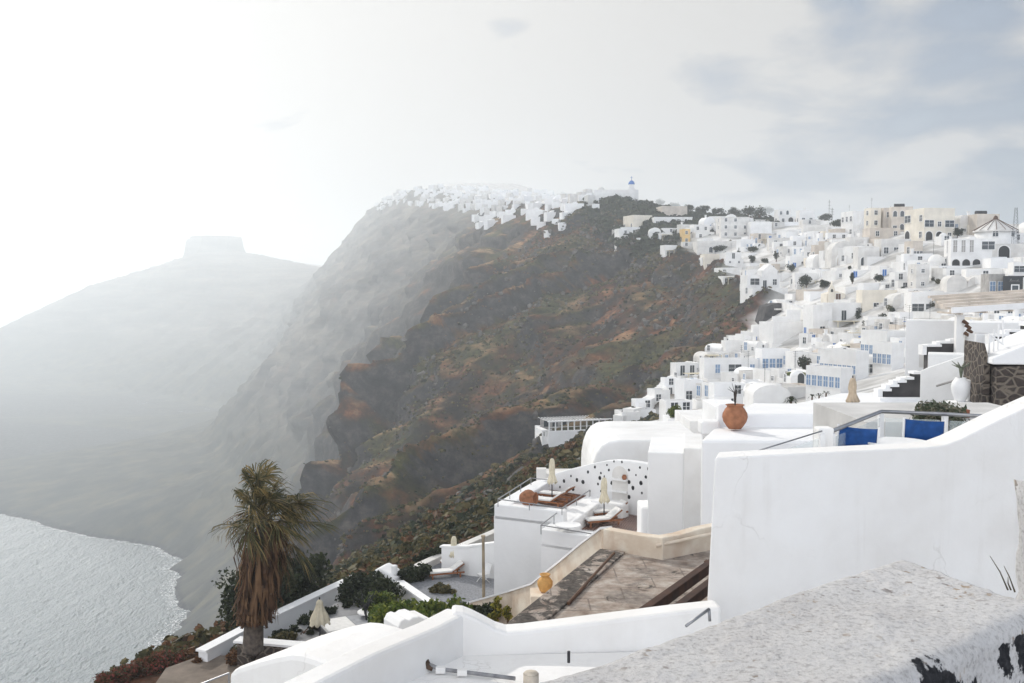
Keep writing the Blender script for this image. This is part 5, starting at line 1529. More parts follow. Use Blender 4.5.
    m = MB(); m.box(-0.3, 0.3, 0, 0.6, -2, 0.55, TR(P(541.5, 478, 61)-o0)); m.box(0, 4.2, 0, 2, -3, 0.1, TR(P(543, 476, 61.2)-o0)); m.box(4.3, 9, 0, 2.4, -3, 0.4, TR(P(530, 473, 63)-o0)); m.box(4.9, 5.2, 0.5, 0.8, 0.404, 1.1, TR(P(530, 473, 63)-o0))
    m.build('side_wall', OFFWHITE, root)
    # curved roof mass behind the wall
    y = 61.0
    pr = [(591,486),(591.5,474),(593.5,462),(597,452.5),(602,445.5),(609,441.5),(620,440),(704,440)]
    pp = [P(px, py, y)-o0 for px, py in pr]
    m = MB(); m.sheet([(pp[-1].x, -6), *[(v.x, v.z) for v in pp[::-1]], (pp[0].x, -6)][::-1], pp[0].y, pp[0].y+9)
    m.build('vaulted_roof', WHITE, root, 0.15, 3)
    for (x0, x1, pt, y, dd, mm) in ((648, 684, 452, 47, 5, WHITE2), (683.5, 704, 448, 46.6, 5, WHITE)):
        p, q = P(x0, pt, y)-o0, P(x1, pt, y)-o0
        m = MB(); m.box(0, q.x-p.x, 0, dd, -4-p.z, 0, TR(p, -0.17)); m.build('block', mm, root, 0.06)
    p, q = P(640, 516, 48.3)-o0, P(650, 516, 48.3)-o0
    m = MB(); m.box(p.x, q.x+0.3, p.y-0.5, p.y+1.2, -4, p.z+0.55); m.build('side_wall', WHITE2, root, 0.1)
    p, q = P(590, 496, 54.6)-o0, P(622, 503, 53.4)-o0
    m = MB(); m.prism(ccw(strip_pl((p.x, p.y), (q.x, q.y), -0.8, 0)), -1, ZB+0.10-o0.z); m.build('parapet', WHITE2, root, 0.1)
villa()
# blocks at the right of the villa, down to the big stair wall
def block(name, x0, x1, pt, y, dd, zb, m_, label, cat='house', bevel=0.06, yaw=0.0, **k):
    p, q = P(x0, pt, y), P(x1, pt, y)
    root_m = MB(); w = q.x-p.x
    parapet_body(root_m, 0, w, 0, dd, zb-p.z, 0.0, **k) if k else root_m.box(0, w, 0, dd, zb-p.z, 0)
    o = root_m.build(name, [m_, ROOFGREY] if k else m_, None, bevel); o.location = p; o.rotation_euler = (0, 0, yaw)
    return tag(o, label, cat)
zu = P(700, 439, 34).z
m = MB(); m.prism(ccw([tuple(PZ(*q, zu)[:2]) for q in ((701,440), (870,441), (885,404), (752,403), (722,420))]), -14, zu)
tag(m.build('white_house', WHITE2, None, 0.1), 'long white roof terrace carrying the terracotta urn', 'house')
# low wall and niche around the urn
m = MB(); a = P(700, 436, 35.2); m.box(0.35, 1.05, 1.6, 2.4, -0.2, 0.30, TR(a)); m.box(1.72, 6.6, 1.9, 2.3, -0.2, 0.55, TR(a)); m.box(1.054, 1.716, 2.0, 2.4, -0.2, 0.9, TR(a))
tag(m.build('parapet_wall', WHITE2, None, 0.08), 'white stepped parapet wrapped around the terracotta urn', 'wall')
up = P(738, 421.5, 35.6); up.z = P(700, 438, 34).z
urn((up.x, 36.1, up.z+0.03), 0.88, 'big terracotta urn on the white roof terrace')
def spiky(pos, label):
    m = MB()
    for k in range(7):
        a = 2*PI*k/7; m.tube([(0, 0, 0), (0.05*math.cos(a), 0.05*math.sin(a), 0.5), (0.28*math.cos(a), 0.28*math.sin(a), 0.62+0.1*(k % 3))], [0.02, 0.015, 0.006], 5)
    o = m.build('urn_plant', mat('dusky_leaf', (0.06, 0.05, 0.045), 0.8, 0.2)); o.location = pos
    return tag(o, label, 'plant')
spiky((up.x, 36.1, up.z+0.85), 'wiry dark plant growing out of the terracotta urn')
# sweeping white roof beyond
m = MB()
poly = [P(760,411,48), P(800,402,52), P(838,393,56), P(884,392,57), P(905,420,46), P(830,425,43), P(745,418,46)]
zt = -5.55
vs = [(p.x, p.y, p.z) for p in poly]
m.prism([(p.x, p.y) for p in poly][::-1], -14, 0, z1s=[p.z for p in poly][::-1])
tag(m.build('white_house', WHITE2, None, 0.15), 'smooth sweeping white roof below the closed beige parasol', 'house')
def wall_box(x0, x1, pt, y, dd, zb, m_, name, label, cat='wall', yaw=0, bevel=0.04):
    return block(name, x0, x1, pt, y, dd, zb, m_, label, cat, bevel, yaw)
wall_box(880, 926, 398, 52.4, 0.5, -13, WHITE2, 'white_house', 'blank white block under the black stepped blocks', 'house')
# black stepped blocks, one solid column per step
def stepped(px0, px1, pbase, ptop, n, y, label, rev=False):
    p0, p1 = P(px0, pbase, y), P(px1, pbase, y); w = p1.x-p0.x; h = (pbase-ptop)/F*y
    m = MB()
    for k in range(n):
        hh = h*(k+1)/n*(0.93 if k == n-2 else 1)
        a, b = w*k/n, w*(k+1)/n
        if rev: a, b = w-b, w-a
        m.box(a, b-0.003, 0, 0.6, -3, hh)
    o = m.build('stepped_wall', DARKSTONE); o.location = p0
    tag(o, label, 'wall')
    # white treads on top, as a separate coping of the same blocks
    m = MB()
    for k in range(n):
        hh = h*(k+1)/n*(0.93 if k == n-2 else 1); a, b = w*k/n, w*(k+1)/n
        if rev: a, b = w-b, w-a
        m.box(a-0.05, b-0.003, -0.05, 0.7, hh+0.003, hh+0.14)
        if k < n-1: m.box(a-0.3, a-0.053, 0.05, 0.7, -0.3, hh+0.1)
    c = m.build('coping', WHITE2, o)
stepped(884, 921, 395.5, 374, 5, 53, 'black stepped blocks rising beside a white stair')
stepped(928, 982, 350, 337, 4, 60, 'black stepped blocks behind the canopy post')
stepped(996, 1040, 342, 326, 3, 56, 'black stepped blocks at the right edge under the timber canopy')
# diagonal stair wall with handrail and amphora
sa, sb_ = tuple(P(922, 405, 43)[:2]), tuple(P(988, 405, 41)[:2])
wall_sheet('stair_wall', sa, sb_, [(920,371),(926,368),(988,347),(990,347)], -13, 0.4, WHITE, 'white sloping stair wall behind the white amphora', bevel=0.05)
m = MB(); m.tube([P(936.5, 386, 42.2), P(986, 371, 40.6)], 0.05, 6); tag(m.build('stair_handrail', GREY), 'grey handrail sloping along the white stair wall', 'handrail')
wall_box(968, 990, 380, 38, 1.2, -12, WHITE2, 'white_pier', 'white pier between the amphora and the dark stone wall', 'pier')
m = MB(); q = P(953, 405, 37); m.box(q.x-0.05, q.x+0.75, q.y, q.y+0.7, -12, q.z+0.1); tag(m.build('plinth', WHITE2, None, 0.03), 'white plinth under the white amphora', 'plinth')
ap = P(961, 405, 37.3)
urn((ap.x, 37.35, ap.z+0.11), 0.92, 'tall white amphora on a plinth with a spiky plant', 'white_amphora', WFRAME, [(0.14, 0), (0.22, 0.08), (0.33, 0.35), (0.37, 0.6), (0.34, 0.8), (0.24, 0.93), (0.19, 0.96), (0.2, 1.0), (0.15, 1.0), (0.12, 0.9)])
m = MB()
for k in range(8):
    a = 2*PI*k/8; m.tube([(0, 0, 0), (0.06*math.cos(a), 0.06*math.sin(a), 0.4), (0.36*math.cos(a), 0.36*math.sin(a), 0.52+0.12*(k % 2))], [0.03, 0.04, 0.008], 5)
m.tube([(0, 0, -0.1), (0, 0, 0.42)], 0.025, 6)
o = m.build('agave', mat('grey_green_leaf', (0.16, 0.18, 0.13), 0.7, 0.2)); o.location = (ap.x, 37.35, ap.z+1.0); tag(o, 'small grey-green agave growing out of the white amphora', 'plant')
# dark rubble wall
def rubble_mat():
    m = bpy.data.materials.new('dark_rubble_masonry')
    nt, N, L = nodes(m); b = N['Principled BSDF']; b.inputs['Roughness'].default_value = 0.95
    tc = N.new('ShaderNodeTexCoord'); v = N.new('ShaderNodeTexVoronoi'); v.feature = 'DISTANCE_TO_EDGE'; v.inputs['Scale'].default_value = 2.3
    mp = N.new('ShaderNodeMapping'); mp.inputs['Scale'].default_value = (1, 1, 1.5); L.new(tc.outputs['Object'], mp.inputs['Vector']); L.new(mp.outputs[0], v.inputs['Vector'])
    n = N.new('ShaderNodeTexNoise'); n.inputs['Scale'].default_value = 7; L.new(tc.outputs['Object'], n.inputs['Vector'])
    r1 = N.new('ShaderNodeValToRGB'); r1.color_ramp.elements[0].position = 0.05; r1.color_ramp.elements[1].position = 0.13
    a = N.new('ShaderNodeMath'); a.operation = 'MULTIPLY_ADD'; L.new(n.outputs['Fac'], a.inputs[0]); a.inputs[1].default_value = 0.08; L.new(v.outputs['Distance'], a.inputs[2])
    s = N.new('ShaderNodeMath'); s.operation = 'SUBTRACT'; L.new(a.outputs[0], s.inputs[0]); s.inputs[1].default_value = 0.04
    L.new(s.outputs[0], r1.inputs['Fac'])
    st = N.new('ShaderNodeValToRGB'); st.color_ramp.elements[0].color = (0.014, 0.013, 0.014, 1); st.color_ramp.elements[1].color = (0.075, 0.055, 0.045, 1); L.new(n.outputs['Fac'], st.inputs['Fac'])
    mx = N.new('ShaderNodeMixRGB'); mx.inputs['Color1'].default_value = (0.15, 0.125, 0.10, 1); L.new(st.outputs['Color'], mx.inputs['Color2']); L.new(r1.outputs['Color'], mx.inputs['Fac'])
    L.new(mx.outputs['Color'], b.inputs['Base Color'])
    bp = N.new('ShaderNodeBump'); bp.inputs['Distance'].default_value = 0.06; L.new(r1.outputs['Color'], bp.inputs['Height']); L.new(bp.outputs['Normal'], b.inputs['Normal'])
    return m
RUB = rubble_mat()
m = MB()
p0, p1 = P(994, 413, 36), P(1060, 413, 34.5)
m.sheet([(0, -8), (p1.x-p0.x, -8), (p1.x-p0.x, (413-364)/F*36), (0.05, (413-367)/F*36)], 0, 3.0)
m.sheet([(-0.42, -8), (-0.004, -8), (-0.004, (413-366)/F*36), (-0.22, (413-346)/F*36+0.1)], 0.5, 3.0)
o = m.build('rubble_wall', RUB, None, 0.03); o.location = p0; o.rotation_euler = (0, 0, -0.15); tag(o, 'dark rubble stone wall with pale mortar at the right edge', 'wall')
m = MB(); m.sheet([(0, 0.02), (3.4, 0.02), (3.4, 1.75), (0, 0.25)], -0.03, 3.2); o = m.build('stair_flank', WHITE2, None, 0.05); o.location = P(992, 365, 36); o.rotation_euler = (0, 0, -0.15); tag(o, 'white sloping wall top above the dark rubble wall', 'wall')
m = MB()
for k in range(4):
    q = P(989+4.5*k, 355-5*k+5, 37); m.tube([q, q+Vector((0, 0, 0.95))], 0.03, 6)
m.tube([P(989, 334, 37), P(1004, 355-10, 37)], 0.035, 6)
tag(m.build('stair_railing', WFRAME), 'short white railing at the top of the rubble wall stair', 'railing')
# tall shaded wall with an arched niche
wall_box(906, 952, 320, 66, 2.0, -14, WHITE2, 'white_house', 'tall shaded white house with a blind arched niche', 'house', yaw=-0.40)
q = P(923, 367, 65.9); m = MB(); r = 0.5; m.sheet([(-r, 0), (r, 0)] + [(r*math.cos(PI*k/10), 1.0+r*math.sin(PI*k/10)) for k in range(11)], -0.02, 0.05); o = m.build('blind_arch', OFFWHITE); o.location = q; 
h_ = [x for x in bpy.data.objects if x.get('label') == 'tall shaded white house with a blind arched niche'][0]
o.parent = h_; o.location = (1.35, -0.0, q.z-h_.location.z); o.rotation_euler = (0, 0, 0)
m = MB(); p = P(870, 398, 58); vs = [(P(862,398,58)), (P(905,372,64)), (P(912,350,66)), (P(916,398,58))]
wall_box(938, 1040, 322, 72, 5, -10, WHITE2, 'white_house', 'long shaded white wall beneath the timber canopy at right', 'house', yaw=-0.40)
wall_box(928, 962, 354, 52, 2, -12, WHITE, 'white_house', 'white cube house in front of the arched niche wall', 'house', yaw=-0.40)
wall_box(976, 998, 334, 58, 2, -10, WHITE2, 'white_house', 'small blank white cube under the timber canopy', 'house')
# timber canopy
def canopy():
    y = 60
    p = P(949, 312, y)
    root = empty('timber_canopy', p, -0.12, 'long pale timber canopy roof on a white post at right', 'canopy')
    m = MB(); s = y/F
    for k in range(6):
        m.box(-0.1, 7.6, -0.9+0.85*k, -0.9+0.85*k+0.5, 0.16*k, 0.16*k+0.16, TR(ry=-0.07))
    m.build('slats', mat('pale_timber', (0.60, 0.53, 0.46), 0.85, 0.14, 1.0), root)
    m = MB(); m.box(-0.15, 7.6, -1.15, -0.91, -0.05, 0.3, TR(ry=-0.07)); m.build('fascia', WFRAME, root)
    m = MB()
    for k in range(6): m.box(0.3+1.4*k, 0.4+1.4*k, -1.3, 3.5, -0.16, -0.054, TR(ry=-0.07))
    m.build('rafters', mat('pale_timber', (0.60, 0.53, 0.46)), root)
    m = MB(); q = P(956, 318, y)-p; m.box(q.x-0.22, q.x+0.22, -0.8, -0.36, -5, -0.17); m.build('post', WHITE, root)
    m = MB()
    for (dx, dz) in ((0.25, -0.5), (0.4, -0.75), (0.5, -1.0), (0.35, -1.2)): m.tube([(q.x+dx-0.15, -0.9, dz), (q.x+dx+0.15, -0.9, dz-0.2)], [0.12, 0.09], 6)
    m.build('hanging_ornament', BROWNW, root)
canopy()
# planter with shrub behind the balustrade is added with the plants
m = MB(); q = P(926, 411, 17); m.box(q.x, q.x+0.75, q.y, q.y+0.3, q.z-0.12, q.z+0.02); tag(m.build('planter_box', mat('red_brown_planter', (0.26, 0.10, 0.06), 0.8, 0.15)), 'red-brown planter box behind the glass balustrade', 'planter')
m = MB(); m.box(q.x-1.2, q.x+2.2, q.y-0.5, q.y+2.4, -6, q.z-0.125); tag(m.build('planter_terrace', mat('terrace_screed', (0.58, 0.57, 0.555))), 'small white terrace that carries the red-brown planter', 'terrace')
# low white roof with a dark drain and round bush planter, mid distance
wall_box(622, 690, 437, 78, 6, -20, WHITE, 'white_house', 'low white roof with a dark curved drain, above the perforated wall', 'house', bevel=0.3)
m = MB(); a = P(640, 431, 80); m.tube([a, a+Vector((1.2, -0.8, 0.05)), a+Vector((2.6, -1.2, 0.1))], 0.16, 6); tag(m.build('roof_drain', GREY), 'dark curved drain on the low white roof', 'drain')
wall_box(668, 692, 419, 86, 3, -20, WHITE2, 'planter_block', 'white planter block carrying the round green bush', 'planter')
wall_box(690, 720, 421, 74, 7, -20, WHITE, 'white_house', 'white house with a slanting roof right of the round bush', 'house')
wall_box(716, 745, 407, 70, 5, -20, WHITE2, 'white_house', 'white cube house just behind the terracotta urn', 'house')

# ------------------------------------------------------------------ railings, parasols, loungers
def tube_rail(pts, zpost, label, every=1.7, r=0.03, parent=None):
    root = empty('terrace_railing', pts[0], 0, label, 'railing')
    o0 = Vector(pts[0])
    m = MB(); m.tube([Vector(p)-o0 for p in pts], r, 6); m.build('handrail', STEEL, root)
    for a, b in zip(pts[:-1], pts[1:]):
        n = max(1, int((b-a).length/every))
        for k in range(n+1 if b is pts[-1] else n):
            q = a.lerp(b, k/n) - o0
            m = MB(); m.tube([(q.x, q.y, q.z-(a.z-zpost)), (q.x, q.y, q.z)], r*0.8, 5); m.build('post', STEEL, root)
    return root
tube_rail([PZ(590, 490, ZA+0.35), PZ(562, 508, ZA+0.35), PZ(498, 499, ZA+0.4), PZ(531, 478, ZA+0.4), PZ(549, 480, ZA+0.4)], ZA, 'steel railing around the left wooden deck')
tube_rail([PZ(566, 506, ZB+0.45), PZ(541, 525, ZB+0.45), PZ(593, 534, ZB+0.45)], ZB, 'steel railing around the right wooden deck')
def parasol(pos, h, r, label, lean=0.0, m_=CANVAS, bell=False):
    """closed parasol: pole, foot and gathered canopy with folds"""
    root = empty('closed_parasol', pos, 0, label, 'parasol', 'closed parasols on the terraces')
    m = MB(); m.tube([(0, 0, 0), (0, 0, h)], 0.032, 8); m.build('pole', IRON, root)
    m = MB(); m.lathe([(0.26, 0), (0.26, 0.05), (0.06, 0.08), (0.05, 0.22)], 14); m.build('base', IRON, root)
    m = MB(); m.smooth = True
    prof = [(0.02, 1.0), (0.05, 0.985), (0.30, 0.90), (0.36, 0.80), (0.34, 0.78), (0.52, 0.55), (0.80, 0.28), (1.0, 0.06), (0.97, 0.0)] if bell else \
           [(0.02, 1.0), (0.10, 0.985), (0.36, 0.95), (0.50, 0.84), (0.58, 0.70), (0.60, 0.55), (0.52, 0.44), (0.56, 0.34), (0.82, 0.14), (0.98, 0.05), (0.80, 0.0)]
    n = 32; vs, fs = [], []
    L0 = h*0.56
    for i, (rr, t) in enumerate(prof):
        for k in range(n):
            a = 2*PI*k/n
            f = 1 + (0.22*math.cos(8*a + 0.6*i*0.3) + 0.08*math.sin(3*a+i))*min(1, rr*1.5)
            z = h - L0*(1-t) - (0.07*math.cos(8*a) if i >= len(prof)-2 else 0)
            vs.append((r*rr*f*math.cos(a), r*rr*f*math.sin(a), z))
    for i in range(len(prof)-1):
        for k in range(n): fs.append((i*n+k, (i+1)*n+k, (i+1)*n+(k+1) % n, i*n+(k+1) % n))
    m.add(vs, fs); m.build('canopy', m_, root)
    if not bell:
        m = MB(); m.lathe([(r*0.60, h-L0*0.60), (r*0.63, h-L0*0.575), (r*0.60, h-L0*0.55)], 16); m.build('strap', m_, root)
    m = MB(); m.lathe([(0.001, h+0.10), (0.035, h+0.05), (0.03, h-0.01)][::-1], 8); m.build('finial', IRON, root)
    return root
pa = PZ(552, 503, ZA-0.56); parasol(pa, (503-457)/F*pa.y, 0.25, 'closed cream parasol on the left wooden deck')
pb = PZ(604, 522, ZB-0.65); parasol(pb, (522-476)/F*pb.y, 0.26, 'closed cream parasol on the right wooden deck')
BEIGEC = mat('tan_canvas', (0.52, 0.42, 0.31), 0.9, 0.12, 4.0, 0.01, 30)
pc = P(852, 422, 44.5); pc2 = parasol(pc, (422-377)/F*44.5, 0.27, 'closed tan parasol standing above the glass balustrade', m_=BEIGEC)
CUSH = mat('white_cushion', (0.74, 0.73, 0.71), 0.9, 0.05, 4)
TEAK = mat('orange_teak', (0.30, 0.12, 0.05), 0.7, 0.2, 3, col2=(0.18, 0.07, 0.03))
def lounger(pos, rz, label, tilt=35, wood=TEAK):
    """head towards +x"""
    root = empty('sun_lounger', pos, rz, label, 'sun lounger', 'sun loungers on the terraces')
    m = MB(); m.box(-1.0, 1.0, -0.34, -0.28, 0.24, 0.32); m.box(-1.0, 1.0, 0.28, 0.34, 0.24, 0.32)
    for k in range(9): m.box(-0.98+k*0.15, -0.90+k*0.15, -0.279, 0.279, 0.27, 0.30)
    m.build('frame', wood, root)
    for x in (-0.85, 0.75):
        for y in (-0.31, 0.31):
            m = MB(); m.box(x-0.04, x+0.04, y-0.03, y+0.03, 0, 0.238); m.build('leg', wood, root)
    m = MB(); m.box(-1.0, 0.30, -0.32, 0.32, 0.325, 0.43); m.build('cushion', CUSH, root, 0.03)
    m = MB(); T_ = TR((0.31, 0, 0.33), ry=-R(tilt)); m.box(0, 0.78, -0.32, 0.32, 0.03, 0.12, T_); b = m.build('backrest', CUSH, root, 0.03)
    m = MB(); m.box(0, 0.80, -0.33, 0.33, -0.03, 0.027, T_); m.build('back_frame', wood, b)
    return root
def at_deck(px, py, z): return PZ(px, py, z)
lounger(at_deck(557, 500, ZA-0.58), R(-28), 'white sun lounger on the left wooden deck, further from the camera')
lounger(at_deck(548, 506, ZA-0.58), R(-28), 'white sun lounger on the left wooden deck, nearer the camera')
lounger(at_deck(609, 517, ZB-0.66), R(20), 'white sun lounger on the right wooden deck under the wall')
lounger(at_deck(603, 525, ZB-0.66), R(20), 'white sun lounger on the right wooden deck by the front parapet')
def round_table(pos, r, h, label):
    root = empty('round_table', pos, 0, label, 'table')
    m = MB(); m.lathe([(r, h-0.05), (r, h), (0.001, h)], 26); m.lathe([(0.001, h-0.051), (r, h-0.05)], 26); m.build('tabletop', WHITE2, root)
    m = MB(); m.lathe([(r*0.35, 0), (r*0.12, 0.08), (r*0.1, h-0.052)], 12); m.build('pedestal', WHITE2, root)
round_table(PZ(568, 531, ZB+0.01), 0.62, 0.32, 'low white round table on the right deck parapet')
urn(PZ(521, 497.5, ZA+0.30), 0.85, 'big brown clay jar lying on its side on the left deck', 'lying_jar', mat('brown_clay', (0.30, 0.13, 0.065), 0.85, 0.2, 5), None, R(88), R(62))
q = PZ(625, 479, -11.2); a_, b_ = tuple(PZ(544, 482, -11.3)[:2]), tuple(PZ(652, 516, -12.2)[:2]); u, z = on_wall(625.5, 478.5, a_, b_)
an = math.atan2(b_[1]-a_[1], b_[0]-a_[0]); urn((a_[0]+u*math.cos(an)+0.12*math.sin(an), a_[1]+u*math.sin(an)-0.12*math.cos(an), z-0.05), 0.27, 'little brown pot on the shelf of the arched niche', 'clay_pot')
m = MB(); r_ = PZ(640, 524, ZB-0.6); 
for k in range(4): m.tube([(r_.x+0.4*(k % 2), r_.y+0.4*(k//2), ZB-0.65), (r_.x+0.4*(k % 2), r_.y+0.4*(k//2), ZB-0.2)], 0.03, 5)
m.box(r_.x-0.05, r_.x+0.45, r_.y-0.05, r_.y+0.45, ZB-0.2, ZB-0.16); m.box(r_.x-0.05, r_.x+0.45, r_.y+0.40, r_.y+0.45, ZB-0.156, ZB+0.25)
tag(m.build('wooden_chair', TEAK), 'brown wooden chair at the right end of the right deck', 'chair')

# ------------------------------------------------------------------ garden terraces below the villa
GRAVEL = mat('grey_gravel', (0.27, 0.28, 0.30), 0.95, 0.2, 9, 0.02, 40, col2=(0.15, 0.155, 0.17))
def gravel_terrace():
    z = -16.2
    m = MB(); m.prism(ccw(plan(z, (401,582), (446,557), (500,560), (520,595), (446,612))), -20, z); o = m.build('gravel_terrace', GRAVEL); tag(o, kind='structure')
    return z
GZ = gravel_terrace()
lounger(PZ(446, 577, GZ), R(18), 'teak lounger with white cushion on the grey gravel, nearer to the camera', 32)
lounger(PZ(458, 567, GZ), R(14), 'teak lounger with white cushion on the grey gravel, behind the first', 32)
pq = PZ(454, 572.5, GZ); parasol(pq, (572-536)/F*pq.y*1.05, 0.26, 'closed cream parasol between the two teak loungers')
def wire_seat(pos, rz, label):
    root = empty('garden_chair', pos, rz, label, 'chair')
    m = MB()
    for x in (-0.25, 0.25):
        m.tube([(x, -0.25, 0), (x, 0.25, 0.45), (x, 0.40, 0.95)], 0.02, 5); m.tube([(x, 0.25, 0), (x, -0.25, 0.45)], 0.02, 5)
    m.build('frame', WFRAME, root)
    m = MB(); m.box(-0.25, 0.25, -0.25, 0.25, 0.44, 0.47); m.build('seat', WFRAME, root)
    m = MB(); m.sheet([(0, 0), (0.03, 0), (0.17, 0.48), (0.14, 0.48)], -0.25, 0.25, TR((0, 0.26, 0.48), R(90))); m.build('backrest', WFRAME, root)
wire_seat(PZ(483, 582, GZ), R(-50), 'white folding garden chair by the wooden pole, front one')
wire_seat(PZ(489, 574, GZ), R(40), 'white folding garden chair by the villa wall, back one')
def low_wall(pts, h, t, m_, label, cap=None, name='garden_wall', zb=2.5, group=None):
    root = empty(name, pts[0], 0, label, 'wall', group)
    o0 = Vector(pts[0])
    m, c = MB(), MB()
    for i, (a, b) in enumerate(zip(pts[:-1], pts[1:])):
        d = b-a; l = Vector((d.x, d.y, 0)).length; an = math.atan2(d.y, d.x)
        e = 0.002*i
        m.sheet([(0, -zb), (l, -zb), (l, d.z), (0, 0)], -t/2-e, t/2+e, TR(a-o0, an))
        c.sheet([(-t*0.3, 0.003), (l+t*0.3, d.z+0.003), (l+t*0.3, d.z+0.10+e), (-t*0.3, 0.10+e)], -t/2-0.04-e, t/2+0.04+e, TR(a-o0, an))
    m.build('wall', m_, root)
    c.build('coping', cap or WHITE2, root)
    return root
low_wall([PZ(443, 547, -14.8), PZ(470, 547, -14.6), PZ(497, 543, -14.2)], 1, 0.35, WHITE2, 'white back wall of the gravel sitting terrace')
low_wall([PZ(396, 577, -15.9), PZ(440, 556, -15.9), PZ(497, 531, -15.4), PZ(545, 520, -15)], 1, 0.45, OFFWHITE, 'long pale coped wall between the gravel terrace and the open slope', cap=OFFWHITE)
low_wall([PZ(400, 583, -15.9), PZ(428, 602, -15.6), PZ(446, 607, -15.4)], 1, 0.4, WHITE2, 'white low wall closing the gravel terrace on the near side')
m = MB(); a = P(385, 580, 54); m.sheet([(-0.8, -3), (0.55, -3), (0.55, 0.1), (0.2, 0.35), (-0.35, 0.62), (-0.62, 0.5), (-0.8, 0.2)], 0, 1.3, TR(a, R(-20))); m.box(0.2, 0.5, 0.3, 0.6, 0.2, 0.75, TR(a, R(-20)))
tag(m.build('gate_pier', WHITE2, None, 0.08), 'white rounded gate pier among the dark hedges', 'pier')
m = MB(); q = P(484, 621, 43.5); m.tube([q+Vector((0, 0, -1.0)), q+Vector((-0.03, 0, 3.75))], [0.075, 0.065], 10); m.tube([q+Vector((-0.03, 0, 3.751)), q+Vector((-0.03, 0, 3.83))], 0.10, 10)
tag(m.build('wooden_pole', mat('weathered_pole', (0.33, 0.27, 0.19), 0.9, 0.2, 2)), 'weathered wooden pole in front of the white villa', 'pole')
low_wall([PZ(203, 651, -16.5), PZ(245, 629, -16.5), PZ(300, 603.5, -16.4), PZ(356, 577, -16.2)], 1, 0.5, WHITE2, 'white cliff-edge wall running behind the palm', cap=WHITE2)
low_wall([PZ(240, 641, -15.6), PZ(300, 646, -15.6), PZ(386, 657, -15.4)], 1, 0.55, RUB, 'dark stone retaining wall with a white coping', cap=WHITE2, zb=1.6)
gz2 = -16.1
m = MB(); m.prism(ccw(plan(gz2, (262,644), (345,598), (395,606), (398,650))), -20, gz2); tag(m.build('paved_garden', mat('pale_paving', (0.27, 0.27, 0.275), 0.95, 0.15, 1.2)), kind='structure')
pp_ = PZ(320, 643, gz2); parasol(pp_, (643-597)/F*pp_.y*0.99, 0.42, 'closed cream parasol in the lower garden by the palm', bell=True)
def sofa():
    p = PZ(350, 632, gz2)
    root = empty('daybed', p, R(28), 'pale grey cushioned daybed in the lower garden', 'daybed')
    m = MB(); m.box(-1.3, 1.3, -0.9, 0.9, 0.0, 0.30); m.build('base', mat('grey_rattan', (0.12, 0.12, 0.125), 0.9, 0.2, 9), root, 0.03)
    m = MB(); m.box(-1.28, 0.1, -0.88, 0.88, 0.303, 0.50); m.build('cushion', CUSH, root, 0.05)
    m = MB(); m.box(0.12, 1.28, -0.88, 0.88, 0.303, 0.48); m.build('cushion', mat('grey_cushion', (0.34, 0.35, 0.37), 0.9, 0.1, 5), root, 0.05)
sofa()
m = MB(); a = PZ(330, 641, gz2); m.box(-0.4, 0.4, -0.35, 0.35, 0, 0.22, TR(a, R(20))); tag(m.build('stone_seat', CUSH, None, 0.04), 'low pale block seat at the foot of the lower garden parasol', 'seat')
m = MB(); a = PZ(342, 644, gz2); m.box(-0.35, 0.35, -0.3, 0.3, 0, 0.28, TR(a, R(30))); tag(m.build('footstool', CUSH, None, 0.05), 'small pale footstool in front of the daybed', 'footstool')
wt = PZ(369, 626, gz2); round_table(wt, 0.55, 0.72, 'white round table behind the thin dark tree')
# ------------------------------------------------------------------ plants
def leaf_mat(name, c1, c2, c3=None, scale=1.2, rough=0.7):
    m = bpy.data.materials.new(name)
    nt, N, L = nodes(m); b = N['Principled BSDF']; b.inputs['Roughness'].default_value = rough; b.inputs['Specular IOR Level'].default_value = 0.25
    geo = N.new('ShaderNodeNewGeometry')
    tc = N.new('ShaderNodeTexCoord')
    n = N.new('ShaderNodeTexNoise'); n.inputs['Scale'].default_value = scale; n.inputs['Detail'].default_value = 4; L.new(tc.outputs['Object'], n.inputs['Vector'])
    a = N.new('ShaderNodeMath'); a.operation = 'MULTIPLY_ADD'; L.new(geo.outputs['Random Per Island'], a.inputs[0]); a.inputs[1].default_value = 0.5; L.new(n.outputs['Fac'], a.inputs[2])
    r = N.new('ShaderNodeValToRGB'); e = r.color_ramp.elements
    e[0].position = 0.45; e[0].color = (*c1, 1); e[1].position = 0.95; e[1].color = (*(c3 or c2), 1)
    q = e.new(0.72); q.color = (*c2, 1)
    L.new(a.outputs[0], r.inputs['Fac']); L.new(r.outputs['Color'], b.inputs['Base Color'])
    tr = N.new('ShaderNodeBsdfTranslucent'); L.new(r.outputs['Color'], tr.inputs['Color'])
    mx = N.new('ShaderNodeMixShader'); mx.inputs['Fac'].default_value = 0.28
    L.new(b.outputs[0], mx.inputs[1]); L.new(tr.outputs[0], mx.inputs[2]); L.new(mx.outputs[0], N['Material Output'].inputs['Surface'])
    return m
LF_DARK = leaf_mat('dark_evergreen_leaf', (0.010, 0.016, 0.009), (0.022, 0.032, 0.016), (0.045, 0.055, 0.024), 0.7)
LF_BRIGHT = leaf_mat('bright_green_leaf', (0.030, 0.055, 0.012), (0.085, 0.125, 0.022), (0.19, 0.21, 0.04), 0.9)
LF_OLIVE = leaf_mat('olive_leaf', (0.035, 0.038, 0.018), (0.080, 0.075, 0.030), (0.15, 0.12, 0.05), 0.6)
LF_RUST = leaf_mat('rusty_leaf', (0.050, 0.026, 0.014), (0.125, 0.060, 0.028), (0.20, 0.105, 0.05), 0.5)
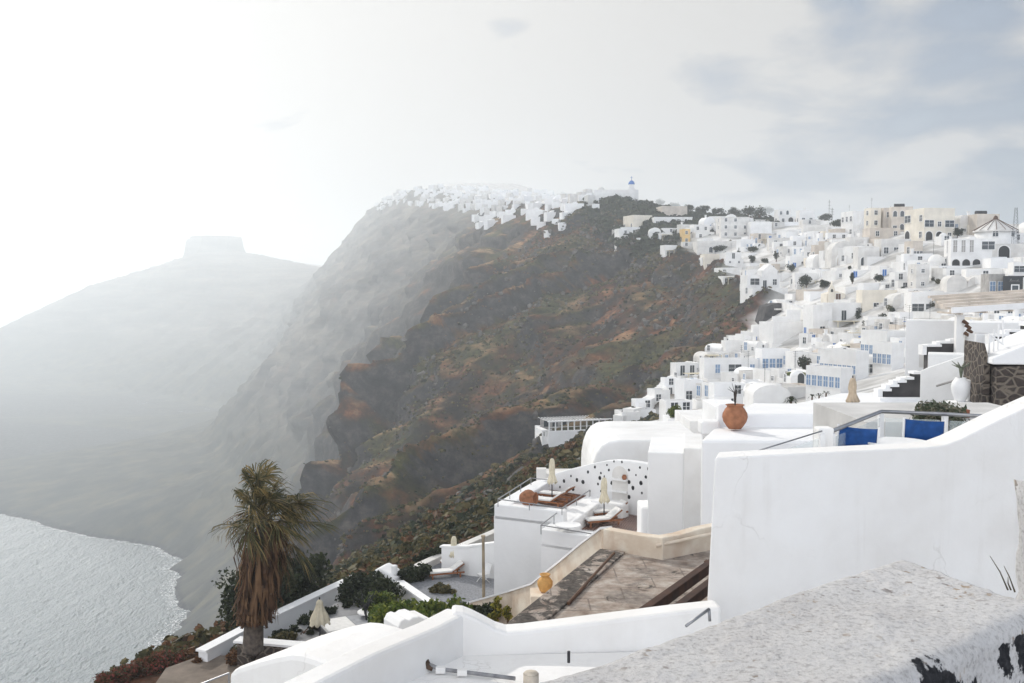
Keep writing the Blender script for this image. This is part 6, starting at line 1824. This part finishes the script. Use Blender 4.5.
LF_RED = leaf_mat('reddish_shrub_leaf', (0.040, 0.040, 0.018), (0.10, 0.065, 0.030), (0.26, 0.06, 0.05), 1.5)
LF_YELL = leaf_mat('yellow_green_leaf', (0.06, 0.07, 0.015), (0.20, 0.19, 0.03), (0.36, 0.30, 0.05), 2.0)
LF_SAGE = leaf_mat('sage_leaf', (0.05, 0.065, 0.045), (0.11, 0.13, 0.085), (0.22, 0.20, 0.15), 4.0)
def leaves(m, pts, size, rnd, asp=1.8):
    for p in pts:
        a = Vector((rnd.gauss(0, 1), rnd.gauss(0, 1), rnd.gauss(0, 0.8))).normalized()
        b = a.cross(Vector((rnd.gauss(0, 1), rnd.gauss(0, 1), rnd.gauss(0, 1)))).normalized()
        s = size*rnd.uniform(0.6, 1.3)
        a *= s*asp*0.5; b *= s*0.5
        p = Vector(p)
        m.add([p-a, p-b*0.9, p+a, p+b*0.9], [(0, 1, 2, 3)])
def clump_points(rnd, c, r, n):
    out = []
    for _ in range(n):
        d = Vector((rnd.gauss(0, 1), rnd.gauss(0, 1), rnd.gauss(0, 1))).normalized()*(rnd.random()**0.45)
        out.append((c[0]+d.x*r[0], c[1]+d.y*r[1], c[2]+d.z*r[2]))
    return out
def bush(pos, size, label, m_, n=900, leaf=0.12, rz=0, name='bush', cat='bush', seed=1, clumps=14, flat=False, group=None, asp=1.8, trunk=0.0):
    """foliage in many clumps over a box-like body of half-extents size, with stems"""
    rnd = random.Random(seed)
    root = empty(name, pos, rz, label, cat, group)
    m = MB()
    core = max(size)*0.0
    for k in range(clumps):
        if flat: c = (rnd.uniform(-0.88, 0.88)*size[0], rnd.uniform(-0.8, 0.8)*size[1], trunk + size[2]*rnd.uniform(0.2, 1.75))
        else:
            d = Vector((rnd.gauss(0, 1), rnd.gauss(0, 1), rnd.gauss(0, 1))).normalized()*rnd.uniform(0.35, 0.8)
            c = (d.x*size[0], d.y*size[1], trunk + size[2]*(1+d.z*0.85))
        rr = min(size)*rnd.uniform(0.32, 0.55)
        leaves(m, clump_points(rnd, c, (rr*1.25, rr*1.25, rr), n//clumps), leaf, rnd, asp)
    m.build('foliage', m_, root)
    m = MB()
    for k in range(5):
        a = rnd.uniform(0, 2*PI); m.tube([(0, 0, -0.3), (0.15*math.cos(a)*size[0], 0.15*math.sin(a)*size[1], trunk*0.7+size[2]*0.4), (0.6*math.cos(a)*size[0], 0.6*math.sin(a)*size[1], trunk + size[2]*1.2)], [0.05+0.02*size[2], 0.03, 0.01], 5)
    m.build('stem', BROWNW, root)
    return root

def big_palm():
    base = P(253, 662, 42.0)
    rnd = random.Random(21)
    root = empty('palm_tree', base, 0, 'tall windblown fan palm with a thick skirt of dead brown fronds', 'palm tree')
    k = 42.0/F
    def L_(px, py, dy=0.0): return Vector(((px-253)*k, dy, (662-py)*k))
    top = L_(267, 512)
    m = MB(); m.smooth = True
    axis = [L_(253, 672), L_(253, 650), L_(254, 630), L_(257, 590), L_(262, 550), L_(267, 512)]
    m.tube(axis, [0.52, 0.45, 0.42, 0.36, 0.32, 0.28], 16)
    m.build('trunk', mat('palm_bark', (0.13, 0.105, 0.085), 0.95, 0.3, 5, 0.06, 9, col2=(0.045, 0.037, 0.033)), root)
    # dead skirt: long hanging leaf strips and split blades
    DEAD = leaf_mat('dead_palm_frond', (0.040, 0.022, 0.014), (0.105, 0.055, 0.030), (0.20, 0.115, 0.060), 1.6, 0.85)
    def axpt(t):
        f = t*(len(axis)-1); i = min(int(f), len(axis)-2); return axis[i].lerp(axis[i+1], f-i)
    m = MB()
    for q in range(620):
        t = rnd.uniform(0.42, 0.98)
        a = rnd.uniform(0, 2*PI)
        h0 = axpt(t)
        spread = (0.38 + 0.60*max(0, (t-0.40)/0.58)**0.9)*rnd.uniform(0.55, 1.2)
        out = Vector((math.cos(a), math.sin(a), 0))
        ln = rnd.uniform(1.1, 2.4)
        p0 = h0 + out*0.25
        pts = [p0, p0 + out*spread*0.55 + Vector((0, 0, -ln*0.12)), p0 + out*spread*rnd.uniform(0.75, 1.05) + Vector((rnd.uniform(-.1, .12), 0, -ln*0.55)), p0 + out*spread*rnd.uniform(0.6, 0.95) + Vector((rnd.uniform(-.15, .2), 0, -ln))]
        for p_ in pts:
            if p_.z < L_(253, 622).z: p_.z = L_(253, 622).z + rnd.uniform(0, 0.5)
        w = rnd.uniform(0.02, 0.065)
        side = Vector((-math.sin(a), math.cos(a), 0))*w
        vs = []
        for i_, p_ in enumerate(pts): ww = side*(0.5, 1.1, 1.2, 0.15)[i_]; vs += [p_-ww, p_+ww]
        m.add(vs, [(0, 1, 3, 2), (2, 3, 5, 4), (4, 5, 7, 6)])
    m.build('dead_frond_skirt', DEAD, root)
    GREEN = leaf_mat('palm_frond_green', (0.022, 0.028, 0.013), (0.075, 0.074, 0.028), (0.28, 0.20, 0.08), 1.3, 0.55)
    TAN = leaf_mat('palm_frond_tan', (0.08, 0.045, 0.02), (0.20, 0.12, 0.06), (0.34, 0.24, 0.14), 1.3, 0.8)
    wind = Vector((0.55, -0.12, -0.10))
    def frond(az, el, pl, fl, m_, nleaf=38, droop=0.6, windf=1.0, spread=115):
        m = MB()
        d = Vector((math.cos(az)*math.cos(el), math.sin(az)*math.cos(el), math.sin(el)))
        p0 = top + Vector((rnd.uniform(-.2, .2), rnd.uniform(-.2, .2), rnd.uniform(-.35, .35)))
        p1 = p0 + d*pl*0.6 + wind*0.05*windf
        p2 = p0 + d*pl + wind*0.18*windf + Vector((0, 0, -0.10*droop))
        m.tube([p0, p1, p2], [0.035, 0.025, 0.018], 5)
        dr = (p2-p1).normalized()
        side = dr.cross(Vector((0, 0, 1)))
        if side.length < 0.1: side = Vector((1, 0, 0))
        side.normalize(); nrm = side.cross(dr).normalized()
        tilt = rnd.uniform(-0.9, 0.9)
        s2 = side*math.cos(tilt) + nrm*math.sin(tilt)
        for j in range(nleaf):
            a = R(-spread + 2*spread*j/(nleaf-1) + rnd.uniform(-4, 4))
            ld = (dr*math.cos(a) + s2*math.sin(a)).normalized()
            ll = fl*(0.55 + 0.45*math.cos(a*0.6))*rnd.uniform(0.85, 1.1)
            q0 = p2; q1 = p2 + ld*ll*0.45 + wind*ll*0.10*windf
            q2 = p2 + ld*ll*0.78 + wind*ll*0.36*windf + Vector((0, 0, -droop*ll*0.16))
            q3 = p2 + ld*ll*0.95 + wind*ll*0.75*windf + Vector((0, 0, -droop*ll*0.48))
            wv = ld.cross(nrm)
            if wv.length < 0.05: wv = nrm.copy()
            wv = (wv.normalized()*0.6 + nrm*rnd.uniform(-0.5, 0.5)).normalized()*rnd.uniform(0.017, 0.031)
            m.add([q0-wv*0.4, q0+wv*0.4, q1-wv, q1+wv, q2-wv*0.8, q2+wv*0.8, q3], [(0, 1, 3, 2), (2, 3, 5, 4), (4, 5, 6)])
        return m.build('frond', m_, root)
    for q in range(30):
        az = 2*PI*q/30*5.03 + rnd.uniform(-.3, .3)
        el = R(rnd.choice([82, 72, 60, 50, 40, 28, 14, 0]))+rnd.uniform(-.1, .1)
        frond(az, el, rnd.uniform(0.8, 1.55), rnd.uniform(1.1, 1.6), GREEN, droop=rnd.uniform(0.3, 0.95), windf=(rnd.uniform(0.4, 0.95) if math.cos(az) > -0.2 else rnd.uniform(0.15, 0.7)))
    frond(R(0), R(5), 1.7, 1.1, GREEN, windf=1.2); frond(R(-10), R(-38), 1.6, 1.25, GREEN, droop=1.3, windf=0.6); frond(R(8), R(-60), 1.5, 1.2, GREEN, droop=1.4, windf=0.4)
    frond(R(178), R(68), 1.9, 0.8, GREEN, windf=0.15, spread=50, droop=0.1); frond(R(75), R(82), 1.5, 1.2, GREEN, windf=0.5)
    for q in range(6): frond(rnd.uniform(0, 2*PI), R(rnd.uniform(-70, -35)), rnd.uniform(0.6, 1.0), rnd.uniform(0.7, 1.0), TAN, droop=1.5, nleaf=16)
    for q in range(7):
        m = MB(); a = R(rnd.uniform(150, 215)); ln = rnd.uniform(1.3, 2.1); e = rnd.uniform(-0.2, 0.5)
        pts = [top + Vector((math.cos(a)*ln*t*0.98, math.sin(a)*ln*t*0.5, e*ln*t - 0.62*ln*t*t + 0.25*t)) for t in (0, .25, .5, .75, 1)]
        m.tube(pts, [0.02, 0.018, 0.015, 0.012, 0.008], 4)
        for z in range(10):
            t = rnd.uniform(0.4, 1.0); i_ = min(int(t*4), 3); b = pts[i_].lerp(pts[i_+1], t*4-i_)
            m.tube([b, b+Vector((rnd.uniform(-.2, .1), rnd.uniform(-.1, .1), -rnd.uniform(.1, .35)))], [0.009, 0.003], 3)
        m.build('flower_stalk', TAN if q % 2 else BROWNW, root)
big_palm()

# hedges and shrubs of the gardens
def B(px, py, y): return P(px, py, y)
q = PZ(302, 602.5, -16.4); bush((q.x-1.75, q.y+1.0, -17.3), (3.6, 1.3, 1.35), 'big dark clipped hedge behind the cliff-edge wall by the palm', LF_DARK, 9000, 0.16, R(64), 'hedge', 'hedge', 3, 90, True)
q = PZ(340, 603, -16.2); bush((q.x+0.2, q.y-1.0, -16.4), (3.4, 0.42, 0.34), 'dark low hedge lining the lower garden behind the parasol', LF_DARK, 4500, 0.12, R(62), 'hedge', 'hedge', 4, 70, True)
q = PZ(385, 592, -16.2); bush((q.x-0.6, q.y-1, -16.6), (1.7, 1.3, 1.0), 'dark bushy shrub beside the white rounded gate pier', LF_DARK, 4000, 0.14, 0, 'shrub', 'shrub', 5, 40)
q = PZ(300, 634, -16.1); bush((q.x, q.y, -16.2), (1.5, 0.45, 0.30), 'low dark green border below the cream parasol', LF_DARK, 1800, 0.11, R(40), 'hedge', 'hedge', 6, 30, True)
q = P(398, 640, 37); bush((q.x+0.2, q.y, q.z-0.4), (1.3, 1.0, 0.95), 'bright green leafy shrub left of the scalloped chimney', LF_BRIGHT, 5200, 0.14, 0, 'shrub', 'shrub', 7, 45)
q = P(432, 625, 38.5); bush((q.x, q.y, q.z-0.4), (1.9, 0.9, 0.75), 'sunlit green shrub behind the scalloped chimney', LF_BRIGHT, 5200, 0.14, R(15), 'shrub', 'shrub', 8, 45)
q = P(482, 620, 40.5); bush((q.x-0.2, q.y, q.z-0.3), (1.35, 0.8, 0.55), 'dark green ivy-like bush under the cream garden wall', LF_DARK, 3200, 0.13, R(10), 'shrub', 'shrub', 9, 30)
for px, py, h in ((497, 618, 1.15), (508, 616, 0.9), (492, 622, 0.7)):
    q = P(px, py, 39); bush((q.x, q.y, q.z-0.3), (0.22, 0.22, h*0.55), {497: 'tallest yellow-green climbing plant by the wooden pole', 508: 'yellow-green climbing plant nearest the brown roof', 492: 'shortest yellow-green climbing plant beside the wooden pole'}[px], LF_YELL, 320, 0.11, 0, 'climbing_plant', 'plant', px, 12)
q = PZ(415, 580, GZ); bush((q.x, q.y, GZ-0.2), (0.9, 1.6, 0.55), 'dark green shrub at the left edge of the gravel terrace', LF_DARK, 2600, 0.12, R(-35), 'shrub', 'shrub', 11, 30)
q = PZ(432, 560, GZ); bush((q.x, q.y, GZ-0.2), (1.6, 0.6, 0.5), 'green shrub along the pale coped wall behind the loungers', LF_DARK, 2600, 0.12, R(35), 'shrub', 'shrub', 12, 30)
q = PZ(441, 592, GZ); bush((q.x, q.y, GZ-0.2), (0.9, 0.5, 0.35), 'low olive bush at the front of the gravel terrace', LF_OLIVE, 1500, 0.11, R(-20), 'shrub', 'shrub', 13, 20)
q = PZ(466, 562, GZ); bush((q.x+0.2, q.y+0.4, GZ-0.1), (1.3, 0.4, 0.55), 'bare purplish-brown shrub against the white back wall', leaf_mat('bare_twigs', (0.03, 0.022, 0.022), (0.07, 0.05, 0.05), (0.11, 0.09, 0.085), 2), 900, 0.09, 0, 'shrub', 'shrub', 14, 24, asp=6)
for i_, (px, py, z_, sx, sy, sz, rz_, mt_, lb_) in enumerate(((376, 604, -16.1, 1.3, 0.8, 0.7, 40, LF_DARK, 'dark green shrub left of the sunlit garden shrubs'), (352, 598, -16.1, 1.4, 0.7, 0.7, 60, LF_DARK, 'dark green shrub by the white gate pier end of the lower garden'),
      (338, 652, -15.9, 0.9, 0.45, 0.32, 10, LF_OLIVE, 'olive shrub at the foot of the dark stone wall'), (362, 640, -16.0, 0.9, 0.6, 0.4, 20, LF_DARK, 'small dark shrub in front of the thin tree'),
      (283, 640, -16.0, 1.0, 0.5, 0.3, 60, LF_OLIVE, 'low olive border next to the palm wall'), (388, 628, -15.4, 0.9, 0.7, 0.7, 0, LF_BRIGHT, 'leafy bright bush on the right side of the daybed'), (382, 612, -15.6, 1.0, 0.7, 0.7, 30, LF_BRIGHT, 'leafy bright bush above the white round garden table'))):
    q = PZ(px, py, z_); bush((q.x, q.y, z_-0.25), (sx, sy, sz), lb_, mt_, 2600, 0.12, R(rz_), 'shrub', 'shrub', 200+i_, 34)
def thin_tree():
    p = PZ(366, 630, gz2); root = empty('small_tree', p, 0, 'thin dark bare tree beside the daybed', 'tree')
    rnd = random.Random(8); m = MB(); m.tube([(0, 0, -0.2), (0.02, 0, 0.6), (-0.05, 0, 1.2)], [0.07, 0.055, 0.05], 6)
    for q in range(9):
        a = rnd.uniform(0, 2*PI); r = rnd.uniform(.35, .8)
        m.tube([(-0.05, 0, rnd.uniform(.7, 1.2)), (r*.5*math.cos(a), r*.5*math.sin(a), 1.45), (r*math.cos(a), r*math.sin(a), rnd.uniform(1.4, 2.0))], [0.035, 0.022, 0.008], 5)
    m.build('trunk', IRON, root)
    m = MB(); leaves(m, clump_points(rnd, (0, 0, 1.5), (0.7, 0.7, 0.45), 120), 0.07, rnd); m.build('crown', LF_DARK, root)
thin_tree()
q = P(938, 441, 16.3); bush((q.x, q.y, q.z-0.1), (0.50, 0.4, 0.40), 'grey-green airy shrub behind the blue chair and balustrade', LF_SAGE, 2600, 0.045, 0, 'shrub', 'shrub', 15, 40, asp=2.6)
for i, (px, py) in enumerate(((922, 402), (944, 400), (956, 408), (964, 417))):
    q = P(px, py+8, 16.8); bush((q.x, q.y, q.z-0.1), (0.13, 0.12, 0.13), ['leftmost thin sprig above the red-brown planter', 'second thin sprig above the red-brown planter', 'third thin sprig right of the red-brown planter', 'lowest thin sprig at the right end of the shrub'][i], LF_SAGE, 110, 0.035, 0, 'sprig', 'plant', 30+i, 6, asp=3)
q = P(675, 417, 87); bush((q.x, q.y, q.z-0.2), (0.68, 0.6, 0.62), 'round bright green bush in a white planter on the town edge', LF_BRIGHT, 2600, 0.10, 0, 'bush', 'bush', 16, 40)
# shrubs along the cliff edge, lower left, with a dirt path
dirt = MB()
m = MB(); m.prism(ccw([tuple(PZ(*q, -16.98)[:2]) for q in ((140,706), (166,668), (205,654), (246,657), (240,706))]), -17.9, -16.98)
tag(m.build('dirt_path', mat('brown_dirt', (0.20, 0.165, 0.135), 0.95, 0.15, 1.5, 0.02, 9)), kind='structure')
edge = [(106,679,43,.55),(118,675,43.5,.6),(129,671,44,.6),(141,668,44.5,.75),(153,663,45,.8),(163,661,45.5,.95),(174,660,46,.7),(185,657,47,.55),(196,653,48,.5),(206,649,48.5,.45),(216,648,48,.4),(228,649,47,.4),(240,650,46,.55),(236,656,44.6,.5),(214,655,46,.35),(198,660,45,.3),(190,640,52,.6),(200,636,54,.7)]
ELAB = ['reddish shrub at the far left of the cliff-edge row', 'reddish shrub, second along the cliff-edge row', 'reddish shrub, third along the cliff-edge row', 'reddish shrub, fourth along the cliff-edge row', 'reddish shrub, fifth along the cliff-edge row', 'tallest dark reddish shrub on the cliff edge', 'reddish shrub just right of the tallest cliff-edge one', 'brown shrub where the dirt path narrows', 'brown shrub at the bend of the cliff-edge row', 'brown shrub near the white cliff-edge wall end', 'low brown shrub under the cliff-edge wall', 'brown shrub left of the palm trunk, back row', 'olive shrub touching the palm trunk', 'brown shrub in front of the palm trunk', 'low brown tuft on the dirt path side', 'smallest brown tuft beside the dirt path', 'olive shrub on the slope below the white wall', 'olive shrub at the top corner of the near slope']
for i, (px, py, y, r) in enumerate(edge):
    q = P(px, py, y)
    bush((q.x, q.y, q.z - r*0.9), (r*0.95, r*0.8, r*0.75), ELAB[i], LF_RED if i < 7 else (LF_RUST if i < 12 or i in (13, 14, 15) else LF_OLIVE), int(1500*r+300), 0.085, 0, 'shrub', 'shrub', 40+i, 22, group='shrubs along the cliff edge', asp=2.2)

# ------------------------------------------------------------------ scrub on the open slopes (uncountable)
def scrub(name, label, m_, seed, n, cond, smin, smax, nl=9):
    rnd = np.random.default_rng(seed)
    vi = rnd.choice(np.flatnonzero(cond.ravel()), size=n, replace=True)
    base = V[vi]
    step = np.where(base[:, 1] < 500, 1.7, 4)
    base = base + np.stack([rnd.uniform(-.8, .8, n), rnd.uniform(-.9, .9, n)*step, np.zeros(n)], 1)
    s = rnd.uniform(smin, smax, n)*np.interp(base[:, 1], [40, 120, 300, 600], [0.45, 0.7, 1.0, 1.5])*(0.6 + 0.8*rnd.random(n)**3)
    d = rnd.normal(size=(n, nl, 3)); d /= np.linalg.norm(d, axis=2, keepdims=True); d[..., 2] = np.abs(d[..., 2])*0.8
    c = base[:, None] + d*s[:, None, None]*rnd.uniform(0.25, 0.75, (n, nl, 1)) + np.array([0, 0, -0.05])
    a = np.cross(d, rnd.normal(size=(n, nl, 3))); a /= np.linalg.norm(a, axis=2, keepdims=True) + 1e-6
    b = np.cross(d, a)
    k = s[:, None, None]*rnd.uniform(0.28, 0.5, (n, nl, 1))
    a = a*k*1.2; b = b*k*0.8
    a[..., 2] *= 0.8
    vs = np.stack([c-a, c-b, c+a, c+b], 2).reshape(-1, 3)
    me = bpy.data.meshes.new(name)
    nf = n*nl
    me.vertices.add(nf*4); me.vertices.foreach_set('co', vs.ravel())
    me.loops.add(nf*4); me.loops.foreach_set('vertex_index', np.arange(nf*4))
    me.polygons.add(nf); me.polygons.foreach_set('loop_start', np.arange(0, nf*4, 4)); me.polygons.foreach_set('loop_total', np.full(nf, 4))
    me.update(calc_edges=True)
    me.materials.append(m_)
    o = link(name, me)
    return tag(o, label, 'scrub', None, 'stuff')
slopeN = np.gradient(Z, axis=1)/(np.abs(np.gradient(X, axis=1))+0.05)
open_ = (TOWN < 0.25) & (Y > 46) & (Y < 520) & (Z > -120) & (C > 2.3) & (C < 6.2)
clus = fbm(X*0.045, Y*0.045, 0*X+2, 4); clus2 = fbm(X*0.02+7, Y*0.02, 0*X+8, 4)
gentle = np.abs(slopeN) < 1.6
scrub('green_scrub', 'olive and dark green scrub over the open slope', LF_OLIVE, 1, 9000, open_ & gentle & (clus > 0.0) & (clus2 < 0.35), 0.5, 1.3)
scrub('dark_scrub', 'dark low shrubs dotted across the cliff slope', LF_DARK, 2, 7000, open_ & (clus > -0.25), 0.4, 1.15)
scrub('rust_scrub', 'rust-coloured dry shrubs over the open slope', LF_RUST, 3, 8000, open_ & gentle & (clus < 0.15), 0.35, 0.95)
near_ = open_ & (Y < 190)
scrub('near_scrub', 'dense olive scrub on the slope just below the villa', LF_OLIVE, 4, 9000, near_ & (clus2 < 0.3), 0.6, 1.5, 12)
scrub('near_dark_scrub', 'dense dark bushes on the slope below the villa', LF_DARK, 5, 5000, near_ & (clus > -0.1), 0.6, 1.5, 12)
scrub('near_rust_scrub', 'dense rust-brown scrub on the slope below the villa', LF_RUST, 6, 5000, near_ & (clus < 0.25), 0.4, 1.1, 12)
def boulders():
    rnd = np.random.default_rng(9)
    cond = open_ & (Y > 120) & ((slopeN > 0.9) | (clus2 > 0.25))
    vi = rnd.choice(np.flatnonzero(cond.ravel()), size=2600)
    m = MB()
    ico = [(0, 0, 1), (.89, 0, .45), (.28, .85, .45), (-.72, .53, .45), (-.72, -.53, .45), (.28, -.85, .45), (.72, .53, -.45), (-.28, .85, -.45), (-.89, 0, -.45), (-.28, -.85, -.45), (.72, -.53, -.45), (0, 0, -1)]
    fc = [(0,1,2),(0,2,3),(0,3,4),(0,4,5),(0,5,1),(1,6,2),(2,7,3),(3,8,4),(4,9,5),(5,10,1),(2,6,7),(3,7,8),(4,8,9),(5,9,10),(1,10,6),(6,11,7),(7,11,8),(8,11,9),(9,11,10),(10,11,6)]
    for i in vi:
        b = V[i]; s = 0.3 + 1.1*rnd.random()**3
        sc = rnd.uniform(0.6, 1.3, 3)*s
        m.add([(b[0]+p[0]*sc[0]*rnd.uniform(.7, 1.3), b[1]+p[1]*sc[1], b[2]+p[2]*sc[2]*rnd.uniform(.7, 1.3)) for p in ico], fc)
    o = m.build('rocks', mat('slope_rock', (0.17, 0.155, 0.14), 0.95, 0.3, 0.5, col2=(0.05, 0.048, 0.048)))
    tag(o, 'loose dark rocks on the cliff slope', 'rocks', None, 'stuff')
boulders()
ridge_ = (Y > 405) & (Y < 760) & (TOWN < 0.3) & (X/np.maximum(Y, 1) > 0.07) & (X/np.maximum(Y, 1) < 0.285) & (C > 5.2)
scrub('ridge_thicket', 'dark thicket covering the ridge right of the church', LF_DARK, 12, 3200, ridge_, 1.0, 2.6, 12)

# ------------------------------------------------------------------ trees in the town
def town_tree(px, py, wpx, hpx, label, seed, m_=LF_DARK, cypress=False, y=None):
    p = P(px, py, y) if y else hit(px, py)
    s = p.y/F
    rnd = random.Random(seed)
    root = empty('tree', p, 0, label, 'tree', 'dark trees between the houses')
    h, w = max(1.5, hpx*s), wpx*s/2
    m = MB(); t = 0.25*h
    m.tube([(0, 0, -2), (0.02*h, 0, t), (0, 0.02*h, h*0.7)], [0.05*h, 0.035*h, 0.012*h], 6)
    for k in range(4): a = k*1.7; m.tube([(0.02*h, 0, t), (0.5*w*math.cos(a), 0.5*w*math.sin(a), h*0.62)], [0.025*h, 0.008*h], 5)
    m.build('trunk', BROWNW, root)
    m = MB()
    for k in range(16):
        d = Vector((rnd.gauss(0, 1), rnd.gauss(0, 1), rnd.gauss(0, 1))).normalized()*rnd.uniform(.3, .75)
        c = (d.x*w, d.y*w, h*0.5+d.z*h*0.42); r = 0.42*w
        leaves(m, clump_points(rnd, c, (r, r, min(r, h*0.25)), 42), 0.10*w+0.12, rnd, 1.5)
    m.build('crown', m_, root)
    FOOT.append((p.x, p.y, w))
for i, (px, py, w, h, lab) in enumerate(TT): town_tree(px, py, w, h, lab, 100+i)
rs_ = random.Random(77)
k_ = 0
while k_ < 34:
    px, py = rs_.uniform(690, 1000), rs_.uniform(240, 375)
    if not inside(px, py, POLY): continue
    p = hit(px, py)
    if p is None or TOWN[np.abs(rows - p.y).argmin(), np.abs(X[np.abs(rows - p.y).argmin()] - p.x).argmin()] < 0.5: continue
    m = MB(); r = rs_.uniform(0.5, 1.1)
    leaves(m, clump_points(rs_, (0, 0, r*0.8), (r, r, r*0.9), 110), 0.30, rs_, 1.5)
    o = m.build('town_shrub', LF_DARK if k_ % 3 else LF_OLIVE); o.location = p
    tag(o, 'small dark shrub growing between the white houses of the cliff town', 'shrub', 'small shrubs between the town houses')
    k_ += 1
def small_palm(px, py, wpx, hpx, label, y=None, seed=1, n=22):
    p = P(px, py, y) if y else hit(px, py)
    s = p.y/F; r = wpx*s/2; h = hpx*s
    rnd = random.Random(seed)
    root = empty('palm', p, 0, label, 'palm')
    m = MB(); m.tube([(0, 0, -1.5), (0, 0, h*0.45)], [0.10*h, 0.07*h], 7); m.build('trunk', BROWNW, root)
    m = MB()
    for k in range(n):
        a = 2*PI*k/n*3.1; e = rnd.uniform(0.1, 1.2)
        d = Vector((math.cos(a)*math.cos(e), math.sin(a)*math.cos(e), math.sin(e)))
        c0 = Vector((0, 0, h*0.45)); c1 = c0 + d*r*0.6; c2 = c0 + d*r*1.05 + Vector((0, 0, -0.45*r))
        sd = d.cross(Vector((0, 0, 1))).normalized()*r*0.10
        m.add([c0-sd*.3, c0+sd*.3, c1-sd, c1+sd, c2], [(0, 1, 3, 2), (2, 3, 4)])
    m.build('crown', LF_DARK, root)
small_palm(791, 409, 20, 16, 'small dark fan palm right of the terracotta urn', 62, 2)
small_palm(776, 384, 14, 10, 'little palm left of the white pergola', None, 3)
for i, (px, py) in enumerate(((812, 402), (819, 401), (826, 398))): small_palm(px, py, 11, 11, ['leftmost spiky plant above the sweeping roof', 'middle spiky plant above the sweeping roof', 'rightmost spiky plant above the sweeping roof'][i], 64, 5+i, 12)

# ------------------------------------------------------------------ pergola, pools, mast, aerials, hints of life
def pergola():
    p = hit(788, 389); s = p.y/F
    root = empty('pergola', p, -0.1, 'white open pergola topped with green creeper', 'pergola')
    w, h = 20*s, 11*s
    for x in (0, w/3, 2*w/3, w):
        m = MB(); m.box(x-0.12, x+0.12, 0, 0.24, -1.5, h-0.01); m.build('post', WHITE, root)
    m = MB(); m.box(-0.2, w+0.2, -0.1, 0.34, h, h+0.3); m.box(-0.2, w+0.2, 3.2, 3.6, h, h+0.3); m.build('beam', WHITE, root)
    rnd = random.Random(3); m = MB(); leaves(m, clump_points(rnd, (w/2, 1.7, h+0.5), (w*0.5, 1.6, 0.35), 700), 0.28, rnd); m.build('creeper', LF_BRIGHT, root)
pergola()
def pool(hl, label, fx, fy, fw, fd):
    o = [x for x in HOUSES if x[0].get('label') == hl][0]
    r, w, d, h = o
    z = h*0.40 if 'broad white villa' in hl else h
    root = empty('swimming_pool', r.location + Matrix.Rotation(r.rotation_euler.z, 3, 'Z') @ Vector((w*fx, d*fy, z-0.85 if 'broad' in hl else z-0.42)), r.rotation_euler.z, label, 'pool')
    m = MB(); parapet_body(m, 0, w*fw, 0, d*fd, -0.05, 0.55, t=0.25, dip=0.2); m.build('basin', [WHITE2, WHITE2], root)
    m = MB(); m.box(0.26, w*fw-0.26, 0.26, d*fd-0.26, 0.40, 0.46); m.build('water', POOL, root)
pool('broad white villa with a pool terrace and pale blue openings', 'blue swimming pool on the front terrace of the broad white villa', 0.35, 0.16, 0.5, 0.22)
pool('white terrace block carrying a small pool above the round bush', 'small pale blue pool on the white terrace block', 0.45, 0.2, 0.42, 0.5)
def mast():
    p = hit(1015, 250); s = p.y/F
    root = empty('lattice_mast', p, 0, 'thin steel lattice masts right of the windmill', 'mast')
    m = MB()
    for x in (-0.9, 0.9):
        for y in (-0.5, 0.5): m.tube([(x, y, -2), (x*0.25, y*0.25, 42*s)], 0.035, 4)
    n = 12
    for k in range(n):
        z0, z1 = 42*s*k/n, 42*s*(k+1)/n
        f0, f1 = 0.9*(1-0.75*k/n), 0.9*(1-0.75*(k+1)/n)
        m.tube([(-f0, -f0*.55, z0), (f1, -f1*.55, z1)], 0.018, 3); m.tube([(f0, -f0*.55, z0), (-f1, -f1*.55, z1)], 0.018, 3)
    m.build('lattice', IRON, root)
mast()
for i, (px, py, hp, lab) in enumerate(((724, 214, 16, 'tall thin aerial mast on the ridge left of the skyline trees'), (829, 222, 22, 'thin aerial mast at the right end of the skyline bank'), (832, 224, 16, 'shorter aerial mast next to the one on the skyline bank'))):
    p = hit(px, py); s = p.y/F; m = MB(); m.tube([(0, 0, -2), (0, 0, hp*s)], 0.10, 5)
    for f in (0.6, 0.75, 0.9): m.tube([(-0.7, 0, hp*s*f), (0.7, 0, hp*s*f)], 0.05, 4)
    o = m.build('aerial_mast', IRON); o.location = p; tag(o, lab, 'aerial')
# surf: broken white water along the shore
def surf():
    rnd = np.random.default_rng(3)
    m = MB()
    pts = []
    for i in range(0, nr, 2):
        if Y[i, 0] < 380 or Y[i, 0] > 1130: continue
        j = np.flatnonzero(Z[i] > SEA+0.05)
        if len(j): pts.append((X[i, j[0]], Y[i, 0]))
    for x, y in pts:
        for k in range(34):
            a = abs(rnd.normal())*6 - 1; w = rnd.uniform(0.3, 1.1)*(1 if a < 5 else 0.5); l = rnd.uniform(0.5, 1.9)
            cx, cy = x - a, y + rnd.uniform(-3.4, 3.4); t = rnd.uniform(-0.5, 0.9); c, s_ = math.cos(t), math.sin(t)
            q = [(cx + c*u*w - s_*v*l, cy + s_*u*w + c*v*l, SEA+0.25) for u, v in ((-1, 0), (-.4, -.8), (.7, -.6), (1, .2), (.2, .9), (-.6, .6))]
            m.add(q, [(0, 1, 2, 3, 4, 5)])
    o = m.build('surf', mat('sea_foam', (0.85, 0.87, 0.88), 0.6, 0.05, 0.3)); tag(o, 'broken white surf along the shoreline', 'surf', None, 'stuff')
surf()
